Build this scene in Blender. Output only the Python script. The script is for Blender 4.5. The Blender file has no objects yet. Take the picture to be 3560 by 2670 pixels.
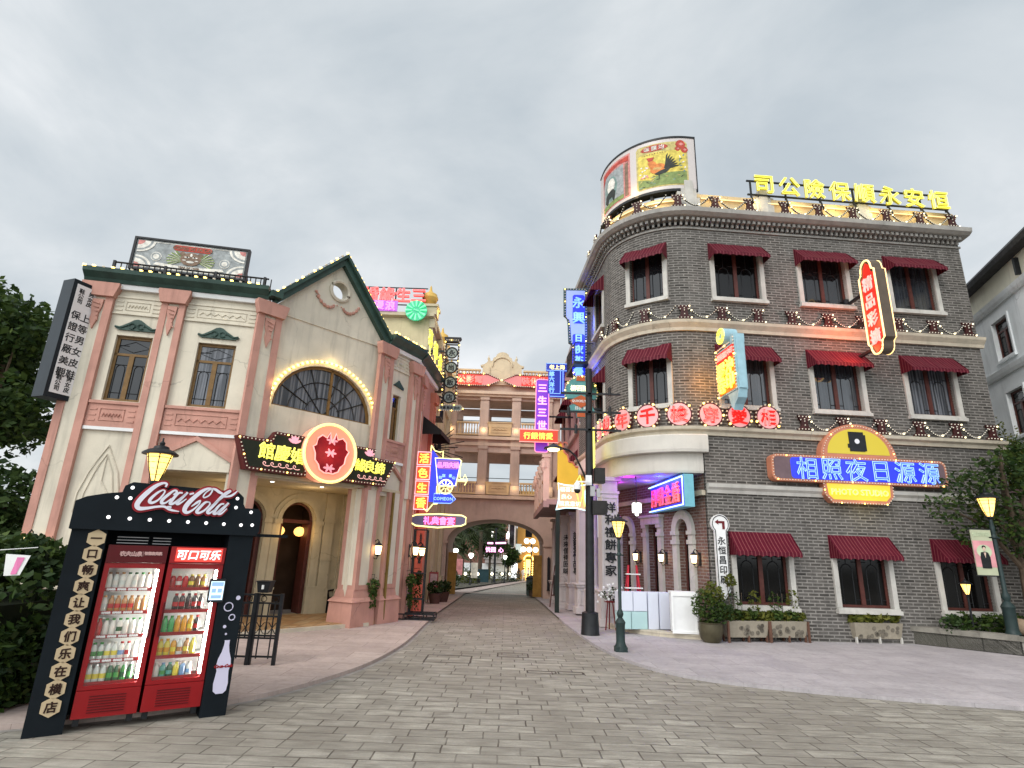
import bpy, bmesh, math, random
from mathutils import Matrix, Vector
rad = math.radians
sc = bpy.context.scene
COL = sc.collection
random.seed(7)

# ------------------------------------------------------------------ camera
cam_d = bpy.data.cameras.new("camera")
cam = bpy.data.objects.new("camera", cam_d)
COL.objects.link(cam)
sc.camera = cam
cam_d.sensor_fit = 'HORIZONTAL'
cam_d.sensor_width = 36.0
cam_d.lens = 36.0 * 1972.9 / 3560.0
cam_d.clip_start = 0.05
cam_d.clip_end = 2000
_p, _r = rad(16.4454), rad(1.9777)
_M = Matrix(((1, 0, 0), (0, math.sin(_p), -math.cos(_p)), (0, math.cos(_p), math.sin(_p))))
_Rm = Matrix(((math.cos(_r), -math.sin(_r), 0), (math.sin(_r), math.cos(_r), 0), (0, 0, 1))) @ _M
cam.matrix_world = Matrix(((_Rm[0][0], -_Rm[1][0], -_Rm[2][0], 0), (_Rm[0][1], -_Rm[1][1], -_Rm[2][1], 0),
                           (_Rm[0][2], -_Rm[1][2], -_Rm[2][2], 2.05), (0, 0, 0, 1)))
# ------------------------------------------------------------------ sky, sun, exposure
SUN_EL, SUN_AZ = 42.0, 212.0     # degrees; azimuth clockwise from +Y
W = bpy.data.worlds.new("World"); sc.world = W; W.use_nodes = True
nt = W.node_tree; nt.nodes.clear()
def N(t, **k):
    n = nt.nodes.new(t)
    for a, b in k.items(): setattr(n, a, b)
    return n
L = lambda a, b: nt.links.new(a, b)
out = N('ShaderNodeOutputWorld'); bg = N('ShaderNodeBackground')
sky = N('ShaderNodeTexSky', sky_type='NISHITA', sun_disc=False)
sky.sun_elevation = rad(SUN_EL); sky.sun_rotation = rad(SUN_AZ); sky.dust_density = 4
tc = N('ShaderNodeTexCoord'); sep = N('ShaderNodeSeparateXYZ'); L(tc.outputs['Generated'], sep.inputs[0])
zc = N('ShaderNodeMath', operation='MAXIMUM'); L(sep.outputs['Z'], zc.inputs[0]); zc.inputs[1].default_value = 0.0
za = N('ShaderNodeMath', operation='ADD'); L(zc.outputs[0], za.inputs[0]); za.inputs[1].default_value = 0.32
dx = N('ShaderNodeMath', operation='DIVIDE'); L(sep.outputs['X'], dx.inputs[0]); L(za.outputs[0], dx.inputs[1])
dy = N('ShaderNodeMath', operation='DIVIDE'); L(sep.outputs['Y'], dy.inputs[0]); L(za.outputs[0], dy.inputs[1])
cmb = N('ShaderNodeCombineXYZ'); L(dx.outputs[0], cmb.inputs[0]); L(dy.outputs[0], cmb.inputs[1])
mp = N('ShaderNodeMapping'); mp.inputs['Location'].default_value = (3.1, 1.7, 0.4); mp.inputs['Scale'].default_value = (1.0, 1.15, 1)
L(cmb.outputs[0], mp.inputs[0])
n1 = N('ShaderNodeTexNoise'); n1.inputs['Scale'].default_value = 1.45; n1.inputs['Detail'].default_value = 7; n1.inputs['Roughness'].default_value = .56
n1.inputs['Distortion'].default_value = .35
L(mp.outputs[0], n1.inputs['Vector'])
cr = N('ShaderNodeValToRGB')
e = cr.color_ramp.elements
e[0].position = .33; e[0].color = (.475, .53, .57, 1)
e[1].position = .68; e[1].color = (.83, .845, .855, 1)
m_ = e.new(.5); m_.color = (.615, .655, .68, 1)
L(n1.outputs[0], cr.inputs[0])
# boost added to the unseen sky behind and left of camera to light facades
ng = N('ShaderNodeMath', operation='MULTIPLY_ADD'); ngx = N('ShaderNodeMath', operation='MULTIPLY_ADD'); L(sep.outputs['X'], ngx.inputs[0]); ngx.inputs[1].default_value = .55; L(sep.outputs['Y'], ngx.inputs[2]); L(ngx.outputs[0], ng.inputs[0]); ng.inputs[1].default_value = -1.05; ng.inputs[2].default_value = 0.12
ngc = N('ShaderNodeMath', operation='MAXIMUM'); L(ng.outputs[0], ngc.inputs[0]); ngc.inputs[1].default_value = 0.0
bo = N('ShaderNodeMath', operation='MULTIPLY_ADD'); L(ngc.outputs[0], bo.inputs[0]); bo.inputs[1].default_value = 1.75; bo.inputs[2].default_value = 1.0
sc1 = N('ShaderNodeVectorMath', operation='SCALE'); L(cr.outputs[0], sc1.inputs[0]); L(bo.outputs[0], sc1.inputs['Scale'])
sc2 = N('ShaderNodeVectorMath', operation='SCALE'); L(sky.outputs[0], sc2.inputs[0]); sc2.inputs['Scale'].default_value = 0.012
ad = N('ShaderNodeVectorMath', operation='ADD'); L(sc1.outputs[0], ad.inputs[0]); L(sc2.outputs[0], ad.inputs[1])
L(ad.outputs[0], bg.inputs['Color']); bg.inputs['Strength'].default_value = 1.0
L(bg.outputs[0], out.inputs['Surface'])
sun_d = bpy.data.lights.new("sun", 'SUN'); sun_d.energy = 1.3; sun_d.angle = rad(25); sun_d.color = (1.0, .95, .88)
sun = bpy.data.objects.new("sun", sun_d); COL.objects.link(sun)
_az, _el = rad(SUN_AZ), rad(SUN_EL)
sun.rotation_euler = Vector((-math.sin(_az) * math.cos(_el), -math.cos(_az) * math.cos(_el), -math.sin(_el))).to_track_quat('-Z', 'Y').to_euler()
sc.view_settings.view_transform = 'Standard'; sc.view_settings.look = 'None'
sc.view_settings.exposure = 0.13; sc.view_settings.gamma = 1.0
sc.render.engine = 'CYCLES'
sc.cycles.use_denoising = True; sc.cycles.sample_clamp_indirect = 3.0; sc.cycles.max_bounces = 6
sc.cycles.transparent_max_bounces = 12; sc.cycles.caustics_reflective = False; sc.cycles.caustics_refractive = False

# ------------------------------------------------------------------ materials
MATS = {}
def _new(name):
    m = bpy.data.materials.new(name); m.use_nodes = True
    t = m.node_tree
    b = t.nodes['Principled BSDF']
    MATS[name] = m
    return m, t, b
def nd(t, typ, **k):
    n = t.nodes.new(typ)
    for a, b in k.items():
        if a in n.inputs: n.inputs[a].default_value = b
        else: setattr(n, a, b)
    return n
def mixc(t, fac, a, b, blend='MIX'):
    n = t.nodes.new('ShaderNodeMix'); n.data_type = 'RGBA'; n.blend_type = blend
    for sock, v in ((n.inputs[0], fac), (n.inputs[6], a), (n.inputs[7], b)):
        if hasattr(v, 'links'): t.links.new(v, sock)
        else: sock.default_value = v if not isinstance(v, tuple) else (*v[:3], 1)
    return n.outputs[2]
def ramp(t, src, p0, p1, c0=0.0, c1=1.0):
    n = t.nodes.new('ShaderNodeMapRange'); t.links.new(src, n.inputs[0])
    n.inputs[1].default_value = p0; n.inputs[2].default_value = p1; n.inputs[3].default_value = c0; n.inputs[4].default_value = c1
    return n.outputs[0]
def pos(t): return t.nodes.new('ShaderNodeNewGeometry').outputs['Position']
def noise(t, scale, detail=4, rough=.55, vec=None):
    n = nd(t, 'ShaderNodeTexNoise', Scale=scale, Detail=detail, Roughness=rough)
    t.links.new(vec or pos(t), n.inputs['Vector'])
    return n.outputs[0]
def bump(t, b, h, s, d=.02):
    n = nd(t, 'ShaderNodeBump', Strength=s, Distance=d); t.links.new(h, n.inputs['Height']); t.links.new(n.outputs[0], b.inputs['Normal'])
def surf(name, col, rough=.7, var=.12, scale=2.5, bmp=0.0, metal=0.0, stain=0.0, fine=30, spec=.25):
    """painted / plastered / metal surface with soft mottling, grain and streaky dirt"""
    if name in MATS: return MATS[name]
    m, t, b = _new(name)
    lo = tuple(c * (1 - var) for c in col); hi = tuple(min(1, c * (1 + var)) for c in col)
    c = mixc(t, ramp(t, noise(t, scale), .3, .7), lo, hi)
    if stain:
        mpn = t.nodes.new('ShaderNodeMapping'); mpn.inputs['Scale'].default_value = (3.2, 3.2, .35)
        t.links.new(pos(t), mpn.inputs[0])
        s = ramp(t, noise(t, 1.6, 5, .6, mpn.outputs[0]), .52, .78, 0, stain)
        c = mixc(t, s, c, tuple(x * .42 for x in col))
        vo = nd(t, 'ShaderNodeTexVoronoi', Scale=.55, feature='DISTANCE_TO_EDGE'); t.links.new(pos(t), vo.inputs['Vector'])
        wv = t.nodes.new('ShaderNodeVectorMath'); wv.operation = 'MULTIPLY_ADD'; nw = nd(t, 'ShaderNodeTexNoise', Scale=3.0, Detail=4); t.links.new(pos(t), nw.inputs['Vector']); t.links.new(nw.outputs['Color'], wv.inputs[0]); wv.inputs[1].default_value = (.5, .5, .5); t.links.new(pos(t), wv.inputs[2]); t.links.new(wv.outputs[0], vo.inputs['Vector'])
        ck = t.nodes.new('ShaderNodeMath'); ck.operation = 'MULTIPLY'; t.links.new(ramp(t, vo.outputs['Distance'], 0, .012, .5, 0), ck.inputs[0]); t.links.new(ramp(t, noise(t, .8, 3), .52, .62), ck.inputs[1])
        c = mixc(t, ck.outputs[0], c, tuple(x * .35 for x in col))
        c = mixc(t, ramp(t, noise(t, .7, 5, .65), .5, .75, 0, .35), c, tuple(x * .68 for x in col))
    t.links.new(c, b.inputs['Base Color'])
    b.inputs['Roughness'].default_value = rough; b.inputs['Metallic'].default_value = metal
    b.inputs['Specular IOR Level'].default_value = spec
    if bmp: bump(t, b, noise(t, fine, 4), bmp, .01)
    return m
def glow(name, col, strength, base=(.3, .3, .3), sample=False):
    if name in MATS: return MATS[name]
    m, t, b = _new(name)
    b.inputs['Base Color'].default_value = (*base, 1)
    b.inputs['Emission Color'].default_value = (*col, 1); b.inputs['Emission Strength'].default_value = strength
    b.inputs['Roughness'].default_value = .4
    if not sample: m.cycles.emission_sampling = 'NONE'
    return m
def uvn(t): return t.nodes.new('ShaderNodeUVMap').outputs[0]
def bricks(name, c1, c2, mortar, w, h, gap, dark=.12, rough=.85, vec='uv', bmp=.5, off=.5, tint=None):
    m, t, b = _new(name)
    v = uvn(t) if vec == 'uv' else pos(t)
    br = nd(t, 'ShaderNodeTexBrick', Scale=1.0)
    br.inputs['Brick Width'].default_value = w; br.inputs['Row Height'].default_value = h
    br.inputs['Mortar Size'].default_value = gap; br.inputs['Mortar Smooth'].default_value = .15; br.inputs['Bias'].default_value = 0
    br.offset = off
    br.inputs['Color1'].default_value = (0, 0, 0, 1); br.inputs['Color2'].default_value = (1, 1, 1, 1); br.inputs['Mortar'].default_value = (.5, .5, .5, 1)
    t.links.new(v, br.inputs['Vector'])
    sepc = t.nodes.new('ShaderNodeSeparateColor'); t.links.new(br.outputs['Color'], sepc.inputs[0])
    c = mixc(t, sepc.outputs[0], c1, c2)
    c = mixc(t, ramp(t, sepc.outputs[0], 0, .09, dark * 6, 0), c, tuple(x * .3 for x in c1))
    c = mixc(t, ramp(t, noise(t, .55, 4), .4, .68, 0, .38), c, tuple(min(1, x * 1.7) for x in c1))
    c = mixc(t, ramp(t, noise(t, 1.3, 5), .35, .75, 0, .55), c, tint or tuple(x * .72 for x in c1))
    c = mixc(t, ramp(t, noise(t, 14, 4), .3, .8, 0, .45), c, tuple(x * .62 for x in c1))
    c = mixc(t, br.outputs['Fac'], c, mixc(t, ramp(t, noise(t, 5), .3, .7), tuple(x * .6 for x in mortar), mortar))
    mpn = t.nodes.new('ShaderNodeMapping'); mpn.inputs['Scale'].default_value = (2.4, 2.4, .22); t.links.new(pos(t), mpn.inputs[0])
    c = mixc(t, ramp(t, noise(t, 1.3, 5, .65, mpn.outputs[0]), .5, .78, 0, .5), c, tuple(x * .55 for x in c1))
    t.links.new(c, b.inputs['Base Color']); b.inputs['Roughness'].default_value = rough; b.inputs['Specular IOR Level'].default_value = .2
    h_ = t.nodes.new('ShaderNodeMath'); h_.operation = 'SUBTRACT'
    t.links.new(noise(t, 25, 3), h_.inputs[0]); t.links.new(br.outputs['Fac'], h_.inputs[1])
    bump(t, b, h_.outputs[0], bmp, .012)
    return m
def stripes(name, c1, c2, period, frac, rough=.6, axis=0):
    m, t, b = _new(name)
    s = t.nodes.new('ShaderNodeSeparateXYZ'); t.links.new(uvn(t), s.inputs[0])
    d = t.nodes.new('ShaderNodeMath'); d.operation = 'DIVIDE'; t.links.new(s.outputs[axis], d.inputs[0]); d.inputs[1].default_value = period
    f = t.nodes.new('ShaderNodeMath'); f.operation = 'FRACT'; t.links.new(d.outputs[0], f.inputs[0])
    g = t.nodes.new('ShaderNodeMath'); g.operation = 'LESS_THAN'; t.links.new(f.outputs[0], g.inputs[0]); g.inputs[1].default_value = frac
    c = mixc(t, g.outputs[0], c1, c2)
    c = mixc(t, ramp(t, noise(t, 6), .4, .8, 0, .4), c, tuple(x * .6 for x in c1))
    t.links.new(c, b.inputs['Base Color']); b.inputs['Roughness'].default_value = rough; b.inputs['Specular IOR Level'].default_value = .15
    return m
def leaf(name, c1, c2):
    m, t, b = _new(name)
    oi = t.nodes.new('ShaderNodeNewGeometry')
    c = mixc(t, oi.outputs['Random Per Island'], c1, c2)
    c = mixc(t, ramp(t, noise(t, 1.2, 3), .4, .7, 0, .6), c, tuple(x * .55 for x in c1))
    t.links.new(c, b.inputs['Base Color']); b.inputs['Roughness'].default_value = .55; b.inputs['Specular IOR Level'].default_value = .2
    b.inputs['Subsurface Weight'].default_value = 0
    tr = t.nodes.new('ShaderNodeBsdfTranslucent'); t.links.new(c, tr.inputs[0])
    ms = t.nodes.new('ShaderNodeMixShader'); ms.inputs[0].default_value = .25
    t.links.new(b.outputs[0], ms.inputs[1]); t.links.new(tr.outputs[0], ms.inputs[2])
    t.links.new(ms.outputs[0], t.nodes['Material Output'].inputs[0])
    return m

cream = surf('cream plaster', (.63, .575, .465), .85, .10, 1.3, .35, stain=.5)
cream2 = surf('warm cream plaster', (.52, .45, .31), .85, .1, 2, .25, stain=.35)
pink = surf('salmon plaster', (.50, .265, .21), .85, .14, 1.8, .35, stain=.5)
pinkd = surf('deep salmon plaster', (.50, .18, .12), .8, .12, 2.2, .25, stain=.2)
rose = surf('rose plaster', (.55, .41, .335), .85, .1, 1.5, .3, stain=.3)
roselt = surf('pale rose plaster', (.66, .50, .385), .85, .1, 1.5, .3, stain=.25)
orange = surf('orange red plaster', (.60, .14, .08), .8, .1, 2.2, .2)
green = surf('dark green trim', (.035, .068, .055), .45, .25, 3, .2)
stone = surf('pale stone trim', (.50, .48, .44), .75, .12, 3, .3, stain=.4)
stone2 = surf('cream stone trim', (.52, .46, .36), .75, .12, 3, .3, stain=.35)
lint = surf('smooth pale render', (.56, .53, .48), .75, .07, 1.2, .2, stain=.25)
brickA = bricks('grey brick', (.070, .064, .058), (.154, .142, .130), (.27, .252, .23), .30, .088, .017, .16)
brickR = bricks('red brown brick', (.15, .08, .065), (.24, .14, .11), (.30, .25, .22), .30, .088, .014, .06)
def pavers(name):
    m, t, b = _new(name)
    sp = t.nodes.new('ShaderNodeMapping'); sp.inputs['Scale'].default_value = (.9, 3.2, 1); t.links.new(uvn(t), sp.inputs[0])
    wob = nd(t, 'ShaderNodeTexNoise', Scale=2.2, Detail=2); t.links.new(uvn(t), wob.inputs['Vector'])
    av = t.nodes.new('ShaderNodeVectorMath'); av.operation = 'MULTIPLY_ADD'; t.links.new(wob.outputs['Color'], av.inputs[0]); av.inputs[1].default_value = (.035, .03, 0); t.links.new(uvn(t), av.inputs[2])
    br = nd(t, 'ShaderNodeTexBrick', Scale=1.0); br.offset = .42; br.offset_frequency = 2; br.squash = 1.35; br.squash_frequency = 3
    br.inputs['Brick Width'].default_value = .44; br.inputs['Row Height'].default_value = .27; br.inputs['Mortar Size'].default_value = .011; br.inputs['Mortar Smooth'].default_value = .35; br.inputs['Bias'].default_value = 0
    br.inputs['Color1'].default_value = (0, 0, 0, 1); br.inputs['Color2'].default_value = (1, 1, 1, 1); t.links.new(av.outputs[0], br.inputs['Vector'])
    s_ = t.nodes.new('ShaderNodeSeparateColor'); t.links.new(br.outputs['Color'], s_.inputs[0])
    c = mixc(t, s_.outputs[0], (.29, .270, .228), (.44, .412, .35))
    c = mixc(t, ramp(t, noise(t, 2.3, 6, .65, sp.outputs[0]), .36, .66, 0, .85), c, (.165, .15, .125))     # worn streaks
    c = mixc(t, ramp(t, noise(t, .35, 4), .42, .66, 0, .6), c, (.19, .17, .14))
    c = mixc(t, ramp(t, noise(t, 1.1, 5, .7), .58, .74, 0, .55), c, (.42, .40, .35))                              # broad damp patches
    c = mixc(t, ramp(t, noise(t, 38, 3), .45, .75, 0, .35), c, (.20, .185, .155))
    jm = t.nodes.new('ShaderNodeMath'); jm.operation = 'MULTIPLY'; t.links.new(br.outputs['Fac'], jm.inputs[0]); t.links.new(ramp(t, noise(t, 1.7, 4), .36, .6, .3, 1), jm.inputs[1])
    c = mixc(t, jm.outputs[0], c, (.085, .072, .058))
    t.links.new(c, b.inputs['Base Color']); b.inputs['Roughness'].default_value = .75; b.inputs['Specular IOR Level'].default_value = .25
    h_ = t.nodes.new('ShaderNodeMath'); h_.operation = 'SUBTRACT'; t.links.new(noise(t, 18, 4), h_.inputs[0]); t.links.new(jm.outputs[0], h_.inputs[1]); bump(t, b, h_.outputs[0], .5, .012)
    return m
pave = pavers('road pavers')
walkL = bricks('pink slabs', (.42, .335, .30), (.50, .41, .365), (.25, .20, .175), 1.2, .6, .005, 0, .85, 'uv', .3, tint=(.33, .27, .24))
walkR = bricks('lilac slabs', (.37, .34, .345), (.45, .415, .42), (.24, .22, .22), 1.2, .6, .004, 0, .85, 'uv', .3, tint=(.29, .27, .28))
tile = bricks('porch tile', (.42, .23, .10), (.62, .46, .26), (.30, .2, .12), .3, .3, .012, 0, .45, 'uv', .1, 0)
kerbm = surf('kerb stone', (.30, .28, .255), .85, .2, 5, .4, stain=.3)
soil = surf('ground earth', (.10, .095, .075), .95, .3, .6, .4)
black = surf('black iron', (.014, .015, .017), .45, .3, 6)
blackw = surf('black wood', (.02, .018, .017), .5, .3, 6)
navy = surf('slate painted board', (.006, .0095, .013), .7, .2, 3, spec=.15)
maroon = surf('maroon board', (.085, .014, .014), .5, .2, 4)
wood = surf('brown window wood', (.17, .095, .03), .45, .2, 8)
redwood = surf('red brown wood', (.085, .026, .02), .45, .25, 8)
gold = surf('gold wood', (.33, .19, .04), .5, .2, 5)
white = surf('white paint', (.74, .74, .73), .6, .06, 3)
grey = surf('grey metal', (.35, .35, .36), .5, .1, 4)
awn = stripes('striped canvas', (.082, .004, .014), (.19, .05, .055), .105, .22)
red = surf('red enamel', (.26, .004, .007), .35, .08, 4, spec=.35)
darkred = surf('dark red enamel', (.085, .003, .006), .35, .1, 4)
darkin = surf('dark interior', (.018, .014, .013), .9, .3, 2)
slate = surf('grey slate roof', (.045, .045, .047), .8, .3, 6, .5)
wstone = surf('pale grey render', (.78, .81, .82), .85, .12, .8, .35, stain=.4)
ystone = surf('weathered cream render', (.68, .65, .53), .85, .12, .8, .3, stain=.35)
greenm = surf('bronze green lamp post', (.02, .035, .034), .45, .25, 5)
def panes(name, tint, rough=.06, curtain=0, spec=.5):
    m, t, b = _new(name)
    c = mixc(t, ramp(t, noise(t, .9, 3), .35, .7), tuple(x * .6 for x in tint), tint)
    if curtain:
        mpn = t.nodes.new('ShaderNodeMapping'); mpn.inputs['Scale'].default_value = (11, 11, .25); t.links.new(pos(t), mpn.inputs[0])
        c = mixc(t, ramp(t, noise(t, 1.5, 2, .5, mpn.outputs[0]), .42, .62, 0, curtain), c, (.26, .27, .30))
    t.links.new(c, b.inputs['Base Color']); b.inputs['Roughness'].default_value = rough; b.inputs['Specular IOR Level'].default_value = spec
    return m
glass = panes('dark window glass', (.016, .017, .02))
glassc = panes('curtained window glass', (.045, .05, .062), .06, .55)
glassb = panes('first floor window glass', (.03, .034, .042), .05, .10, 1.0)
glassd = panes('shop window glass', (.006, .0055, .0055), .08, 0, .28)
def clear_glass():
    m, t, b = _new('clear cooler glass')
    tr = t.nodes.new('ShaderNodeBsdfTransparent'); gl = t.nodes.new('ShaderNodeBsdfGlossy'); gl.inputs['Roughness'].default_value = .03
    ms = t.nodes.new('ShaderNodeMixShader'); ms.inputs[0].default_value = .05
    t.links.new(tr.outputs[0], ms.inputs[1]); t.links.new(gl.outputs[0], ms.inputs[2]); t.links.new(ms.outputs[0], t.nodes['Material Output'].inputs[0])
    return m
cglass = clear_glass()
lf_dark = leaf('dark green leaves', (.013, .034, .009), (.052, .088, .022))
lf_mid = leaf('green leaves', (.024, .054, .010), (.085, .125, .025))
lf_yel = leaf('yellow green leaves', (.06, .085, .012), (.17, .165, .03))
lf_palm = leaf('palm fronds', (.035, .055, .025), (.11, .125, .06))
bark = surf('tree bark', (.09, .065, .045), .9, .3, 6, .5)
# light sources
bulb_hot = glow('lit bulb', (1, .66, .13), 5)
bulb_dim = glow('unlit frosted bulb', (1, .85, .6), .10, (.68, .60, .48))  # unlit bulbs, with a faint glow put into them
n_yel = glow('yellow neon', (1, .90, .015), 1.35)
n_yel2 = glow('pale yellow neon', (1, .90, .26), 1.7)
n_red = glow('red neon', (1, .045, .04), 1.6)
n_redp = glow('pink red neon', (1, .24, .20), 1.5)
n_blu = glow('blue neon', (.02, .10, 1), 1.6)
n_cya = glow('pale blue neon', (.13, .38, 1), 1.5)
n_mag = glow('magenta neon', (1, .17, .85), 1.5)
n_grn = glow('green neon', (.05, 1, .30), 1.2)
n_ice = glow('ice white neon', (.55, .92, 1), 1.8)
n_org = glow('amber neon', (1, .66, .17), 1.8)
f_red = glow('red lit panel', (1, .02, .008), .42, (.5, .03, .02), True)
f_blu = glow('blue lit panel', (.004, .018, 1), .85, (.02, .03, .25), True)
f_pink = glow('pink lit panel', (1, .12, .12), .25, (.5, .2, .2), True)
f_warm = glow('warm lit shade', (1, .62, .12), 2.6, sample=True)
f_white = glow('white lit panel', (1, .98, .92), 3.0, sample=True)
f_wd = glow('soft white lit panel', (1, .93, .90), .02, (.52, .47, .45))
# ------------------------------------------------------------------ geometry helpers
I4 = Matrix.Identity(4)
def FR(x, y, ang, z=0.0):
    """frame on a wall: x runs right along it, y into it, z up"""
    return Matrix.Translation((x, y, z)) @ Matrix.Rotation(rad(ang), 4, 'Z')
def gz(y): return 0.0 if y < 20 else -.028 * (min(y, 140) - 20)
ROOT = {}
TXT = {}
def text_geo(body, size, bold=0.0, ext=0.0, outline=0.0):
    k = (body, size, bold, ext, outline)
    if k in TXT: return TXT[k]
    if bold and not outline:          # heavier strokes: the flat glyph plus a thin tube along its outline
        a, b = text_geo(body, size, 0.0, ext), text_geo(body, size, 0.0, 0.0, max(.004, bold * size * .55))
        TXT[k] = (a[0] + b[0], a[1] + [tuple(i + len(a[0]) for i in f) for f in b[1]]); return TXT[k]
    bold = 0.0
    c = bpy.data.curves.new('t', 'FONT'); c.body = body; c.size = size; c.offset = bold * size; c.extrude = ext
    c.resolution_u = 2
    if outline: c.fill_mode = 'NONE'; c.bevel_depth = outline; c.bevel_resolution = 0; c.extrude = 0; c.resolution_u = 1
    o = bpy.data.objects.new('t', c); COL.objects.link(o)
    dg = bpy.context.evaluated_depsgraph_get()
    m = bpy.data.meshes.new_from_object(o.evaluated_get(dg))
    vs = [v.co.copy() for v in m.vertices]; fs = [tuple(p.vertices) for p in m.polygons]
    bpy.data.objects.remove(o); bpy.data.curves.remove(c); bpy.data.meshes.remove(m)
    if vs:
        cx = (min(v.x for v in vs) + max(v.x for v in vs)) / 2; cy = (min(v.y for v in vs) + max(v.y for v in vs)) / 2
        vs = [Vector((v.x - cx, v.y - cy, v.z)) for v in vs]
    TXT[k] = (vs, fs); return TXT[k]
class MB:
    """collects shapes, links them as one mesh"""
    def __init__(s, M=I4): s.v = []; s.f = []; s.mi = []; s.uv = []; s.M = M; s.m = 0; s.cut = []
    def new(s):
        """what follows is a piece of its own: build() links it as a separate object"""
        s.cut.append((len(s.v), len(s.f)))
    def add(s, vs, fs, uvs=None, M=None):
        M = s.M if M is None else s.M @ M
        b = len(s.v); s.v += [M @ Vector(v) for v in vs]
        for i, f in enumerate(fs):
            s.f.append(tuple(b + j for j in f)); s.mi.append(s.m); s.uv.append(uvs[i] if uvs else None)
        return s
    def quad(s, a, b, c, d, uv=None): return s.add([a, b, c, d], [(0, 1, 2, 3)], [uv] if uv else None)
    def box(s, x0, x1, y0, y1, z0, z1, M=None):
        v = [(x0, y0, z0), (x1, y0, z0), (x1, y1, z0), (x0, y1, z0), (x0, y0, z1), (x1, y0, z1), (x1, y1, z1), (x0, y1, z1)]
        f = [(0, 1, 5, 4), (1, 2, 6, 5), (2, 3, 7, 6), (3, 0, 4, 7), (4, 5, 6, 7), (3, 2, 1, 0)]
        u = [[(x0, z0), (x1, z0), (x1, z1), (x0, z1)], [(y0, z0), (y1, z0), (y1, z1), (y0, z1)], [(x1, z0), (x0, z0), (x0, z1), (x1, z1)],
             [(y1, z0), (y0, z0), (y0, z1), (y1, z1)], [(x0, y0), (x1, y0), (x1, y1), (x0, y1)], [(x0, y1), (x1, y1), (x1, y0), (x0, y0)]]
        return s.add(v, f, u, M)
    def taper(s, cx, cy, z0, z1, a0, b0, a1, b1):
        v = [(cx - a0, cy - b0, z0), (cx + a0, cy - b0, z0), (cx + a0, cy + b0, z0), (cx - a0, cy + b0, z0),
             (cx - a1, cy - b1, z1), (cx + a1, cy - b1, z1), (cx + a1, cy + b1, z1), (cx - a1, cy + b1, z1)]
        return s.add(v, [(0, 1, 5, 4), (1, 2, 6, 5), (2, 3, 7, 6), (3, 0, 4, 7), (4, 5, 6, 7), (3, 2, 1, 0)])
    def prism(s, pts, y0, y1):
        """outline in x,z pushed from y0 (front) to y1 (back)"""
        n = len(pts)
        ar = sum(pts[i][0] * pts[(i + 1) % n][1] - pts[(i + 1) % n][0] * pts[i][1] for i in range(n))
        if ar < 0: pts = pts[::-1]
        v = [(x, y0, z) for x, z in pts] + [(x, y1, z) for x, z in pts]
        f = [tuple(range(n)), tuple(range(2 * n - 1, n - 1, -1))] + [(i, i + n, (i + 1) % n + n, (i + 1) % n) for i in range(n)]
        u = [[(x, z) for x, z in pts], [(x, z) for x, z in pts[::-1]]] + [[(0, 0)] * 4] * n
        return s.add(v, f, u)
    def slab(s, pts, z0, z1):
        """outline in x,y raised from z0 to z1"""
        n = len(pts)
        ar = sum(pts[i][0] * pts[(i + 1) % n][1] - pts[(i + 1) % n][0] * pts[i][1] for i in range(n))
        if ar < 0: pts = pts[::-1]
        v = [(x, y, z1) for x, y in pts] + [(x, y, z0) for x, y in pts]
        f = [tuple(range(n)), tuple(range(2 * n - 1, n - 1, -1))] + [((i + 1) % n, i, i + n, (i + 1) % n + n) for i in range(n)]
        u = [[p for p in pts], [p for p in pts[::-1]]] + [[(0, 0), (1, 0), (1, 1), (0, 1)]] * n
        return s.add(v, f, u)
    def lathe(s, c, prof, n=12):
        v = []; f = []
        for r, z in prof:
            for i in range(n):
                a = 2 * math.pi * i / n; v.append((c[0] + r * math.cos(a), c[1] + r * math.sin(a), c[2] + z))
        for k in range(len(prof) - 1):
            for i in range(n):
                j = (i + 1) % n; f.append((k * n + i, k * n + j, k * n + n + j, k * n + n + i))
        f.append(tuple(range(n - 1, -1, -1))); f.append(tuple((len(prof) - 1) * n + i for i in range(n)))
        return s.add(v, f)
    def tube(s, pts, r, n=6, closed=False):
        P = [Vector(p) for p in pts]; m = len(P); v = []; f = []
        rr = r if isinstance(r, (list, tuple)) else [r] * m
        for i, p in enumerate(P):
            if closed: t = P[(i + 1) % m] - P[i - 1]
            else: t = P[min(i + 1, m - 1)] - P[max(i - 1, 0)]
            t.normalize()
            a = Vector((0, 0, 1)) if abs(t.z) < .9 else Vector((1, 0, 0))
            u = t.cross(a).normalized(); w = t.cross(u)
            for k in range(n):
                an = 2 * math.pi * k / n; v.append(p + (u * math.cos(an) + w * math.sin(an)) * rr[i])
        for i in range(m if closed else m - 1):
            j = (i + 1) % m
            for k in range(n): f.append((i * n + k, j * n + k, j * n + (k + 1) % n, i * n + (k + 1) % n))
        if not closed: f.append(tuple(range(n))); f.append(tuple((m - 1) * n + k for k in range(n - 1, -1, -1)))
        return s.add(v, f)
    def ball(s, c, r, n=8, k=5, sz=1.0):
        pr = [(max(.001, r * math.sin(math.pi * i / k)), -r * sz * math.cos(math.pi * i / k)) for i in range(k + 1)]
        return s.lathe(c, pr, n)
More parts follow.
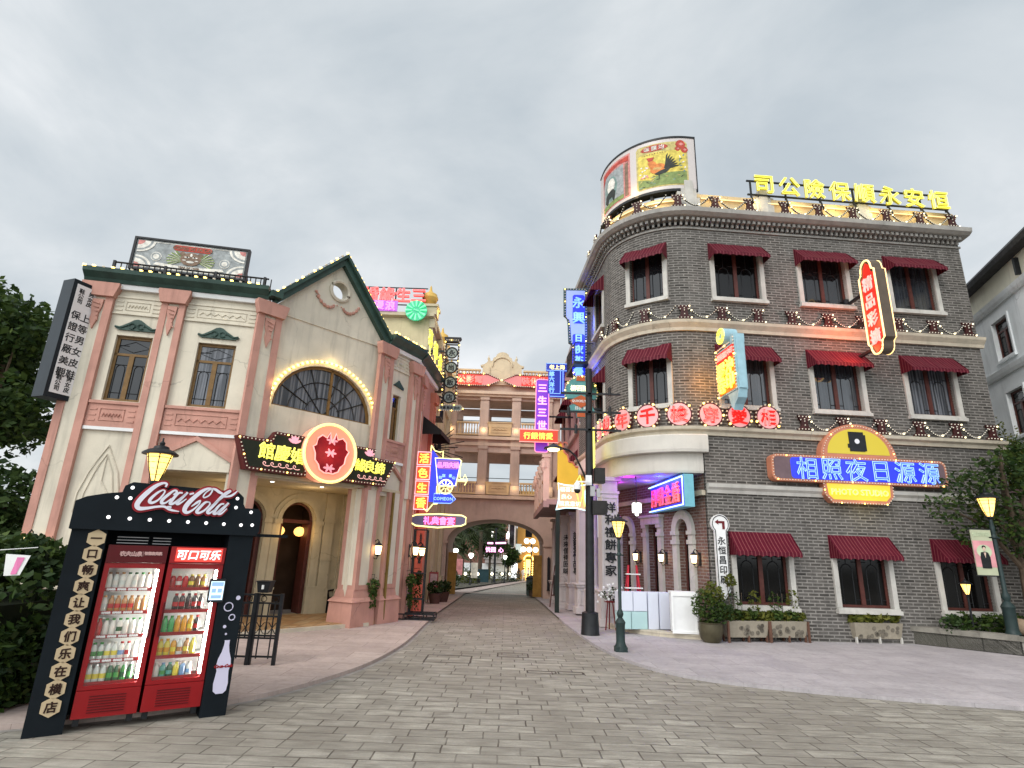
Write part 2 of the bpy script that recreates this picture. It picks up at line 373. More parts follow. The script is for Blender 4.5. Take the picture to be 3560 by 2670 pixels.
    def dot(s, c, r):
        x, y, z = c; v = [(x + r, y, z), (x - r, y, z), (x, y + r, z), (x, y - r, z), (x, y, z + r), (x, y, z - r)]
        h = r * .72
        v += [(x + i * h, y + j * h, z + k * h) for i in (-1, 1) for j in (-1, 1) for k in (-1, 1)]
        f = []
        for i in (0, 1):
            for j in (0, 1):
                for k in (0, 1):
                    q = 6 + i * 4 + j * 2 + k; a = 0 if i else 1; b = 2 if j else 3; d = 4 if k else 5
                    t = [(a, b, q), (b, d, q), (d, a, q)]
                    if (i + j + k) % 2 == 0: t = [z_[::-1] for z_ in t]
                    f += t
        return s.add(v, f)
    def text(s, body, x, z, size, y=0.0, bold=.02, ext=.004, outline=0.0, sx=1.0, rot=0.0, shear=0.0):
        vs, fs = text_geo(body, size, bold, ext, outline)
        c, d = math.cos(rot), math.sin(rot)
        return s.add([(x + (v.x * sx + v.y * shear) * c - v.y * d, y - v.z, z + (v.x * sx) * d + v.y * c) for v in vs], fs)
    def column(s, body, x, z, size, step, **k):
        for i, ch in enumerate(body): s.text(ch, x, z - i * step, size, **k)
        return s
    def build(s, name, mats, parent=None, smooth=False, loc=None):
        mats = mats if isinstance(mats, (list, tuple)) else [mats]
        if s.cut:
            cuts = [(0, 0)] + [c for c in s.cut if c[1]] + [(len(s.v), len(s.f))]; o = None
            for (v0, f0), (v1, f1) in zip(cuts, cuts[1:]):
                if f1 == f0: continue
                q = MB(); q.v = s.v[v0:v1]; q.f = [tuple(i - v0 for i in f) for f in s.f[f0:f1]]; q.mi = s.mi[f0:f1]; q.uv = s.uv[f0:f1]
                o = q.build(name, mats, parent, smooth, loc)
            return o
        if parent is not None: inv = ROOT[parent.name]
        else: inv = Matrix.Translation(Vector(loc or (0, 0, 0))).inverted()
        me = bpy.data.meshes.new(name)
        me.from_pydata([inv @ v for v in s.v], [], s.f)
        for m in mats: me.materials.append(m)
        me.polygons.foreach_set('material_index', s.mi)
        if any(s.uv):
            ul = me.uv_layers.new(name='UVMap'); k = 0
            for f, u in zip(s.f, s.uv):
                for i in range(len(f)):
                    ul.data[k].uv = u[i] if u else (0, 0)
                    k += 1
        if smooth:
            me.polygons.foreach_set('use_smooth', [True] * len(me.polygons))
            if hasattr(me, 'set_sharp_from_angle'): me.set_sharp_from_angle(angle=rad(35))
        me.update()
        o = bpy.data.objects.new(name, me); COL.objects.link(o)
        if parent is not None: o.parent = parent; ROOT[o.name] = inv
        else:
            o.location = loc or (0, 0, 0); ROOT[o.name] = inv
        return o
def tag(o, label=None, cat=None, group=None, kind=None):
    for k, v in (('label', label), ('category', cat), ('group', group), ('kind', kind)):
        if v: o[k] = v
    return o
def thing(name, label, cat, M=I4, group=None):
    if not isinstance(M, Matrix): M = Matrix.Translation(M)
    o = bpy.data.objects.new(name, None); o.empty_display_size = .2; COL.objects.link(o)
    o.matrix_world = M; ROOT[o.name] = M.inverted()
    return tag(o, label, cat, group)
def copy_thing(root, M, label, group=None):
    """a copy of a thing with copies of its parts and sub-parts, meshes shared"""
    r = root.copy(); COL.objects.link(r); r.matrix_world = M; r['label'] = label
    if group: r['group'] = group
    ROOT[r.name] = M.inverted()
    for ch in root.children:
        c = ch.copy(); COL.objects.link(c); c.parent = r
        for g in ch.children:
            d = g.copy(); COL.objects.link(d); d.parent = c
    return r
def place_part(proto, parent, M):
    """a copy of a part and its sub-parts set at M under a thing"""
    c = proto.copy(); COL.objects.link(c); c.parent = parent; c.matrix_basis = ROOT[parent.name] @ M
    for g in proto.children:
        d = g.copy(); COL.objects.link(d); d.parent = c
    return c
def proto_part(name, mb, mats, subs, smooth=False):
    """a part built round its own origin; the first use moves it, later uses copy it"""
    o = mb.build(name, mats, smooth=smooth)
    for n, b, m in subs:
        b.build(n, m, o)
    return o
class Use:
    def __init__(s, proto): s.p = proto; s.used = False
    def at(s, parent, M):
        if not s.used:
            s.used = True; s.p.parent = parent; s.p.matrix_basis = ROOT[parent.name] @ M
            return s.p
        return place_part(s.p, parent, M)
class Straight:
    def __init__(s, x, y, ang): s.x, s.y = x, y; s.d = Vector((math.cos(rad(ang)), math.sin(rad(ang)))); s.a = ang
    def P(s, t, o=0.0): return (s.x + s.d.x * t + s.d.y * o, s.y + s.d.y * t - s.d.x * o)
    def frame(s, t, o=0.0, z=0.0): return FR(*s.P(t, o), s.a, z)
    def cuts(s, a, b): return []
class Bend:
    """front straight for t > t0, round corner of radius r, then a straight street side"""
    def __init__(s, x, y, ang, t0, r, sweep=90.0):
        s.f = Straight(x, y, ang); s.t0 = t0; s.r = r; s.ang = ang; s.sw = rad(sweep); s.t1 = t0 - r * s.sw
        px, py = s.f.P(t0); s.cx, s.cy = px - s.f.d.y * r, py + s.f.d.x * r
    def P(s, t, o=0.0):
        if t >= s.t0: return s.f.P(t, o)
        k = min(s.t0 - t, s.r * s.sw) / s.r; a = rad(s.ang) - math.pi / 2 - k
        x, y = s.cx + (s.r + o) * math.cos(a), s.cy + (s.r + o) * math.sin(a)
        if t < s.t1:
            b = rad(s.ang) - s.sw; x += math.cos(b) * (t - s.t1); y += math.sin(b) * (t - s.t1)
        return (x, y)
    def angle(s, t):
        if t >= s.t0: return s.ang
        return s.ang - math.degrees(min(s.t0 - t, s.r * s.sw) / s.r)
    def frame(s, t, o=0.0, z=0.0): return FR(*s.P(t, o), s.angle(t), z)
    def cuts(s, a, b):
        n = 26
        return [t for t in [s.t1 + (s.t0 - s.t1) * i / n for i in range(n + 1)] if a < t < b]
def wall(mb, path, s0, s1, z0, z1, holes=(), reveal=.18, back=0.0):
    """wall skin along a path with openings (a,b,za,zb[,rise]); rise gives the opening an arched top"""
    S = {s0, s1, *path.cuts(s0, s1)}; Z = {z0, z1}
    for h in holes: S |= {h[0], h[1]}; Z |= {h[2], h[3]} | ({h[3] + h[4]} if len(h) > 4 else set())
    S = sorted(t for t in S if s0 - 1e-6 <= t <= s1 + 1e-6); Z = sorted(t for t in Z if z0 - 1e-6 <= t <= z1 + 1e-6)
    V = lambda t, z, o=0.0: (*path.P(t, o), z)
    for i in range(len(S) - 1):
        for j in range(len(Z) - 1):
            a, b, c, d = S[i], S[i + 1], Z[j], Z[j + 1]; ms, mz = (a + b) / 2, (c + d) / 2
            if any(h[0] < ms < h[1] and h[2] < mz < h[3] + (h[4] if len(h) > 4 else 0) for h in holes): continue
            mb.quad(V(a, c), V(b, c), V(b, d), V(a, d), [(a, c), (b, c), (b, d), (a, d)])
    for h in holes:
        a, b, c, d = h[:4]
        E_ = [((a, c), (a, d)), ((b, d), (b, c)), ((b, c), (a, c))]
        if len(h) > 4:
            n = 16; pts = [(a + (b - a) * (1 - math.cos(math.pi * i / n)) / 2, d + h[4] * math.sin(math.pi * i / n)) for i in range(n + 1)]
            top = d + h[4]
            for i in range(n):
                p, q = pts[i], pts[i + 1]
                mb.quad(V(*p), V(*q), V(q[0], top), V(p[0], top), [p, q, (q[0], top), (p[0], top)])
                E_.append((p, q))
        else: E_.append(((a, d), (b, d)))
        for p, q in E_:
            mb.quad(V(*p), V(p[0], p[1], -reveal), V(q[0], q[1], -reveal), V(*q), [(0, p[1]), (reveal, p[1]), (reveal, q[1]), (0, q[1])])
    return mb
def sweep(mb, path, s0, s1, prof, step=None):
    """moulding: closed profile (out, z) run along a path"""
    S = [s0] + path.cuts(s0, s1) + [s1]; n = len(prof); v = []; f = []
    for t in S: v += [(*path.P(t, o), z) for o, z in prof]
    for i in range(len(S) - 1):
        for k in range(n):
            j = (k + 1) % n; f.append((i * n + k, i * n + n + k, i * n + n + j, i * n + j))
    f.append(tuple(range(n))); f.append(tuple((len(S) - 1) * n + k for k in range(n - 1, -1, -1)))
    return mb.add(v, f)
def arc(cx, cz, rx, rz, a0, a1, n):
    return [(cx + rx * math.cos(rad(a0 + (a1 - a0) * i / n)), cz + rz * math.sin(rad(a0 + (a1 - a0) * i / n))) for i in range(n + 1)]
def rrect(x0, x1, z0, z1, r, n=4):
    return arc(x1 - r, z0 + r, r, r, -90, 0, n) + arc(x1 - r, z1 - r, r, r, 0, 90, n) + arc(x0 + r, z1 - r, r, r, 90, 180, n) + arc(x0 + r, z0 + r, r, r, 180, 270, n)
def along(pts, d, closed=True):
    """points every d metres along an outline"""
    P = [Vector((p[0], p[1])) for p in pts]
    if closed: P.append(P[0])
    out_ = []; need = 0.0
    for a, b in zip(P, P[1:]):
        l = (b - a).length; t = need
        while t < l: out_.append(tuple(a + (b - a) * (t / l))); t += d
        need = t - l
    return out_
def bulbs(mb, pts, y, r, every=5, ph=0):
    """bulbs of a border; slot 0 lit, slot 1 unlit"""
    for i, (x, z) in enumerate(pts):
        mb.m = 0 if (i + ph) % every == 0 else 1
        mb.dot((x, y, z), r * (1.25 if mb.m == 0 else 1))
    return mb
ORD = ['first', 'second', 'third', 'fourth', 'fifth', 'sixth', 'seventh', 'eighth', 'ninth', 'tenth', 'eleventh', 'twelfth', 'thirteenth', 'fourteenth', 'fifteenth', 'sixteenth']
def lamp(name, loc, col, power, r=.1, parent=None):
    d = bpy.data.lights.new(name, 'POINT'); d.energy = power; d.color = col; d.shadow_soft_size = r
    o = bpy.data.objects.new(name, d); COL.objects.link(o)
    if parent is not None: o.parent = parent; o.matrix_basis = ROOT[parent.name] @ Matrix.Translation(loc)
    else: o.location = loc
    return o
# ------------------------------------------------------------------ ground, road, pavements
def strip(name, ys, xl, xr, off, m, kind='structure', nx=1):
    mb = MB(); f = lambda t, y: t(y) if callable(t) else t
    for a, b in zip(ys, ys[1:]):
        for i in range(nx):
            la, ra, lb, rb = f(xl, a), f(xr, a), f(xl, b), f(xr, b)
            p, q = i / nx, (i + 1) / nx
            A, B_, C_, D_ = (la + (ra - la) * p, a), (la + (ra - la) * q, a), (lb + (rb - lb) * q, b), (lb + (rb - lb) * p, b)
            mb.quad((*A, gz(a) + off), (*B_, gz(a) + off), (*C_, gz(b) + off), (*D_, gz(b) + off), [A, B_, C_, D_])
    o = mb.build(name, m); o['kind'] = kind
    return o
def interp(tab):
    def f(y):
        if y <= tab[0][0]: return tab[0][1]
        for (a, u), (b, w) in zip(tab, tab[1:]):
            if y <= b: return u + (w - u) * (y - a) / (b - a)
        return tab[-1][1]
    return f
def chaikin(p, n=2):
    for _ in range(n):
        q = [p[0]]
        for a, b in zip(p, p[1:]):
            q += [(a[0] * .75 + b[0] * .25, a[1] * .75 + b[1] * .25), (a[0] * .25 + b[0] * .75, a[1] * .25 + b[1] * .75)]
        p = q + [p[-1]]
    return p
strip('ground', [-400, -60, 20, 60, 100, 140, 900], -600, 600, -.30, soil)
strip('road', [-14] + list(range(-10, 21, 2)) + list(range(24, 101, 4)), -26, 32, -.06, pave, nx=6)
EL = chaikin([(-26, 4.6), (-16, 5.6), (-9, 6.35), (-6.2, 6.95), (-4.75, 7.65), (-3.67, 8.54), (-3.2, 9.3), (-2.86, 10.11), (-2.55, 11.1), (-2.38, 12.08), (-2.24, 13.5), (-2.21, 14.92), (-2.24, 17), (-2.27, 20)])
ER = chaikin([(1.82, 20), (1.9, 18.2), (2.07, 15.95), (2.2, 14.5), (2.42, 13.28), (2.62, 12.6), (2.95, 11.87), (3.45, 11.3), (4.14, 10.87), (5.48, 10.39), (8.1, 9.77), (14, 8.9), (32, 7)])
mb = MB(); mb.slab(EL + [(-26, 20)], -.10, 0); mb.build('pavement', walkL)['kind'] = 'structure'
mb = MB(); mb.slab(ER + [(32, 20)], -.10, 0); mb.build('pavement', walkR)['kind'] = 'structure'
def ribbon(name, pts, w, z, m):
    mb = MB()
    for i, (a, b) in enumerate(zip(pts, pts[1:])):
        def nrm(k):
            p, q = Vector(pts[max(k - 1, 0)]), Vector(pts[min(k + 1, len(pts) - 1)]); d = (q - p).normalized(); return Vector((d.y, -d.x)) * w
        na, nb = nrm(i), nrm(i + 1)
        mb.quad((a[0], a[1], z), (b[0], b[1], z), (b[0] + nb.x, b[1] + nb.y, z), (a[0] + na.x, a[1] + na.y, z))
    mb.build(name, m)['kind'] = 'structure'
ribbon('kerb', EL, .09, -.056, kerbm); ribbon('kerb', ER, -.11, -.056, kerbm)
ys = list(range(20, 101, 4))
WL = interp([(20, -2.27), (33, -2.35), (36, -2.47), (49, -1.0), (63, .87), (82, 3.3), (100, 6)])
WLL = interp([(20, -9), (34, -9), (36, -4.4), (40, -3.55), (50, -2.1), (62, -.75), (80, 2), (100, 5)])
WR = interp([(20, 1.82), (30, 1.78), (40, 1.66), (50, 2.4), (63, 4.4), (82, 7.5), (100, 11)])
strip('pavement', ys, WLL, WL, 0, walkL); strip('pavement', ys, WR, 14, 0, walkR)
strip('garden_bed', list(range(36, 101, 4)), -26, WLL, .10, soil)
mb = MB()
for x0, x1, y0, y1 in ((-1.55, -.62, 12.1, 12.9), (-.12, .55, 12.95, 13.4), (.45, 1.0, 11.4, 11.62), (1.02, 1.5, 11.4, 11.62)):
    for a, b, c, d in ((x0, x1, y0, y0 + .03), (x0, x1, y1 - .03, y1), (x0, x0 + .03, y0 + .03, y1 - .03), (x1 - .03, x1, y0 + .03, y1 - .03)):
        mb.quad((a, c, -.055), (b, c, -.055), (b, d, -.055), (a, d, -.055))
mb.build('road_joint', surf('rusty cover rim', (.085, .07, .058), .8, .3, 6))['kind'] = 'structure'

# ------------------------------------------------------------------ cream and salmon corner building (left)
pA1 = Straight(-6.43, 13.82, 10.7); pA2 = Straight(-4.05, 16.45, 47.9); pA3 = Straight(-3.97, 16.43, 63); pA4 = Straight(-3.18, 17.99, 86)
pAin = Straight(-6.65, 17.2, 44)
A = thing('cream_building', 'cream and salmon corner building with green eaves and half round window', 'building', FR(-6.43, 13.82, 0))
w = MB(); wall(w, pA1, -4.3, 0, 0, 8.2, [(-3.42, -2.6, 5.2, 6.86), (-1.55, -.65, 5.2, 6.86), (-1.9, -.35, 0, 3.64)], .22); w.build('wall', cream, A)
w = MB(); wall(w, pA2, -3.55, .08, 0, 8.0, [(-3.2, -.33, 0, 3.6), (-3.12, -.1, 5.47, 5.5, 1.34)], .25)
F = pA2.frame(0); w.M = F
tri = [(-3.5, 8.0), (.08, 8.0), (-1.64, 10.12)]; C0 = (-1.62, 9.2); r0 = .27
angs = sorted([math.atan2(z - C0[1], x - C0[0]) for x, z in tri] + [2 * math.pi * i / 24 - math.pi for i in range(24)])
def hit(a):
    best = None
    for i in range(3):
        (x1, z1), (x2, z2) = tri[i], tri[(i + 1) % 3]; dx_, dz_ = math.cos(a), math.sin(a); ex, ez = x2 - x1, z2 - z1
        den = dx_ * ez - dz_ * ex
        if abs(den) < 1e-9: continue
        t = ((x1 - C0[0]) * ez - (z1 - C0[1]) * ex) / den; u = ((x1 - C0[0]) * dz_ - (z1 - C0[1]) * dx_) / den
        if t > 0 and -1e-6 <= u <= 1 + 1e-6 and (best is None or t < best): best = t
    return (C0[0] + math.cos(a) * best, C0[1] + math.sin(a) * best)
for i, a in enumerate(angs):
    b = angs[(i + 1) % len(angs)]
    p, q = hit(a), hit(b); pi_, qi = (C0[0] + r0 * math.cos(a), C0[1] + r0 * math.sin(a)), (C0[0] + r0 * math.cos(b), C0[1] + r0 * math.sin(b))
    for y in (0, .3): w.quad((pi_[0], y, pi_[1]), (qi[0], y, qi[1]), (q[0], y, q[1]), (p[0], y, p[1]))
    w.quad((pi_[0], 0, pi_[1]), (qi[0], 0, qi[1]), (qi[0], .3, qi[1]), (pi_[0], .3, pi_[1]))
w.build('wall', cream, A)
w = MB(); wall(w, pA3, 0, 1.78, 0, 8.1, [(.66, 1.04, 5.15, 6.62), (.02, 1.42, 0, 3.5)], .2); w.build('wall', cream, A)
w = MB(); wall(w, pA4, 0, 3.1, 0, 8.1, [], .2); w.M = pA4.frame(3.1); w.box(-.02, 0, .001, 5, 0, 8.1); w.build('wall', pink, A)
w = MB(); wall(w, pAin, -4.2, 2.35, .1, 3.62, [(0, 1.02, .1, 2.72, .55), (-1.55, -.5, .1, 2.72, .55)], .25)
w.build('wall', cream2, A)
mb = MB(pAin.frame(2.35)); mb.box(-.05, 0.0, -2.3, 0, .1, 3.62); [mb.box(-.07, -.051, -2.25, -.05, z, z + .05) for z in (.5, 1.3, 2.1, 2.9)]; mb.build('side_panel', surf('olive brown panelling', (.17, .115, .03), .6, .25, 3), A)
P_ = [pA1.P(-2.3, -.25), pA2.P(-3.3, .12), pA2.P(.25, .12), pA3.P(1.2, .10), pA3.P(1.75, -.1), pAin.P(2.35, 0), pAin.P(-4.2, 0), pA1.P(-4.2, -2)]
mb = MB(); mb.slab(P_, -.06, .10); mb.build('porch_floor', tile, A)
mb = MB(); mb.M = pA2.frame(0); mb.box(-3.9, .35, -.24, -.1, -.06, .085); mb.build('step', stone2, A)
mb = MB(); mb.slab(P_, 3.62, 3.70); mb.build('porch_ceiling', cream2, A)
mb = MB()
for t, d in ((-2.4, .8), (-1.0, .7)):
    mb.new()
    mb.lathe((*pA2.P(t, -d), 3.6), [(.05, 0), (.05, .02)], 10)
mb.build('downlight', f_white, A)
mb = MB()
mb.slab([pA1.P(-4.25, -.2), pA1.P(0, -.2), pA2.P(-.1, -.3), pA4.P(.4, -.2), pA4.P(3.1, -.2), pA4.P(3.1, -6), pA1.P(-4.25, -7)], 8.0, 8.12); mb.build('roof', slate, A)
mb = MB(); mb.M = pA4.frame(2.0)
mb.add([(-.9, 0, 6.5), (.9, 0, 6.5), (.9, -.75, 5.95), (-.9, -.75, 5.95), (-.9, -.75, 5.8), (.9, -.75, 5.8), (-.9, 0, 5.8), (.9, 0, 5.8)], [(0, 3, 2, 1), (3, 4, 5, 2), (0, 6, 4, 3), (1, 2, 5, 7)]); mb.build('awning', surf('black canvas', (.012, .010, .010), .8, .2), A)
mb = MB(); mb.M = pA1.frame(-4.3); mb.box(.0, .02, .002, 7, 0, 8.1); mb.build('side_wall', cream, A)
def pilaster(fr, a, b, z0, z1, d=.12, cap=True, base=False, pm=None, cm=None):
    pm = pm or pink; cm = cm or cream
    mb = MB(fr); h = (b - a)
    mb.box(a, a + h * .27, -d, -.001, z0, z1); mb.box(b - h * .27, b, -d, -.001, z0, z1)
    if base: mb.box(a + h * .27, b - h * .27, -d, -.001, z0, z0 + .12)
    o = mb.build('pilaster', pm, A)
    m2 = MB(fr); m2.box(a + h * .27, b - h * .27, -d + .03, -.002, z0 + (.12 if base else 0), z1); m2.build('panel', cm, o)
    if cap:
        c = MB(fr); zt = z1
        c.prism([(a - .02, zt - .34), (b + .02, zt - .34), (b + .10, zt - .06), (b + .10, zt + .02), (a - .10, zt + .02), (a - .10, zt - .06)], -d - .09, -.004)
        m = (a + b) / 2; k = h * .2
        c.m = 0
        c.prism([(m - k, zt - .42), (m + k, zt - .42), (m + k * .9, zt - .62), (m + k * .55, zt - .8), (m + k * .62, zt - .95), (m + k * .2, zt - 1.12), (m, zt - 1.2), (m - k * .2, zt - 1.12), (m - k * .62, zt - .95), (m - k * .55, zt - .8), (m - k * .9, zt - .62)], -d - .03, -d + .03)
        for q in range(5): c.tube([(m - k * .8 + q * .05, -d - .035, zt - .5 - q * .12), (m + k * .5, -d - .045, zt - .55 - q * .1)], .018, 5)
        c.build('capital', pm, o)
    return o
F1, F2, F3, F4 = pA1.frame(0), pA2.frame(0), pA3.frame(0), pA4.frame(0)
pilaster(F1, -4.27, -3.63, 0, 8.12); pilaster(F1, -2.53, -1.98, 0, 8.12)
pilaster(F2, -3.86, -3.22, 0, 8.06); pilaster(F3, -.22, .42, 3.6, 8.0); pilaster(F3, 1.36, 1.86, 3.5, 7.85)
pilaster(F4, .5, 1.0, 0, 7.7); pilaster(F4, 2.5, 3.05, 0, 7.6, pm=pinkd, cm=pink)
mb = MB(F4); mb.box(1.28, 2.42, -.16, -.002, .9, 4.6); mb.box(1.2, 2.5, -.22, -.003, 0, .9); mb.box(1.22, 2.48, -.21, -.002, 4.6, 4.75); o = mb.build('sign_pilaster', orange, A)
mb = MB(F4); mb.column('線信針織廠', 1.85, 3.55, .42, .6, y=-.17, bold=.03); mb.build('lettering', black, o)
# porch columns
for fr, a, b in ((F3, -.30, .36), (F3, .80, 1.46)):
    mb = MB(fr); d = .34
    mb.taper((a + b) / 2, d - .12, -.06, .62, .48, .42, .45, .40); mb.taper((a + b) / 2, d - .12, .62, .72, .50, .44, .40, .36); mb.taper((a + b) / 2, d - .12, .72, .92, .37, .34, .34, .31)
    mb.box(a, a + .14, -.11, .5, .92, 3.62); mb.box(b - .14, b, -.11, .5, .92, 3.62); mb.box(a + .14, b - .14, -.11, .5, .92, 1.04)
    o = mb.build('column', pink, A)
    mb = MB(fr); mb.box(a + .14, b - .14, -.085, .48, 1.04, 3.62); mb.box(a - .004, a, .0, .36, 1.04, 3.6); mb.box(b, b + .006, .02, .34, 1.04, 3.6); mb.build('panel', cream, o)
# bands, panels and relief of the front
def zig(mb, a, b, z, h, y, n):
    mb.tube([(a + (b - a) * i / n, y, z + (h if i % 2 else 0)) for i in range(n + 1)], .014, 4)
for fr, a, b in ((F1, -3.62, -2.54), (F1, -1.97, -.26), (F3, .44, 1.34)):
    mb = MB(fr); mb.box(a, b, -.06, -.002, 4.55, 5.10); mb.box(a, b, -.10, -.003, 5.10, 5.17)
    for k in range(3):
        for x in (a + .05, b - .2): mb.box(x, x + .15, -.075, -.06, 4.68 + k * .13, 4.72 + k * .13)
    mb.tube([(a + .28, -.065, 4.7), (b - .28, -.065, 4.7), (b - .28, -.065, 4.98), (a + .28, -.065, 4.98)], .014, 4, True)
    zig(mb, a + .33, b - .33, 4.79, .08, -.07, 12)
    mb.build('band', pink, A)
    mb = MB(fr); mb.box(a, b, -.085, -.003, 4.47, 4.545); mb.build('moulding', white, A)
    mb = MB(fr)
    mb.box(a, b, -.02, -.002, 7.42, 7.88)
    for z in (7.42, 7.86): mb.box(a, b, -.045, -.004, z - .02, z + .02)
    for k in range(3):
        for x in (a + .04, b - .2): mb.box(x, x + .16, -.04, -.02, 7.5 + k * .11, 7.53 + k * .11)
    mb.tube([(a + .27, -.025, 7.52), (b - .27, -.025, 7.52), (b - .27, -.025, 7.74), (a + .27, -.025, 7.74)], .012, 4, True)
    zig(mb, a + .32, b - .32, 7.59, .07, -.028, 12)
    mb.build('frieze', cream, A)
mb = MB(F1); mb.prism([(-1.95, 3.70), (-.28, 3.70), (-.28, 4.47), (-1.95, 4.47)], -.03, -.002); mb.build('panel', pink, A)
mb = MB(F1); mb.prism([(-1.93, 3.64), (-.3, 3.64), (-.3, 3.92), (-1.12, 4.40), (-1.93, 3.92)], -.05, -.003); o = mb.build('gablet', cream, A)
mb = MB(F1)
for s_ in (1, -1): mb.prism([(-1.12, 4.46), (-1.12, 4.35), (-1.12 + s_ * .84, 3.86), (-1.12 + s_ * .86, 3.96)], -.11, -.002)
mb.build('raking_moulding', pink, o)
mb = MB(F3)
mb.prism([(.9, 4.44), (.9, 4.34), (1.36, 4.0), (1.38, 4.09)], -.11, -.002); mb.prism([(.9, 4.44), (.9, 4.34), (.44, 4.0), (.42, 4.09)], -.11, -.002); mb.build('raking_moulding', pink, A)
mb = MB(F1)
for k in (0, .13):
    mb.tube([(-3.45 + k, -.01, 2.6), (-3.44 + k, -.01, 3.0), (-3.3 + k * .9, -.01, 3.5), (-3.0, -.01, 4.12 - k * 1.6), (-2.7 - k * .9, -.01, 3.5), (-2.58 - k, -.01, 3.0), (-2.57 - k, -.01, 2.6)], .022, 5)
mb.tube([(-3.0, -.01, 3.85), (-3.0, -.01, 3.3), (-2.8, -.01, 3.0)], .016, 5); mb.build('arch_relief', cream, A)
# eaves
EP = [(0, 8.16), (.16, 8.16), (.20, 8.24), (.34, 8.36), (.36, 8.46), (0, 8.46)]
for p, a, b, dz in ((pA1, -4.36, -.02, 0), (pA3, .12, 1.80, -.08), (pA4, 0.03, 3.2, -.12)):
    mb = MB(); sweep(mb, p, a, b, [(o_, z + dz) for o_, z in EP]); mb.build('eave', green, A)
    mb = MB(); sweep(mb, p, a, b, [(0, 8.04 + dz), (.10, 8.04 + dz), (.13, 8.155 + dz), (0, 8.155 + dz)]); mb.build('eave_band', white, A)
mb = MB(F2)
for (x0, z0), (x1, z1) in (((-3.52, 8.30), (-1.64, 10.26)), ((.16, 8.22), (-1.64, 10.26))):
    d = .27 if x0 < -1 else .29
    mb.prism([(x0, z0), (x1, z1), (x1, z1 - d), (x0, z0 - d)], -.16, .02)
    mb.prism([(x0 + (x0 + 1.64) * .02, z0 + .06), (x1, z1 + .07), (x1, z1 - .05), (x0, z0 - .05)], -.27, .05)
mb.box(-3.7, -3.4, -.34, -.005, 8.2, 8.36); mb.build('gable_eave', green, A)
mb = MB(F2); mb.box(-3.22, .0, -.03, -.002, 7.92, 7.97); mb.build('gable_moulding', cream, A)
mb = MB(F2); mb.tube([(C0[0] + .30 * math.cos(t), -.02, C0[1] + .30 * math.sin(t)) for t in [2 * math.pi * i / 24 for i in range(24)]], .055, 6, True); mb.build('round_window_frame', cream, A, True)
def scroll(mb, cx, cz, k, s_=1, y=-.03):
    for j in range(7):
        a = .3 + j * .32; mb.ball((cx + s_ * k * math.cos(a) * (1 - .05 * j), y, cz - k * math.sin(a) * 1.1), .055 - .004 * abs(j - 3), 6, 4)
        mb.tube([(cx + s_ * k * math.cos(a) * 1.12, y, cz - k * math.sin(a)), (cx + s_ * k * math.cos(a + .25) * .8, y - .02, cz - k * math.sin(a + .2) * 1.2)], .02, 5)
mb = MB(F2); scroll(mb, -1.95, 9.05, .42, -1); mb.new(); scroll(mb, -1.3, 9.0, .36, 1); mb.build('garland_relief', pink, A, True)
for x in (-3.0, -1.1):
    mb = MB(F1)
    mb.prism([(x - .5, 7.05), (x - .4, 6.99), (x + .4, 6.99), (x + .5, 7.05), (x + .36, 7.08), (x + .2, 7.18), (x + .08, 7.27), (x, 7.29), (x - .08, 7.27), (x - .2, 7.18), (x - .36, 7.08)], -.05, -.002)
    for s_ in (1, -1):
        mb.tube([(x + s_ * (.1 + .07 * math.cos(t)), -.06, 7.1 + .07 * math.sin(t)) for t in [i * .7 for i in range(9)]], .02, 5)
        mb.tube([(x + s_ * .2, -.06, 7.12), (x + s_ * .35, -.06, 7.04), (x + s_ * .48, -.06, 7.07)], .022, 5)
    mb.build('window_ornament', green, A, True)
mb = MB(F3); mb.prism([(.6, 6.9), (1.1, 6.84), (1.1, 6.9), (.9, 7.05), (.85, 7.1), (.8, 7.05)], -.05, -.002); mb.build('window_ornament', green, A)
# two tall casement windows
def casement(wd, h, fm, gm, lead=True):
    f = MB(); t = .07
    f.box(-wd / 2, wd / 2, .09, .15, 0, t); f.box(-wd / 2, wd / 2, .09, .15, h - t, h); f.box(-wd / 2, wd / 2, .09, .15, h * .70, h * .70 + .06)
    f.box(-wd / 2, -wd / 2 + t, .09, .15, t, h - t); f.box(wd / 2 - t, wd / 2, .09, .15, t, h - t); f.box(-.055, .055, .085, .15, t, h * .70)
    g = MB(); g.box(-wd / 2 + .01, wd / 2 - .01, .12, .14, .01, h - .01)
    l = MB()
    for s_ in (1, -1):
        c = s_ * (wd / 4 + .0); k = wd * .12
        l.tube([(c - k, .11, t)] + [(x, .11, z) for x, z in arc(c, h * .5, k, k, 180, 0, 6)] + [(c + k, .11, t)], .008, 4)
        l.tube([(c - wd * .19, .11, h * .56), (c + wd * .19, .11, h * .56)], .008, 4); l.tube([(c - wd * .19, .11, .22), (c + wd * .19, .11, .22)], .008, 4)
    l.tube([(-wd * .42, .11, h * .84), (0, .11, h * .93), (wd * .42, .11, h * .84), (0, .11, h * .76)], .008, 4, True)
    l.tube([(-wd * .42, .11, h * .86), (-wd * .15, .11, h * .86)], .008, 4)
    return f, g, l
for x, wd, h, gm, z, fr in ((-3.01, .82, 1.66, glass, 5.2, pA1), (-1.10, .90, 1.66, glassc, 5.2, pA1), (.85, .38, 1.47, glass, 5.15, pA3)):
    f, g, l = casement(wd, h, wood, gm); T = fr.frame(x, 0, z)
    for b_ in (f, g, l): b_.v = [T @ v for v in b_.v]
    o = f.build('window', wood, A); g.build('pane', gm, o); l.build('leading', black, o)
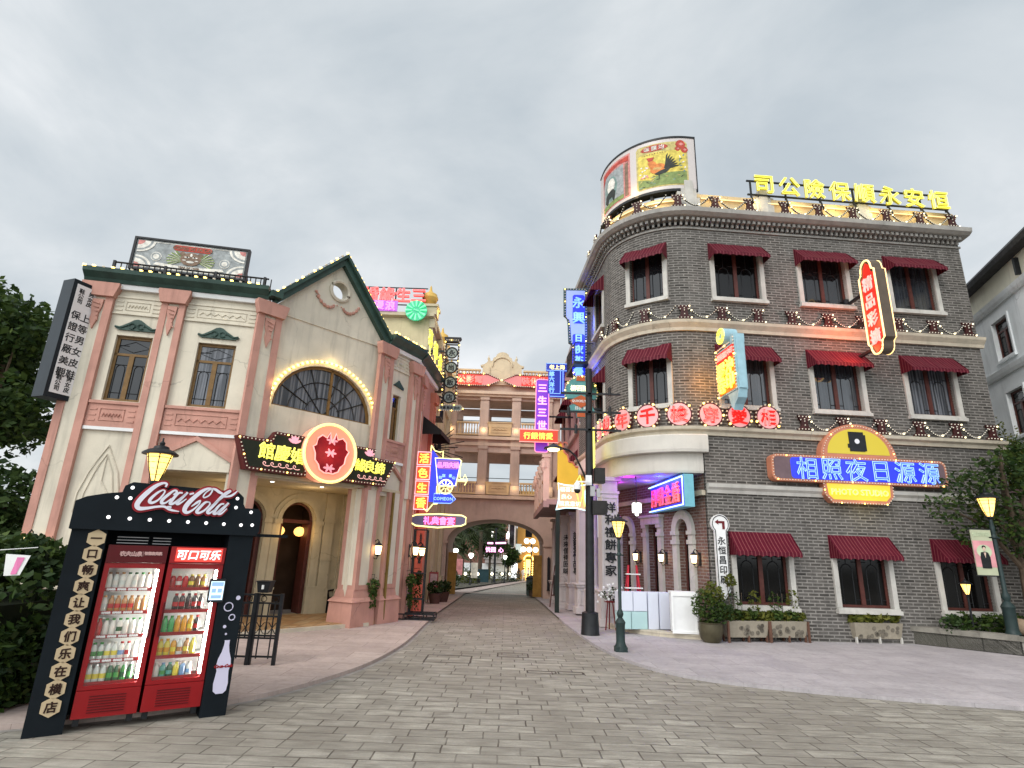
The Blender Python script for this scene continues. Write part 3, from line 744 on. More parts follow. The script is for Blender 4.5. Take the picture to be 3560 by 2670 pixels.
# half round window
o = None
cx, cz, rx, rz = -1.61, 5.47, 1.5, 1.36
f = MB(F2); n = 26
out_ = arc(cx, cz, rx + .02, rz + .01, 180, 0, n); inn = arc(cx, cz, rx - .07, rz - .07, 180, 0, n)
for i in range(n): f.add([(out_[i][0], .1, out_[i][1]), (out_[i + 1][0], .1, out_[i + 1][1]), (inn[i + 1][0], .1, inn[i + 1][1]), (inn[i][0], .1, inn[i][1]), (inn[i][0], .2, inn[i][1]), (inn[i + 1][0], .2, inn[i + 1][1])], [(0, 1, 2, 3), (3, 2, 5, 4)])
f.box(cx + .12, cx + .19, .1, .18, cz, cz + rz - .02); f.box(cx - rx, cx + rx, .1, .18, cz, cz + .05)
o = f.build('half_round_window', wood, A)
g = MB(F2); g.prism(arc(cx, cz + .01, rx, rz, 180, 0, n), .15, .17); g.build('pane', glassc, o)
l = MB(F2)
for a in (28, 50, 72, 110, 130, 152): l.tube([(cx + .5 * math.cos(rad(a)) * (0 if a in (50, 130) else 1), .13, cz + .45 * math.sin(rad(a)) * (0 if a in (50, 130) else 1)), (cx + rx * math.cos(rad(a)), .13, cz + rz * math.sin(rad(a)))], .016, 4)
for k in (.36, .68): l.tube([(x, .13, z) for x, z in arc(cx, cz, rx * k, rz * k, 180, 0, 14)], .013, 4)
l.build('leading', black, o)
# arched porch doors
for a, b in ((0, 1.02), (-1.55, -.5)):
    T = pAin.frame(0); m = (a + b) / 2
    f = MB(T); pts = [(a - .26, 2.72)] ; ao = arc(m, 2.72, (b - a) / 2 + .26, .80, 180, 0, 14); ai = arc(m, 2.72, (b - a) / 2 + .02, .56, 180, 0, 14)
    for i in range(14):
        f.prism([ao[i], ao[i + 1], ai[i + 1], ai[i]], -.06, -.002)
        f.prism([(ai[i][0] * .5 + ao[i][0] * .5, ai[i][1] * .5 + ao[i][1] * .5), (ai[i + 1][0] * .5 + ao[i + 1][0] * .5, ai[i + 1][1] * .5 + ao[i + 1][1] * .5), ai[i + 1], ai[i]], -.10, -.061)
    for x in (a - .14, b + .14):
        f.box(x - .12, x + .12, -.07, -.002, .1, 2.72); f.box(x - .15, x + .15, -.11, -.003, 2.62, 2.75); f.box(x - .15, x + .15, -.1, -.003, .1, .8); f.box(x - .17, x + .17, -.12, -.004, .8, .86)
    o = f.build('doorway', cream2, A)
    d = MB(T); d.box(a, a + .1, .08, .2, .1, 2.72); d.box(b - .1, b, .08, .2, .1, 2.72); d.box(a, b, .1, .2, 2.66, 2.76)
    d.box(b - .16, b - .11, .0, .42, .12, 2.64); d.tube([(x, .14, z) for x, z in arc(m, 2.72, (b - a) / 2 - .02, .53, 180, 0, 12)], .05, 5); d.build('door', redwood, o)
    g = MB(T); g.box(a - .2, b + .2, 1.3, 1.34, .1, 3.3); g.box(a - .24, a - .2, .25, 1.34, .1, 3.3); g.box(b + .2, b + .24, .25, 1.34, .1, 3.3); g.box(a - .2, b + .2, .25, 1.3, 3.27, 3.3); g.build('dark_hall', surf('dim hall', (.05, .03, .02), .9, .3, 2), o)  # hall shade is put into the dark colour of these walls
mb = MB(pAin.frame(0))
for x in (1.5, 2.1): mb.new(); mb.box(x - .16, x + .16, -.08, -.002, .1, 3.6); mb.box(x - .19, x + .19, -.11, -.003, .1, .8); mb.box(x - .18, x + .18, -.12, -.004, 1.6, 1.66); mb.box(x - .19, x + .19, -.12, -.004, 2.72, 2.82)
mb.build('pilaster', cream2, A)
# roof railing
mb = MB(F1); y = -.17
for x in [-3.75 + .128 * i for i in range(30)]: mb.tube([(x, y, 8.44), (x, y, 8.72)], .014, 4)
for x in (-3.78, -2.6, -1.4, -.2): mb.box(x - .03, x + .03, y - .03, y + .03, 8.44, 8.76)
mb.tube([(-3.8, y, 8.72), (-.1, y, 8.72)], .025, 5); mb.tube([(-3.8, y, 8.52), (-.1, y, 8.52)], .02, 5); mb.build('roof_railing', black, A)
# strings of bulbs along eaves and round the window
def bulb_string(name, label, group, segs, r=.034, step=.21, every=3, ph=0, hot=bulb_hot):
    mb = MB(); i = ph; P = []
    for a, b in segs:
        a, b = Vector(a), Vector(b); n = max(1, int((b - a).length / step))
        for k in range(n): P.append(a + (b - a) * (k / n))
    c = sum(P, Vector()) / len(P); c = Vector((P[0].x, P[0].y, min(p.z for p in P)))
    for p in P: mb.m = 0 if i % every < every - 1 else 1; mb.dot(p, r * (1.25 if mb.m == 0 else 1)); i += 1
    mb.m = 2; mb.tube(P, .008, 3)
    tag(mb.build(name, [hot, bulb_dim, black], None, loc=c), label, 'bulb string', group)
e1 = lambda p, t, z: (*p.P(t, .30), z)
BG = 'bulb strings on the cream building'
bulb_string('bulb_string', 'bulb string along the straight green eave below the roof billboard', BG, [(e1(pA1, -4.36, 8.49), e1(pA1, -.1, 8.49))], every=3)
bulb_string('bulb_string', 'bulb string up the left slope of the green gable', BG, [(F2 @ Vector((-3.5, -.2, 8.42)), F2 @ Vector((-1.64, -.2, 10.38)))])
bulb_string('bulb_string', 'bulb string down the right slope of the green gable', BG, [(F2 @ Vector((-1.64, -.2, 10.36)), F2 @ Vector((.16, -.2, 8.34)))], step=.13)
bulb_string('bulb_string', 'bulb string on the green eave of the street side, right of the gable', BG, [(e1(pA3, .15, 8.42), e1(pA3, 1.8, 8.42)), (e1(pA4, .1, 8.38), e1(pA4, 3.1, 8.38))], step=.14)
AP = arc(cx, cz, rx + .12, rz + .12, 180, 0, 34)
bulb_string('bulb_string', 'arch of warm bulbs round the half round window', BG, [(F2 @ Vector((AP[i][0], -.05, AP[i][1])), F2 @ Vector((AP[i + 1][0], -.05, AP[i + 1][1]))) for i in range(34)], r=.032, step=.3, every=99)
for a in (20, 90, 160): lamp('bulb_glow', F2 @ Vector((cx + 1.66 * math.cos(rad(a)), -.16, cz + 1.5 * math.sin(rad(a)))), (1, .72, .3), 2.6, .12)
mb = MB(); R0 = 3.6; c_ = (1.82, 6.78 - R0)
for i in range(48):
    a0, a1 = 2 * math.pi * i / 48, 2 * math.pi * (i + 1) / 48; P = lambda r, a: (c_[0] + r * math.cos(a), c_[1] + r * math.sin(a), -.055)
    mb.quad(P(R0 - .5, a0), P(R0, a0), P(R0, a1), P(R0 - .5, a1), [(0, i * .47), (.5, i * .47), (.5, i * .47 + .47), (0, i * .47 + .47)])
mb.build('paving_ring', bricks('pink paving ring', (.48, .38, .34), (.56, .46, .42), (.2, .16, .14), .6, .24, .008, 0, .8, 'uv', .3))['kind'] = 'structure'
# ------------------------------------------------------------------ grey brick corner building (right)
pB = Bend(8.05, 16.5, 4, -2.36, 2.3)
B = thing('brick_building', 'three storey grey brick building with rounded corner and maroon awnings', 'building', FR(8.05, 16.5, 0))
T1 = pB.t1            # where the street side starts
SE = T1 - 5.0         # its far end
cols = [(-.95, pB), (1.95, pB), (5.0, pB), (-3.9, pB), (T1 - 1.05, pB)]
WD = {-.95: .75, 1.95: .75, 5.0: .75, -3.9: .56, T1 - 1.05: .6}
rows = (6.47, 9.97)
holes = [(c - WD[c], c + WD[c], z, z + 1.72) for c, _ in cols for z in rows]
w = MB(); wall(w, pB, SE, 6.92, 5.45, 12.5, holes, .22); w.build('wall', brickA, B)
w = MB(); wall(w, pB, -2.4, 6.92, 0, 5.45, [(c - .75, c + .75, .88, 2.6) for c in (-.95, 1.95, 5.0)], .22)
w.M = pB.frame(-2.4); w.box(-.005, .0, .001, .6, 0, 5.45); w.build('wall', brickA, B)
w = MB(pB.frame(6.92)); w.box(-.01, .0, .001, 7, 0, 13.0); w.build('side_wall', brickA, B)
for za, zb in ((8.78, 9.10), (5.50, 5.74)):
    mb = MB(); sweep(mb, pB, SE, 7.0, [(0, za), (.08, za), (.10, za + .1), (.20, zb - .09), (.22, zb), (0, zb)]); mb.build('string_course', stone2, B)
mb = MB(); sweep(mb, pB, -2.4, 7.0, [(0, 3.84), (.06, 3.84), (.09, 3.93), (.16, 4.0), (.18, 4.1), (0, 4.1)]); mb.build('string_course', stone, B)
mb = MB(); sweep(mb, pB, SE, 7.12, [(0, 12.68), (.30, 12.72), (.42, 12.80), (.44, 12.94), (-.1, 12.94), (-.1, 12.68)]); o = mb.build('cornice', surf('grey stone cornice', (.34, .325, .30), .85, .15, 3, .3, stain=.5), B)
mb = MB(); t = SE + .1; cb = []
while t < 6.9:
    T = pB.frame(t); mb.M = T
    mb.box(-.045, .045, -.24, -.002, 12.58, 12.68); mb.box(-.035, .035, -.12, -.003, 12.46, 12.58); t += .17
mb.M = I4; sweep(mb, pB, SE, 6.95, [(0, 12.36), (.05, 12.36), (.05, 12.43), (0, 12.43)]); mb.build('dentils', surf('grey stone dentils', (.27, .255, .235), .85, .2, 4, .3, stain=.5), o)
w = MB(); wall(w, pB, SE, -2.4, 12.94, 13.40, [], .1); wall(w, pB, -2.4, 6.88, 12.94, 13.55, [], .1)
for t in (SE, ): pass
sweep(w, pB, SE, -2.4, [(.06, 13.40), (.06, 13.50), (-.25, 13.50), (-.25, 13.40)]); sweep(w, pB, -2.4, 6.9, [(.06, 13.55), (.06, 13.68), (-.25, 13.68), (-.25, 13.55)]); sweep(w, pB, SE, 6.88, [(-.22, 12.94), (-.2, 12.94), (-.2, 13.40), (-.22, 13.40)])
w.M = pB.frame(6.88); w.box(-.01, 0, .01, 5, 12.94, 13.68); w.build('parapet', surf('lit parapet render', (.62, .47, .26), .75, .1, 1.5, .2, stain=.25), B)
led = glow('warm light strip', (1, .64, .22), 1.25)
mb = MB(); sweep(mb, pB, SE, -2.75, [(.065, 13.36), (.09, 13.36), (.09, 13.39), (.065, 13.39)]); sweep(mb, pB, -2.0, 6.8, [(.065, 13.50), (.09, 13.50), (.09, 13.53), (.065, 13.53)]); mb.build('light_strip', led, B)
for t in (-5, -3.4, -1.6, -.2, 1.2, 2.6, 4.0, 5.4):
    lamp('parapet_glow', (*pB.P(t, .30), 13.46), (1, .74, .32), 7, .1)
mb = MB()
for t in (-2.4, .15, 3.6):
    mb.M = pB.frame(t); mb.new()
    for k, hh in ((0, 14.0 if t > -2 else 14.15), (.12, 13.85), (.24, 13.75)): mb.box(-.14 - k, .14 + k, -.12 + k * .3, .3 - k * .2, 12.95, hh)
mb.build('parapet_pier', stone, B)
mb = MB(); mb.slab([pB.P(t, -.1) for t in (SE, T1, *[T1 + (pB.t0 - T1) * i / 6 for i in range(1, 6)], pB.t0, 6.9)] + [(16, 24), (3.3, 24)], 12.7, 12.9); mb.build('roof', slate, B)
# curved porch fascia and its soffit
lo = pB.P
mb = MB(); sweep(mb, pB, SE, -2.37, [(-.6, 4.98), (.24, 4.98), (.26, 5.06), (.26, 5.46), (.2, 5.5), (-.6, 5.5)]); mb.build('porch_fascia', lint, B)
mb = MB(); sweep(mb, pB, SE, -2.45, [(-.7, 4.40), (.0, 4.40), (.02, 4.46), (.02, 4.98), (-.7, 4.98)]); mb.build('porch_fascia', lint, B)
ci = [pB.P(t, -.35) for t in (T1 - 3, T1, *[T1 + (pB.t0 - T1) * i / 8 for i in range(1, 8)], pB.t0)]
mb = MB(); mb.slab(ci + [(6.2, 17), (6.2, 24), (3.5, 24)], 4.41, 4.5); mb.build('porch_ceiling', lint, B)
mb = MB()
pf = [pB.P(t, .22) for t in (T1 - 3, T1, *[T1 + (pB.t0 - T1) * i / 10 for i in range(1, 10)], -2.5)]
mb.slab(pf + [(5.9, 16.8), (5.5, 23), (3.2, 23)], -.06, .11); mb.build('porch_floor', bricks('porch stone floor', (.20, .15, .14), (.26, .20, .18), (.15, .12, .11), .6, .6, .01, 0, .6, 'uv', .1), B)
mb = MB(); S_ = [T1 - 2] + pB.cuts(T1, -2.4) + [-2.45]
sweep(mb, pB, T1 - 2, -2.42, [(-.05, -.06), (.26, -.06), (.26, .08), (.28, .08), (.28, .13), (-.05, .13)]); mb.build('step', stone2, B)
# back wall of the porch
pBi = Straight(5.62, 16.42, 285)       # s runs towards the front corner
w = MB(); wall(w, pBi, -6.5, 0, .1, 4.42, [(-1.48, -.82, .1, 2.75, .34), (-3.35, -2.6, .1, 3.0), (-5.3, -4.5, .1, 2.75, .4)], .3); w.build('wall', brickR, B)
mb = MB(pBi.frame(0))
for a, b, arch in ((-1.48, -.82, 1), (-3.35, -2.6, 0), (-5.3, -4.5, 1)):
    m = (a + b) / 2; f = MB(pBi.frame(0)); zt = 2.75 if arch else 3.0
    for x in (a - .11, b + .11): f.box(x - .12, x + .12, -.10, -.002, .1, zt); f.box(x - .15, x + .15, -.14, -.003, zt - .32, zt - .2); f.box(x - .15, x + .15, -.14, -.003, zt - .05, zt + .06); f.box(x - .14, x + .14, -.13, -.003, .1, .5)
    if arch:
        ao = arc(m, zt + .06, (b - a) / 2 + .24, .62, 180, 0, 12); ai = arc(m, zt + .06, (b - a) / 2, .36, 180, 0, 12)
        for i in range(12): f.prism([ao[i], ao[i + 1], ai[i + 1], ai[i]], -.11, -.002)
    else: f.box(a - .26, b + .26, -.16, -.002, zt + .06, zt + .28); f.box(a - .32, b + .32, -.2, -.003, zt + .28, zt + .36)
    o = f.build('doorway', stone, B)
    d = MB(pBi.frame(0)); d.box(a, b, .2, .24, .1, zt + .38); d.build('door', redwood, o)
    d = MB(pBi.frame(0)); d.box(a + .12, m - .04, .18, .199, .5, zt - .1); d.box(m + .04, b - .12, .18, .199, .5, zt - .1); d.build('pane', glassd, o)
mb = MB(pBi.frame(0)); mb.box(-6.5, .05, -.12, -.004, 3.78, 3.92); mb.build('porch_moulding', stone2, B)
# porch pillars with raised panels
lilac = surf('pale lilac render', (.50, .46, .45), .75, .08, 1.5, .25, stain=.25)
def pillar(parent, x, y, ang, txt, k=1.0, hw=.27, top=4.4, z0=.0):
    T = FR(x, y, ang, z0); mb = MB(T)
    mb.box(-hw, hw, -hw, hw, 1.02, top - .5); mb.box(-hw - .03, hw + .03, -hw - .03, hw + .03, top - .5, top - .42); mb.box(-hw + .02, hw - .02, -hw + .02, hw - .02, top - .42, top - .1); mb.box(-hw - .08, hw + .08, -hw - .08, hw + .08, top - .1, top + .02)
    mb.box(-hw - .10, hw + .10, -hw - .1, hw + .1, .02, .22); mb.box(-hw - .05, hw + .05, -hw - .05, hw + .05, .22, .90); mb.box(-hw - .1, hw + .1, -hw - .1, hw + .1, .90, .98); mb.box(-hw - .13, hw + .13, -hw - .13, hw + .13, .98, 1.02)
    for s_ in (-1, 1):
        mb.box(s_ * (hw - .04) - .02, s_ * (hw - .04) + .02, -hw - .02, -hw, 1.15, top - .62); mb.box(s_ * (hw - .06) - .02, s_ * (hw - .06) + .02, -hw - .07, -hw - .05, .3, .82)
    mb.box(-hw + .02, hw - .02, -hw - .02, -hw, 1.12, 1.16); mb.box(-hw + .02, hw - .02, -hw - .02, -hw, top - .64, top - .6); mb.box(-hw + .05, hw - .05, -hw - .07, -hw - .05, .3, .34); mb.box(-hw + .05, hw - .05, -hw - .07, -hw - .05, .78, .82)
    o = mb.build('pillar', lilac, parent)
    if txt:
        mb = MB(T); n = len(txt); st = (top - 2.15) / n
        mb.column(txt, 0, top - .92, .32 * k, st, y=-hw - .02, bold=.035, ext=.02, sx=1.1); mb.build('lettering', black, o)
    return o
pillar(B, 3.18, 18.35, 3, '祥利禮餅專家', 1.05)
mb = MB(); mb.lathe((2.98, 20.4, 0), [(.3, .0), (.3, .9), (.22, 1.0), (.19, 1.1), (.17, 4.0), (.24, 4.2), (.26, 4.4)], 14); mb.build('round_column', lilac, B, True)
# windows: one prototype per width, copied
def awning_mb(wd, dep=.48, drop=.53, val=.13):
    mb = MB(); a = wd / 2
    A_, B_, C_, D_ = (-a, 0, 0), (a, 0, 0), (a, -dep, -drop), (-a, -dep, -drop)
    rs = random.Random(int(wd * 1000)); nx, ny = 10, 5
    def G_(i, j):
        u, v = i / nx, j / ny; sg = .035 * math.sin(math.pi * v) * (.6 + .4 * math.cos(u * nx * math.pi)); return (-a + wd * u, -dep * v + .01 * math.sin(i * 2.1), -drop * v - sg)
    for i in range(nx):
        for j in range(ny): mb.quad(G_(i, j), G_(i, j + 1), G_(i + 1, j + 1), G_(i + 1, j), [(-a + wd * i / nx, 0), (-a + wd * i / nx, .1), (-a + wd * (i + 1) / nx, .1), (-a + wd * (i + 1) / nx, 0)])
    n = int(wd / .105)
    for i in range(n):
        x0, x1 = -a + wd * i / n, -a + wd * (i + 1) / n; xm = (x0 + x1) / 2; e_ = val * (.72 if i % 2 else 1.0)
        mb.add([(x0, -dep, -drop), (x1, -dep, -drop), (x1, -dep - .01, -drop - val * .8), (xm, -dep - .01, -drop - e_), (x0, -dep - .01, -drop - val * .8)], [(0, 1, 2, 3, 4)], [[(x0, 0), (x1, 0), (x1, 1), (xm, 1), (x0, 1)]])
    for x in (-a, a):
        mb.add([(x, 0, 0), (x, -dep, -drop), (x, -dep, -drop - val * .8), (x, 0, -drop - val * .8)], [(0, 1, 2, 3)], [[(0, 0), (dep, 0), (dep, 1), (0, 1)]])
    return mb
def bwindow(hw, h, gm, fm, curtain=True, surround=True):
    f = MB(); t = .07
    f.box(-hw, -hw + t, .12, .19, 0, h); f.box(hw - t, hw, .12, .19, 0, h); f.box(-hw + t, hw - t, .12, .19, 0, t); f.box(-hw + t, hw - t, .12, .19, h - t, h); f.box(-.06, .06, .11, .19, t, h - t)
    g = MB(); g.box(-hw + .01, hw - .01, .15, .17, .01, h - .01)
    l = MB()
    for c in (-hw / 2, hw / 2):
        k = hw * .22
        l.tube([(c - k, .145, .08)] + [(x, .145, z) for x, z in arc(c, h * .56, k, k * 1.1, 180, 0, 8)] + [(c + k, .145, .08)], .014, 4)
        l.tube([(c, .145, h * .56 + k), (c, .145, h - .08)], .013, 4)
        for z in (h * .7, .2): l.tube([(c - hw * .42, .145, z), (c - k, .145, z)], .013, 4); l.tube([(c + k, .145, z), (c + hw * .42, .145, z)], .013, 4)
    s_ = MB(); s_.box(-hw - .17, hw + .17, -.14, -.002, -.15, -.05); s_.box(-hw - .14, hw + .14, -.10, -.002, -.05, .0)
    u = MB()
    for x in (-1, 1): u.box(min(x * hw, x * (hw + .14)), max(x * hw, x * (hw + .14)), -.06, .1, 0.002, h + .05)
    u.box(-hw, hw, -.04, .1, h, h + .14)
    a = awning_mb(hw * 2 + .32)
    a.v = [v + Vector((0, -.005, h + .20)) for v in a.v]
    return Use(proto_part('window', f, fm, [('pane', g, gm), ('leading', l, black), ('sill', s_, stone), ('surround', u, stone), ('awning', a, awn)]))
wB = bwindow(.75, 1.72, glassb, redwood); wC = bwindow(.56, 1.72, glass, redwood); wS = bwindow(.6, 1.72, glass, redwood); wG = bwindow(.75, 1.72, glassd, redwood)
def repane(o, m):
    for ch in o.children:
        if ch.name.startswith('pane'): ch.material_slots[0].link = 'OBJECT'; ch.material_slots[0].material = m
for i, c in enumerate((-.95, 1.95, 5.0)):
    for j, z in enumerate(rows): repane(wB.at(B, pB.frame(c, 0, z)), (glassb, glassd, glassb, glass, glassc, glassb)[i * 2 + j])
    wG.at(B, pB.frame(c, 0, .88))
for z in rows: wC.at(B, pB.frame(-3.9, -.06, z)); wS.at(B, pB.frame(T1 - 1.05, 0, z))
mb = MB()
mb.M = pB.frame(T1 - 3.0); 
for z in (9.0,):
    mb.box(-.9, .9, -.75, 0, z, z + .12)
    for x in [-.88 + .16 * i for i in range(12)]: mb.tube([(x, -.72, z + .12), (x, -.72, z + .85)], .012, 4)
    for y in (-.5, -.25): mb.tube([(.88, y, z + .12), (.88, y, z + .85)], .012, 4)
    mb.tube([(-.9, -.72, z + .86), (.88, -.72, z + .86), (.88, 0, z + .86)], .022, 5)
mb.build('balcony', black, B)
# bulb ornaments: flared bell plate and the chain of bulbs hanging to the next one
def ornament(chain):
    pl = MB(); pl.prism([(-.20, .24), (.20, .24), (.15, .12), (.10, .04), (.12, -.1), (.28, -.24), (.14, -.20), (0, -.22), (-.14, -.20), (-.28, -.24), (-.12, -.1), (-.10, .04), (-.15, .12)], -.09, -.03)
    pl.box(-.03, .03, -.03, .05, .0, .06)
    bl = MB()
    pts = [(-.16, .2), (-.05, .2), (.06, .2), (.16, .2), (-.12, .1), (.12, .1), (0, .06), (0, -.06), (-.2, -.19), (-.1, -.18), (0, -.18), (.1, -.18), (.21, -.19), (0, .13)]
    for i, (x, z) in enumerate(pts): bl.m = 0 if i in (3, 12) else 1; bl.dot((x, -.105, z), .026 if bl.m == 0 else .018)
    ch = MB()
    if chain:
        n = 15; Q = [(.16 + (chain - .32) * i / n, -.06, .12 - .30 * math.sin(math.pi * i / n)) for i in range(n + 1)]
        ch.m = 2; ch.tube(Q, .026, 4)
        for i, q in enumerate(Q): ch.m = 0 if i in (1, 9) else 1; ch.dot((q[0], q[1] - .03, q[2]), .028 if ch.m == 0 else .018)
    return pl, bl, ch
rowsO = [(13.22, .22, [-.45 - 1.18 * k for k in range(6, 0, -1)] + [-.45], 'top parapet'), (13.22, .22, [.75, 1.92, 3.09, 4.27, 5.45, 6.6], 'top parapet'),
         (9.36, .04, [-.43 - 1.17 * k for k in range(5, 0, -1)] + [-.43], 'middle ledge'), (9.36, .04, [.66, 1.85, 2.98, 4.2, 5.37, 6.55], 'middle ledge'),
         (6.0, .02, [.69, 1.9, 3.1, 4.33, 5.5, 6.66], 'ledge above the blue sign')]
protoO = {}; bulb_w = glow('warm white bulb', (1, .86, .50), 2.4); bulb_d = glow('pearl bulb', (1, .92, .75), .12, (.72, .68, .58))
for z, o_, ss, what in rowsO:
    grp = 'bell shaped bulb ornaments on the brick building'
    for i, t in enumerate(ss):
        ch = i < len(ss) - 1
        half = '' if z < 7 else (' in the left run' if ss[0] < 0 else ' in the right run')
        lab = '%s bell shaped bulb ornament from the left%s on the %s' % (ORD[i], half, what)
        M = pB.frame(t, o_, z)
        if ch not in protoO:
            pl, bl, cn = ornament(1.17 if ch else 0)
            r_ = thing('bulb_ornament', lab, 'bulb ornament', I4, grp)
            pl.build('plate', surf('dark brown plate', (.045, .012, .011), .5, .3, 6), r_); bl.build('bulb_border', [bulb_w, bulb_d], r_)
            if ch: cn.build('bulb_chain', [bulb_w, bulb_d, black], r_)
            r_.matrix_world = M; protoO[ch] = r_
        else: copy_thing(protoO[ch], M, lab, grp)
# curved roof billboard with two posters
pBB = Bend(8.05, 16.5, 4, -2.36, 2.3); q0, q1 = -2.36 + .26, T1 - .3
bb = thing('curved_billboard', 'curved roof billboard with rooster and elephant posters on posts', 'billboard', (5.54, 18.63, 13.6))
off = .06
mb = MB(); sweep(mb, pBB, q1, q0, [(off - .26, 13.85), (off, 13.85), (off, 15.90), (off - .26, 15.90)]); mb.build('panel', f_wd, bb)
mb = MB(); sweep(mb, pBB, q1, q0 + .03, [(off - .28, 15.88), (off + .02, 15.88), (off + .02, 15.95), (off - .28, 15.95)]); sweep(mb, pBB, q1, q0 + .03, [(off - .3, 13.77), (off + .02, 13.77), (off + .02, 13.86), (off - .3, 13.86)])
T = pBB.frame(q0, off); mb.M = T; mb.box(0, .03, -.02, .28, 13.77, 15.95)
for t in (-2.9, -3.6, -4.3, -5.0, -5.7):
    mb.M = pBB.frame(t, off - .13); mb.box(-.04, .04, -.04, .04, 12.9, 13.8); mb.tube([(0, 0, 13.8), (.3, .5, 12.9)], .025, 4)
mb.build('frame', black, bb)
def curved(pts, o=.004): return [(*pBB.P(s_, off + o), z) for s_, z in pts]
def cpoly(mb, pts, o):
    """flat shape laid on the curved panel, cut into narrow slices"""
    xs = sorted({p[0] for p in pts}); 
    s0, s1 = xs[0], xs[-1]; n = max(2, int((s1 - s0) / .06)); P = pts + [pts[0]]
    def rng(x):
        zs = []
        for (a, c), (b, d) in zip(P, P[1:]):
            if (a - x) * (b - x) <= 0 and abs(a - b) > 1e-9: zs.append(c + (d - c) * (x - a) / (b - a))
        return (min(zs), max(zs)) if zs else None
    for i in range(n):
        x0, x1 = s0 + (s1 - s0) * i / n + 1e-5, s0 + (s1 - s0) * (i + 1) / n - 1e-5
        a, b = rng(x0), rng(x1)
        if a and b: mb.quad((*pBB.P(x0, off + o), a[0]), (*pBB.P(x1, off + o), b[0]), (*pBB.P(x1, off + o), b[1]), (*pBB.P(x0, off + o), a[1]))
def ell(cx, cz, rx, rz, n=16, rot=0):
    c, d = math.cos(rad(rot)), math.sin(rad(rot))
    return [(cx + rx * math.cos(t) * c - rz * math.sin(t) * d, cz + rx * math.cos(t) * d + rz * math.sin(t) * c) for t in [2 * math.pi * i / n for i in range(n)]]
pt = {n: surf('poster ' + n, c, .6, .3, 9) for n, c in (('ochre', (.50, .42, .16)), ('red', (.42, .06, .04)), ('green', (.20, .26, .09)), ('yellow', (.62, .50, .10)), ('orange', (.60, .20, .05)), ('dark', (.03, .035, .03)), ('white', (.72, .69, .62)), ('teal', (.18, .26, .24)), ('rose', (.55, .22, .20)), ('grey', (.30, .32, .32)), ('brown', (.20, .13, .09)))}
PM = list(pt.values()); PK = {k: i for i, k in enumerate(pt)}
mb = MB()
def C(k, pts, o): mb.m = PK[k]; cpoly(mb, pts, o)
a, b, c, d = -4.06, -2.36, 14.0, 15.74
C('ochre', rrect(a, b, c, d, .1), .004); C('yellow', rrect(a + .06, b - .06, c + .05, d - .35, .05), .008)
C('green', [(a + .06, c + .05), (b - .06, c + .05), (b - .06, c + .55), (a + .8, c + .5), (a + .5, c + .3), (a + .06, c + .42)], .012)
C('red', ell(a + .62, d - .17, .46, .13), .012); mb.m = PK['white']
for i, ch in enumerate('味鹽均'):
    vs, fs = text_geo(ch, .2, .03, 0.0)
    mb.add([(*pBB.P(a + .38 + i * .24 + v.x, off + .018), d - .17 + v.y) for v in vs], fs)
for x, z, r in ((b - .22, d - .12, .17), (b - .1, d - .34, .13), (b - .32, d - .3, .1)): C('red', ell(x, z, r, r), .014); C('rose', ell(x + .02, z, r * .5, r * .4), .018)
# rooster: body, breast, tail plumes, head, comb, legs
C('orange', ell(a + .72, c + .72, .27, .19, 16, 12), .018); C('orange', [(a + .42, c + .75), (a + .40, c + 1.0), (a + .52, c + 1.12), (a + .64, c + 1.0), (a + .72, c + .85)], .019); C('red', [(a + .38, c + 1.06), (a + .36, c + 1.22), (a + .5, c + 1.2), (a + .62, c + 1.2), (a + .58, c + 1.06)], .020)
C('dark', [(a + .8, c + .62), (a + 1.15, c + .72), (a + 1.0, c + .52), (a + .7, c + .45), (a + .6, c + .52)], .020)
for k in range(7): C('dark', ell(a + 1.0 + .03 * k, c + 1.02 - .05 * k, .035, .3 - .01 * k, 10, -10 - 11 * k), .019)
C('dark', [(a + .74, c + .5), (a + .78, c + .5), (a + .77, c + .3), (a + .74, c + .3)], .021)
rp = random.Random(4)
for q in range(16): C('white' if q % 3 else 'rose', ell(a + .12 + rp.random() * .3, c + .42 + rp.random() * .5, .04, .035, 7), .016 + q * .0002)
for q in range(22): C(('green', 'teal', 'ochre', 'dark')[q % 4], ell(a + .1 + rp.random() * 1.45, c + .08 + rp.random() * .36, .07, .02, 6, rp.random() * 90 - 45), .0142 + q * .0001)
for q in range(10): C(('teal', 'green', 'white')[q % 3], ell(b - .2 + rp.uniform(-.08, .1), c + .55 + q * .07, .07, .03, 6, rp.random() * 180), .017 + q * .0001)
for q in range(9): C('brown', ell(a + .3 + q * .085, d - .40, .03, .022, 6), .014)
for q in range(5): C('ochre', ell(a + .6 + q * .05, c + .74 - q * .01, .018, .10, 6, -40), .0195)
a, b = -5.85, -4.3
C('rose', [(a, c), (b, c), (b, d), (a, d)], .004); C('grey', [(a + .08, c + .05), (b - .28, c + .05), (b - .28, d - .3), (a + .08, d - .3)], .008); C('red', [(a + .05, d - .62), (a + .3, d - .28), (b - .5, d - .2), (b - .06, d - .3), (b - .06, d - .08), (a + .05, d - .08)], .012)
C('teal', ell(a + .62, c + .78, .36, .5), .012); C('white', ell(a + .62, c + .9, .25, .3), .014); C('brown', [(b - .22, c + .06), (b - .08, c + .06), (b - .08, d - .35), (b - .22, d - .35)], .012)
C('dark', [(a + .35, c + .22), (a + .45, c + .22), (a + .48, c + .4), (a + .7, c + .4), (a + .74, c + .22), (a + .85, c + .22), (a + .88, c + .55), (a + .75, c + .72), (a + .45, c + .7), (a + .3, c + .62), (a + .24, c + .36), (a + .3, c + .34)], .018)
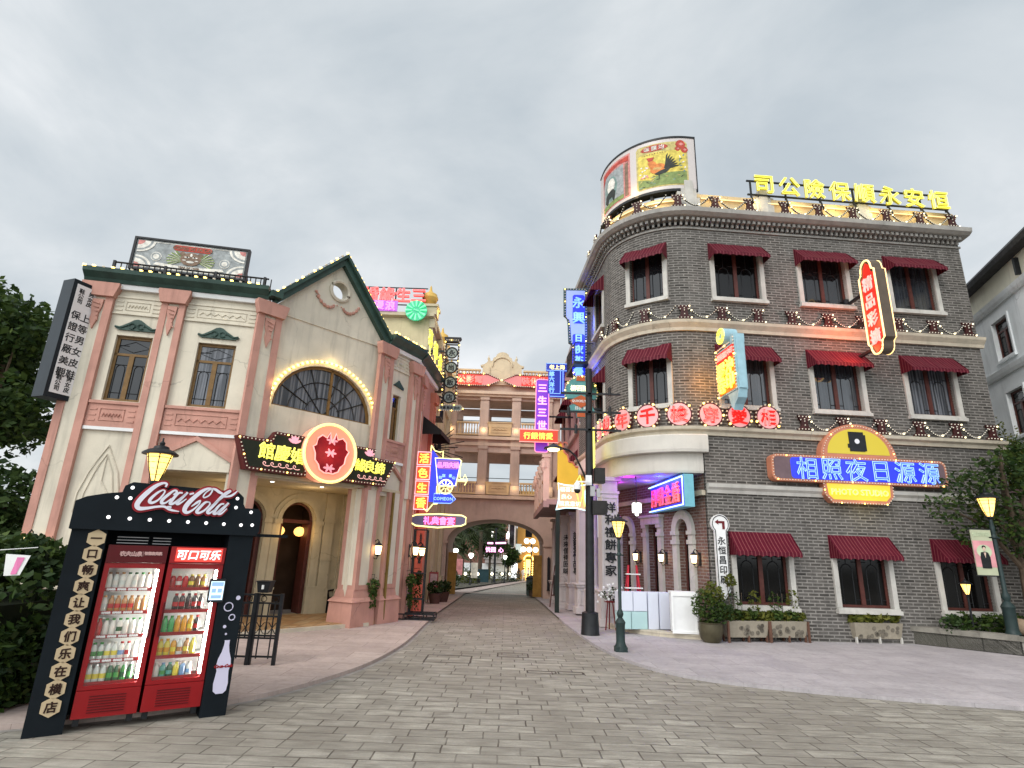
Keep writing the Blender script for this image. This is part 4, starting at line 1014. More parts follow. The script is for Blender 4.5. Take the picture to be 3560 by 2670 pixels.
C('green', [(a + .08, c + .05), (b - .28, c + .05), (b - .28, c + .2), (a + .08, c + .26)], .016)
mb.build('poster', PM, bb)
for t in (-4.17, -5.9): lamp('billboard_glow', (*pBB.P(t, off + .25), 14.0), (1, .7, .3), 5, .06)
# ------------------------------------------------------------------ arched bridge building across the street
YB = 33.3; pD = Straight(-.63, YB, 0); zb = gz(YB)
D = thing('bridge_building', 'rose plaster bridge building with a carriage arch and two open galleries over the street', 'building', (-.63, YB, zb))
HW = 3.6
def opening_wall(y0, nm):
    p = Straight(-.63, YB + y0, 0); w = MB()
    hl = [(-2.74, 2.74, zb - .1, 2.5, 1.28)]
    for i in (-1, 0, 1):
        c = i * 1.92
        hl += [(c - .68, c + .68, 5.22, 7.62), (c - .68, c + .68, 8.66, 10.80)]
    wall(w, p, -HW, HW, zb - .1, 11.2, hl, .5); return w.build(nm, rose, D)
opening_wall(0, 'wall'); opening_wall(4.0, 'back_wall')
F = pD.frame(0)
mb = MB(F); ar = arc(0, 2.5, 2.74, 1.28, 180, 0, 24)
for i in range(24): mb.add([(ar[i][0], .0, ar[i][1]), (ar[i + 1][0], .0, ar[i + 1][1]), (ar[i + 1][0], 4.5, ar[i + 1][1]), (ar[i][0], 4.5, ar[i][1])], [(0, 1, 2, 3)])
for x in (-2.74, 2.74): mb.quad((x, 0, zb - .1), (x, 4.5, zb - .1), (x, 4.5, 2.5), (x, 0, 2.5))
mb.build('arch_vault', rose, D)
mb = MB(F)
ao = arc(0, 2.5, 3.08, 1.60, 180, 0, 24)
for i in range(24): mb.prism([ao[i], ao[i + 1], ar[i + 1], ar[i]], -.05, -.002)
for s_ in (1, -1): mb.box(min(s_ * 2.68, s_ * 3.4), max(s_ * 2.68, s_ * 3.4), -.09, -.003, 2.38, 2.52)
mb.build('arch_moulding', rose, D)
for z in (5.0, 8.44): mb = MB(F); mb.box(-HW, HW, .3, 4.2, z - .04, z + .16); mb.build('floor', roselt, D)
for za, prof in ((4.92, .28), (8.0, .12), (8.36, .24), (10.98, .22), (11.12, .34)):
    mb = MB(F); mb.box(-HW, HW, -prof, -.004, za, za + .18); mb.build('string_course', roselt, D)
mb = MB(F); mb.box(-HW, HW, -.10, 4.2, 11.3, 11.72); mb.build('entablature', rose, D); mb = MB(F); mb.box(-HW, HW, -.3, 4.3, 11.72, 11.84); mb.build('cornice', roselt, D)
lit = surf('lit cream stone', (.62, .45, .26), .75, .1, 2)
def baluster_row(parent, T, a, b, z0, z1, m, step=.16, r=.05):
    mb = MB(T); mb.box(a, b, -.09, .09, z1 - .1, z1); mb.box(a, b, -.09, .09, z0, z0 + .09)
    n = max(2, int((b - a) / step)); h = z1 - z0 - .19
    for i in range(n):
        x = a + (b - a) * (i + .5) / n; mb.lathe((x, 0, z0 + .09), [(r * .6, 0), (r, h * .28), (r * .45, h * .62), (r * .75, h * .9), (r * .6, h)], 6)
    mb.build('balustrade', m, parent, True)
for z, hgt in ((5.16, .72), (8.60, .82)):
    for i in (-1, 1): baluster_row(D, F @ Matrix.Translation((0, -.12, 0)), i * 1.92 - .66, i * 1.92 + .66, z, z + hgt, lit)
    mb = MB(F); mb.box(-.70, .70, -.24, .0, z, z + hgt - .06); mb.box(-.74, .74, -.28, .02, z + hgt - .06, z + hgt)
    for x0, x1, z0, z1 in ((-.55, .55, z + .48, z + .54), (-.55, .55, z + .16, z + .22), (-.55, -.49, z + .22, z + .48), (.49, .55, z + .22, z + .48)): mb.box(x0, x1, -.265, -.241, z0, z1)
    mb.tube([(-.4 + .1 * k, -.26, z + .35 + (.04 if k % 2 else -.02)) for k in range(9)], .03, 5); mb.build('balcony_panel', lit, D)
    for i in (-1, 0, 1): mb = MB(F); mb.tube([(i * 1.92 - .68, .42, z + 1.0), (i * 1.92 + .68, .42, z + 1.0)], .02, 4); mb.tube([(i * 1.92 - .68, 4.1, z + 1.0), (i * 1.92 + .68, 4.1, z + 1.0)], .02, 4); [mb.tube([(i * 1.92 - .66 + .12 * k, 4.1, z), (i * 1.92 - .66 + .12 * k, 4.1, z + 1.0)], .01, 4) for k in range(12)]; mb.build('railing', black, D)
for x in (-2.88, -.96, .96, 2.88):
    for z0, z1 in ((5.14, 7.98), (8.56, 10.96)):
        mb = MB(F); mb.box(x - .24, x + .24, -.12, -.002, z0 + .55, z1 - .18); mb.box(x - .28, x + .28, -.18, -.003, z1 - .18, z1); mb.box(x - .30, x + .30, -.24, -.004, z0, z0 + .55)
        for k in (-.12, 0, .12): mb.box(x + k - .02, x + k + .02, -.135, -.12, z0 + .75, z1 - .4)
        mb.build('pilaster', rose, D)
    lamp('gallery_glow', F @ Vector((x, -.35, 8.9)), (1, .78, .42), 5, .15); lamp('gallery_glow', F @ Vector((x, -.45, 5.55)), (1, .78, .42), 5, .15)
    mb = MB(F); mb.box(x - .3, x + .3, -.1, -.002, 8.1, 8.36); mb.build('frieze', roselt, D)
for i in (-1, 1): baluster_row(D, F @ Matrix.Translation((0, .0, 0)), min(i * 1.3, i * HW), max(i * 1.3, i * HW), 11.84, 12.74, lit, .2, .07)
mb = MB(F)
half = [(0, 11.84), (1.16, 11.84), (1.16, 12.9), (1.3, 12.92), (1.34, 13.0), (1.12, 13.06), (.94, 13.2), (.84, 13.42), (.76, 13.42), (.74, 13.28), (.62, 13.3), (.56, 13.5), (.42, 13.56), (.36, 13.72), (.2, 13.84), (0, 13.88)]
mb.prism(half + [(-x, z) for x, z in half[::-1][1:-1]], -.12, .2)
for s_ in (1, -1): mb.box(min(s_ * .76, s_ * 1.2), max(s_ * .76, s_ * 1.2), -.2, .25, 11.84, 12.86); mb.lathe((s_ * .86, .02, 13.38), [(.06, 0), (.08, .1), (.03, .2), (.01, .32)], 8)
mb.tube([(x, -.14, z) for x, z in arc(0, 12.9, .62, .62, 180, 0, 14)], .05, 5); mb.build('gable', surf('cream gable render', (.58, .48, .33), .8, .1, 1.5, .2, stain=.25), D)
lamp('gallery_glow', F @ Vector((-2, -.6, 12.0)), (1, .7, .3), 6); lamp('gallery_glow', F @ Vector((2, -.6, 12.0)), (1, .7, .3), 6)
# slim black wall lamps on the piers
for s_ in (-1, 1):
    x = -.63 + s_ * 3.02; mb = MB(Matrix.Translation((x, YB - .1, .45 + zb)))
    mb.box(-.07, .07, -.07, .07, 0, 1.65); mb.box(-.09, .09, -.09, .1, -.03, 0.0); mb.box(-.09, .09, -.09, .1, 1.65, 1.68); mb.lathe((0, 0, 1.68), [(.05, 0), (.02, .08)], 8)
    tag(mb.build('wall_fitting', black, None, loc=(x, YB - .1, .45 + zb)), 'tall slim black fitting on the %s pier of the street arch' % ('left' if s_ < 0 else 'right'), 'wall fitting', 'slim black fittings on the arch piers')

# ------------------------------------------------------------------ cream tower building on the left of the street
XC, YC = -3.62, 22.6
pC = Straight(XC, YC, 90); pCf = Straight(XC, YC, 0)
Cb = thing('tower_building', 'cream yellow building with gold urns on its parapet beyond the salmon corner', 'building', (XC, YC, gz(YC)))
w = MB(); wall(w, pC, 0, 10.7, -.5, 11.6, [(1.2, 2.0, 3.3, 5.1), (1.2, 2.0, 6.5, 8.6), (4.2, 5.0, 6.5, 8.6), (7.2, 8.0, 6.5, 8.6), (7.2, 8.0, 3.3, 5.1), (4.2, 5.0, 3.3, 5.1)], .2); wall(w, pCf, -6.5, 0, -.3, 11.6, [], .2); w.build('wall', surf('cream yellow plaster', (.58, .50, .31), .8, .1, 1.6, .25, stain=.3), Cb)
w = MB(pC.frame(0)); w.box(.001, 10.5, .22, 6, 11.3, 11.5); w.build("roof", slate, Cb)
for za, o_ in ((11.5, .22), (9.1, .12), (5.9, .12)):
    mb = MB(); sweep(mb, pC, -.0, 10.7, [(0, za), (o_, za + .05), (o_, za + .2), (0, za + .2)]); sweep(mb, pCf, -6.5, .2, [(0, za), (o_, za + .05), (o_, za + .2), (0, za + .2)]); mb.build('string_course', cream2, Cb)
for z in (3.3, 6.5):
    for c in (1.6, 4.6, 7.6):
        h = 1.8 if z < 4 else 2.1; T = pC.frame(c, 0, z); f, g, l = casement(.8, h, redwood, glass)
        for b_ in (f, g, l): b_.v = [T @ v for v in b_.v]
        o = f.build('window', redwood, Cb); g.build('pane', glass, o); l.build('leading', black, o)
mb = MB()
for c in (.35, 2.9, 6.1, 9.2): mb.M = pC.frame(c); mb.new(); mb.box(-.32, .32, -.16, -.002, -.4, 11.5); mb.box(-.4, .4, -.24, -.003, 11.1, 11.5); mb.box(-.42, .42, -.26, -.003, -.4, .7)
mb.build('pilaster', cream2, Cb)
lampc = surf('gilt urn', (.62, .40, .10), .45, .1, 4)
mb = MB()
for c in (.3, 5.2, 10.2): mb.M = pC.frame(c, -.1); mb.new(); mb.box(-.38, .38, -.38, .38, 11.7, 12.05); mb.box(-.44, .44, -.44, .44, 12.05, 12.16)
mb.build('parapet_pier', cream2, Cb)
for c in (.3, 5.2, 10.2):
    mb = MB(pC.frame(c, -.1)); mb.lathe((0, 0, 12.16), [(.2, 0), (.12, .07), (.26, .2), (.36, .42), (.30, .6), (.12, .72), (.07, .8), (.04, .98), (.01, 1.05)], 14); mb.build('urn', lampc, Cb, True); lamp('urn_glow', pC.frame(c, .5) @ Vector((0, 0, 11.9)), (1, .72, .25), 8)
mb = MB(); sweep(mb, pC, .8, 10.7, [(.0, 11.7), (.02, 11.7), (.02, 12.05), (0, 12.05), (-.2, 12.05), (-.2, 11.7)]); mb.build('parapet', lit, Cb)
for t in (1.6, 3.6, 6.5, 8.5): lamp('parapet_glow', (*pC.P(t, .5), 11.9), (1, .75, .25), 8)
s = thing('iron_fan', 'black iron sunburst of radiating rods on the cream yellow building', 'wall ornament', (-3.1, 22.3, 5.9)); mb = MB(Matrix.Translation((-3.1, 22.3, 5.9)))
for i in range(13): a = rad(-45 + 12 * i); mb.tube([(.12 * math.cos(a), 0, .12 * math.sin(a)), ((.75 + .3 * (i % 3)) * math.cos(a), -.15 * (i % 2), (.6 + .2 * (i % 3)) * math.sin(a))], .018, 4)
mb.build('rod', black, s); mb = MB(Matrix.Translation((-3.1, 22.3, 5.9))); mb.lathe((-.3, 0, -.25), [(.3, 0), (.34, .1), (.2, .3), (.26, .36), (.1, .5)], 10); mb.box(-.6, -.2, -.1, .1, -.6, -.25); mb.build('bracket', black, s)
# filler house between the salmon corner and the tower
w = MB(pC.frame(-1.7)); w.box(.0, 1.7, .25, 4, -.2, 8.6); w.build('link_wall', cream2, Cb)
mb = MB(pC.frame(0)); 
for x, z in ((.55, 5.9), (.55, 7.2), (.55, 8.5)): mb.new(); mb.box(x - .5, x + .5, -.75, .0, z, z + .06); [mb.tube([(x - .48 + .12 * k, -.72, z), (x - .48 + .12 * k, -.72, z + .8)], .014, 4) for k in range(9)]; mb.tube([(x - .5, -.72, z + .82), (x + .5, -.72, z + .82)], .022, 4)
mb.build('balcony', black, Cb)

# ------------------------------------------------------------------ shop row on the right of the street, behind the brick building
XE = 3.05; pE = Straight(XE, 23.4, 270)        # s runs towards the camera
E_ = thing('shop_row_building', 'mauve shop row with a yellow balcony wall and striped awnings, right of the arch', 'building', (XE, 28, gz(28)))
w = MB(); wall(w, pE, -10, 0.2, -.4, 12.2, [(-9, -7.6, 4.3, 6.4), (-6.2, -4.8, 4.3, 6.4), (-3.2, -1.9, 4.3, 6.4), (-9, -7.6, 7.8, 9.8), (-6.2, -4.8, 7.8, 9.8), (-3.2, -1.9, 7.8, 9.8), (-3, -1.2, -.3, 2.9), (-8, -5.5, -.4, 2.9)], .25); w.build('wall', surf('mauve render', (.36, .22, .22), .8, .12, 1.8, .25, stain=.3), E_)
for a, b, z, h in ((-9, -7.6, 4.3, 2.1), (-6.2, -4.8, 4.3, 2.1), (-3.2, -1.9, 4.3, 2.1), (-9, -7.6, 7.8, 2), (-6.2, -4.8, 7.8, 2), (-3.2, -1.9, 7.8, 2)):
    T = pE.frame((a + b) / 2, 0, z); f, g, l = casement(b - a, h, redwood, glass)
    for b_ in (f, g, l): b_.v = [T @ v for v in b_.v]
    o = f.build('window', redwood, E_); g.build('pane', glass, o); l.build('leading', black, o)
    am = awning_mb(b - a + .3); am.v = [pE.frame((a + b) / 2, .01, z + h + .15) @ v for v in am.v]; am.build('awning', awn, o)
for za in (3.4, 7.2, 11.9): mb = MB(); sweep(mb, pE, -10, .2, [(0, za), (.14, za), (.2, za + .12), (0, za + .2)]); mb.build('string_course', lilac, E_)
yw = surf('yellow plaster', (.66, .48, .05), .75, .08, 1.2, .2, stain=.15)
mb = MB(FR(1.9, 22.3, 0)); bo_ = [(0, 4.4), (1.15, 4.4), (1.15, 5.32), (.72, 5.32), (.6, 5.5), (.45, 5.52), (.40, 5.78), (.26, 5.9), (.2, 6.2), (.1, 6.3), (0, 6.2)]
mb.prism(bo_, 0, .14); o = mb.build('balcony_wall', yw, E_)
mb = MB(FR(1.9, 22.3, 0)); mb.tube([(x, -.01, z) for x, z in bo_[2:]], .04, 6); mb.tube([(.3 + .09 * math.cos(t), -.01, 6.2 + .09 * math.sin(t)) for t in [i * .6 for i in range(8)]], .03, 5); mb.build('coping', pinkd, o)
mb = MB(FR(1.5, 22.3, 0)); mb.box(.0, 1.5, .15, 8.6, 3.86, 4.06); mb.box(-.12, .1, .16, 8.6, 3.75, 4.0); mb.build('balcony_floor', surf('dusky plaster', (.32, .22, .21), .8, .12, 2), E_)
for k in range(5):
    y = 22.6 + k * 1.75; mb = MB(FR(1.5, y, 0)); mb.box(-.14, .1, -.12, .12, 4.0, 5.7); mb.box(-.2, .14, -.16, .16, 5.7, 5.82); mb.lathe((-.1, 0, 5.4), [(.1, -.25), (.17, -.1), (.15, .1), (.1, .25)], 8); mb.build('baluster_pier', rose, E_)
baluster_row(E_, Matrix.Translation((1.5, 22.7, 0)) @ Matrix.Rotation(rad(90), 4, 'Z'), 0, 7, 4.06, 4.95, surf('sand balusters', (.50, .33, .2), .75, .1, 3), .22, .07)
pillar(E_, 2.88, 21.9, 4, '', .9, .25, 4.2); pillar(E_, 2.86, 24.4, 4, '記錄愛情故事', .95, .27, 3.8, gz(24)); pillar(E_, 2.56, 25.6, 4, '未來值得回味', .8, .25, 3.8, gz(26)); pillar(E_, 2.5, 29.0, 4, '', .8, .24, 3.9, gz(29))
mb = MB(FR(1.88, 22.6, 0)); mb.box(0, .16, 0, .12, -.1, 3.9); mb.build('post', surf('dark green post', (.012, .02, .016), .5, .2), E_)

# ------------------------------------------------------------------ pale house at the right edge
pW = Straight(17.7, 20.0, 252.7)
Wb = thing('pale_house', 'pale grey rendered house with dark slate roof at the right edge', 'building', FR(17.7, 20, 0))
wl = [(1.0, 2.04, 9.18, 10.53), (1.0, 2.04, 6.45, 7.95), (1.0, 2.04, 3.4, 5.0), (4.4, 5.44, 9.18, 10.53), (4.4, 5.44, 6.45, 7.95), (-2.6, -1.6, 9.18, 10.53), (-2.6, -1.6, 6.45, 7.95)]
w = MB(); wall(w, pW, -7, 9, -.2, 11.05, wl, .22); w.build('wall', wstone, Wb)
w = MB(); wall(w, pW, -7, 9, 11.2, 12.25, [], .2); w.build('upper_wall', ystone, Wb)
for za, o_ in ((11.0, .14), (8.55, .10)):
    mb = MB(); sweep(mb, pW, -7, 9, [(0, za), (o_ * .6, za), (o_, za + .1), (o_ * 1.3, za + .24), (0, za + .24)]); mb.build('string_course', wstone, Wb)
mb = MB(); sweep(mb, pW, -7.2, 9.2, [(.35, 12.14), (.40, 12.30), (-.2, 12.95), (-4.5, 15.6), (-4.6, 15.3), (-.1, 12.14)]); mb.build('roof', slate, Wb)
for a, b, z0, z1 in wl:
    T = pW.frame((a + b) / 2, 0, z0); f, g, l = casement(b - a, z1 - z0, redwood, glassd)
    for b_ in (f, g, l): b_.v = [T @ v for v in b_.v]
    o = f.build('window', redwood, Wb); g.build('pane', glassd, o); l.build('leading', black, o)
    m2 = MB(pW.frame(0)); m2.box(a - .09, a, -.05, -.002, z0 - .08, z1 + .09); m2.box(b, b + .09, -.05, -.002, z0 - .08, z1 + .09); m2.box(a, b, -.05, -.002, z1, z1 + .09); m2.box(a - .12, b + .12, -.09, -.003, z0 - .16, z0 - .08); m2.build('surround', wstone, o)
m2 = MB(pW.frame(0)); m2.box(3.3, 3.4, -.15, -.01, 11.4, 12.0); m2.build('wall_bracket', black, Wb)

# ------------------------------------------------------------------ houses beyond the arch
ochre = surf('ochre plaster', (.44, .25, .07), .8, .15, 1, .2, stain=.2)
fb = thing('far_house', 'ochre and brick house with two lit arched doorways beyond the street arch', 'building', (3.6, 88, gz(88)))
zf = gz(88); pF = Straight(1.6, 88, 0)
w = MB(); wall(w, pF, 0, 9, zf - .2, 11, [(1.35, 2.15, zf, 1.0, .4), (3.4, 4.2, zf, 1.0, .4), (1.2, 2.2, 4.2, 6.0), (3.4, 4.4, 4.2, 6.0)], .4); w.build('wall', ochre, fb)
for a in (1.35, 3.4):
    mb = MB(pF.frame(0)); mb.box(a, a + .8, .3, .34, zf, 1.4); o = mb.build('door', f_warm, fb)
    mb = MB(pF.frame(0)); [mb.dot((x, -.1, z), .1) for x, z in arc(a + .4, 1.0, .66, .62, 180, 0, 10)]; [mb.dot((x, -.1, zf + .5 + q * .32), .09) for x in (a - .2, a + 1.0) for q in range(7)]; mb.build('bulb_border', bulb_hot, o)
    mb = MB(pF.frame(0)); mb.prism(arc(a + .4, 1.0, .42, .38, 180, 0, 10), .2, .26); mb.build('fanlight', surf('olive fanlight', (.2, .2, .01), .6, .1, 3), o)
for a in (1.2, 3.4):
    mb = MB(pF.frame(0)); mb.box(a, a + 1.0, .25, .3, 4.2, 6.0); mb.build('window', glass, fb)
fr_ = thing('far_house', 'red brick house with a stone balcony beyond the street arch', 'building', (-2, 90, gz(90)))
pF2 = Straight(-4.2, 86, 0)
w = MB(); wall(w, pF2, -4, 5.6, zf - .2, 12, [(1.1, 1.9, 2.6, 6.4), (2.6, 4.0, 2.6, 6.2), (4.6, 5.3, 2.6, 6.4)], .4); w.M = pF2.frame(5.6); w.box(-.02, 0, .01, 6, zf, 12); w.build('wall', bricks('far red brick', (.20, .07, .05), (.30, .13, .09), (.3, .2, .16), .4, .13, .02, .03), fr_)
mb = MB(pF2.frame(0)); mb.box(1.1, 1.9, .3, .34, 2.6, 6.4); mb.new(); mb.box(2.6, 4.0, .3, .34, 2.6, 6.2); mb.new(); mb.box(4.6, 5.3, .3, .34, 2.6, 6.4); mb.build('window', glass, fr_)
mb = MB(pF2.frame(0))
for a, b in ((1.1, 1.9), (4.6, 5.3)): mb.tube([(x, -.02, z) for x, z in rrect(a - .1, b + .1, 2.5, 6.5, .35)], .12, 5, True)
mb.box(1.0, 5.5, -1.0, .0, .9, 1.15); mb.box(1.2, 5.3, -.9, .0, .4, .9); mb.build('surround', lilac, fr_)
baluster_row(fr_, pF2.frame(0, .9), 1.0, 5.5, 1.15, 2.3, lilac, .3, .1)
mb = MB(pF2.frame(0)); mb.box(-4, 5.65, -.2, -.002, zf, .3); mb.build('base_wall', wstone, fr_)
for x, z in ((2.1, 4.3), (4.35, 4.3)): 
    mb = MB(pF2.frame(0)); mb.lathe((x, -.3, z - .5), [(.1, 0), (.2, .2), (.2, .8), (.1, 1.0)], 10); mb.build('wall_lantern', f_white, fr_)
# ------------------------------------------------------------------ signs
def outline_tube(mb, pts, y, r, closed=True, n=5): mb.tube([(x, y, z) for x, z in pts], r, n, closed)
# tall white and black blade sign on the far left corner
T = FR(-10.57, 12.48, 70); s = thing('blade_sign', 'tall black blade sign with black writing on a white face, on the left building corner', 'sign', T @ Matrix.Translation((0, 0, 5.1)))
mb = MB(T); mb.box(-.02, .62, 0, .40, 5.08, 8.0); mb.build('case', surf('blue black board', (.008, .014, .02), .4, .2, 4), s)
mb = MB(T); mb.box(.07, .55, -.012, -.001, 5.2, 7.9); mb.build('face', surf('white sign face', (.78, .75, .74), .6, .04, 3), s)
mb = MB(T)
mb.column('上等男女皮鞋', .42, 7.13, .22, .285, y=-.014, bold=.035); mb.column('保證行厰美觀', .20, 7.13, .22, .285, y=-.014, bold=.035)
for z in (7.75, 5.58):
    mb.column('男女皮', .42, z, .13, .13, y=-.014, bold=.03); mb.column('鞋公司', .20, z, .13, .13, y=-.014, bold=.03)
mb.build('lettering', black, s)
mb = MB(T)
for z in (5.7, 7.4): mb.box(.62, .74, .1, .2, z, z + .1)
mb.build('bracket', black, s)
# roof billboard
s = thing('roof_billboard', 'rectangular new year roof billboard with animal face and fans on an iron frame', 'billboard', pA1.frame(-2.2, -.2, 8.3))
Tb = pA1.frame(0, -.25); mb = MB(Tb); mb.box(-3.6, -.86, 0, .06, 8.82, 9.66); mb.build('panel', pt['grey'], s)
mb = MB(Tb)
for a, b, c, d in ((-3.66, -.8, 9.66, 9.71), (-3.66, -.8, 8.77, 8.82), (-3.66, -3.6, 8.82, 9.66), (-.86, -.8, 8.82, 9.66)): mb.box(a, b, -.04, .1, c, d)
for x in (-3.5, -2.6, -1.7, -.9): mb.box(x - .03, x + .03, .0, .08, 8.2, 8.77); mb.tube([(x, .08, 9.5), (x + .05, .9, 8.2)], .025, 4)
mb.build('frame', black, s)
mb = MB(Tb); y = -.004
def Q(k, pts, o=0.0): mb.m = PK[k]; mb.prism(pts, y - o - .003, y - o)
Q('white', [(-3.56, 8.86), (-.9, 8.86), (-.9, 8.885), (-3.56, 8.885)]); Q('white', [(-3.56, 9.6), (-.9, 9.6), (-.9, 9.62), (-3.56, 9.62)])
for sx in (1, -1):
    X = lambda d: -2.23 + sx * d
    for (cx_, cz_, a0) in ((1.33, 9.62, 180), (1.33, 8.86, 90)):
        for r, k in ((.42, 'white'), (.36, 'grey'), (.30, 'white'), (.16, 'rose')):
            P = arc(0, 0, r, r * .8, a0, a0 + 90, 8); Q(k, [(X(cx_), cz_)] + [(X(cx_ + px_), cz_ + pz_) for px_, pz_ in P], .001 * (1 - r) * 8)
    Q('white', ell(X(.84), 9.2, .13, .13), .002); Q('grey', ell(X(.84), 9.2, .115, .115), .004); Q('white', ell(X(.84), 9.2, .075, .075, 8), .006)
    for i in range(6):
        a = rad(-38 + i * 17); Q('green', [(X(.12), 9.18), (X(.12 + .46 * math.cos(a)), 9.18 + .3 * math.sin(a)), (X(.12 + .48 * math.cos(a + .2)), 9.18 + .3 * math.sin(a + .2))], .003 + .0005 * i)
        Q('white', [(X(.2), 9.18), (X(.12 + .46 * math.cos(a)), 9.18 + .3 * math.sin(a)), (X(.12 + .46 * math.cos(a + .05)), 9.18 + .3 * math.sin(a + .05))], .007 + .0005 * i)
Q('red', rrect(-2.7, -1.76, 9.44, 9.6, .07), .004)
Q('brown', ell(-2.23, 9.22, .26, .19, 14), .011); Q('brown', ell(-2.45, 9.36, .07, .06, 8), .011); Q('brown', ell(-2.01, 9.36, .07, .06, 8), .011)
for dx_, dz_, w_, h_ in ((-.1, .05, .07, .02), (.1, .05, .07, .02), (0, -.08, .1, .035), (-.15, -.04, .05, .015), (.15, -.04, .05, .015), (0, .12, .03, .05)): Q('white', ell(-2.23 + dx_, 9.22 + dz_, w_, h_, 8), .016)
for dx_ in (-.09, .09): Q('dark', ell(-2.23 + dx_, 9.275, .025, .02, 6), .020)
Q('white', [(-3.1, 8.96), (-2.6, 8.92), (-1.86, 8.92), (-1.36, 8.96), (-1.42, 9.03), (-1.9, 9.0), (-2.56, 9.0), (-3.04, 9.03)], .012)
mb.m = PK['brown']; mb.text('GONG XI FA CAI', -2.23, 9.52, .13, y=-.014, bold=.02); mb.text('YEAR OF TIGER', -2.23, 8.96, .075, y=-.022, bold=.01)
mb.build('poster', PM, s)
# wedding hall sign over the porch
k_ = .972
def S2(x, z): return (-9.5 + (x + 9.5) * k_, 2.05 + (z - 2.05) * k_)
s = thing('neon_sign', 'winged maroon wedding hall sign with a lit red heart disc above the porch', 'sign', F2 @ Matrix.Translation((-1.6, -.3, 3.7)))
LW = [S2(*p) for p in ((-3.80, 4.56), (-3.30, 4.56), (-2.98, 4.58), (-2.86, 4.80), (-1.9, 4.80), (-1.9, 3.76), (-3.5, 3.76))]
RW = [S2(*p) for p in ((.94, 4.54), (.45, 4.54), (.12, 4.56), (.20, 4.80), (-.9, 4.80), (-.9, 3.76), (.62, 3.76))]
mb = MB(F2); mb.prism(LW, -.38, -.14); mb.new(); mb.prism(RW, -.38, -.14); mb.build('wing_board', maroon, s)
mb = MB(F2)
def inset(P, d):
    cx_ = sum(p[0] for p in P) / len(P); cz_ = sum(p[1] for p in P) / len(P)
    return [(cx_ + (x - cx_) * (1 - d / abs(x - cx_)) if abs(x - cx_) > d else x, cz_ + (z - cz_) * (1 - d / abs(z - cz_)) if abs(z - cz_) > d else z) for x, z in P]
for P in (LW, RW): mb.new(); mb.prism(inset(P, .08), -.386, -.379)
mb.build('field', surf('dark green sign field', (.018, .022, .012), .6, .2, 4), s)
mb = MB(F2)
for P in (LW, RW): mb.new(); bulbs(mb, along(inset(P, .04), .095), -.40, .017, 7)
mb.build('bulb_border', [bulb_hot, bulb_dim], s)
mb = MB(F2)
for ch, x in zip('館慶婚', (-3.05, -2.62, -2.2)): mb.text(ch, *S2(x, 4.28 - (x + 3.05) * .03), .42, y=-.40, bold=.045, ext=.012)
for ch, x in zip('緣良締', (-.28, .04, .38)): mb.text(ch, *S2(x, 4.28 - (x + .3) * .03), .36, y=-.40, bold=.045, ext=.012)
mb.build('lettering', n_yel, s)
mb = MB(F2)
for x0, x1 in ((-3.1, -2.2), (-.35, .5)):
    mb.new()
    for i in range(5):
        x = x0 + (x1 - x0) * i / 4.5; mb.tube([(*S2(x + .08 * math.cos(t) + .03 * t, 3.93 + .05 * math.sin(t)),) for t in ()] or [(S2(x + .07 * math.cos(t) + .025 * t, 0)[0], -.395, S2(0, 3.95 + .05 * math.sin(t))[1]) for t in [j * .7 for j in range(9)]], .011, 4)
mb.build('scroll_line', glow('dim pink neon', (1, .42, .36), .9), s)
mb = MB(F2)
for x, z in ((-2.35, 4.68), (-.02, 4.68)):
    mb.new()
    for a in (30, 62, 90, 118, 150): mb.prism([S2(x + px_, z - .12 + pz_) for px_, pz_ in ell(.1 * math.cos(rad(a)), .12 * math.sin(rad(a)), .10, .035, 8, a)], -.40 - a * .0001, -.39)
mb.build('lotus', glow('lotus pink', (1, .45, .55), .7, (.6, .25, .3)), s)
dc = S2(-1.36, 4.45); rd_ = .76
mb = MB(F2); mb.prism(ell(*dc, rd_, rd_, 36), -.52, -.14); o = mb.build('disc', glow('salmon lit disc', (1, .32, .18), .45, (.6, .3, .2), True), s)
mb = MB(F2); outline_tube(mb, ell(*dc, rd_, rd_, 40), -.54, .04); mb.build('neon_ring', n_org, o)
hp = [(0, .30), (.10, .56), (.18, .40), (.34, .46), (.47, .36), (.50, .18), (.59, .12), (.50, -.05), (.48, -.22), (.36, -.33), (.30, -.46), (.14, -.53), (0, -.52)]
hp = [(x * .9, z * .98) for x, z in hp]; HP = hp + [(-x, z) for x, z in hp[::-1][1:-1]]
mb = MB(F2); mb.prism([(dc[0] + x, dc[1] + z - .02) for x, z in HP], -.545, -.525); mb.build('heart', surf('deep red heart', (.22, .006, .012), .5, .2, 6), o)
mb = MB(F2); outline_tube(mb, [(dc[0] + x, dc[1] + z - .02) for x, z in HP], -.56, .02); mb.build('neon_outline', n_redp, o)
mb = MB(F2)
for zz in (.33, .0, -.40):
    mb.new()
    for a in (0, 60, 120, 180, 240, 300): mb.prism(ell(dc[0] + .09 * math.cos(rad(a)), dc[1] + zz + .045 * math.sin(rad(a)), .085, .03, 8, a), -.55 - a * .00001, -.546)
mb.build('flower', glow('pink flower', (1, .4, .45), .5, (.6, .25, .3)), o)
lamp('sign_glow', F2 @ Vector((dc[0], -.9, dc[1])), (1, .3, .2), 9, .2)
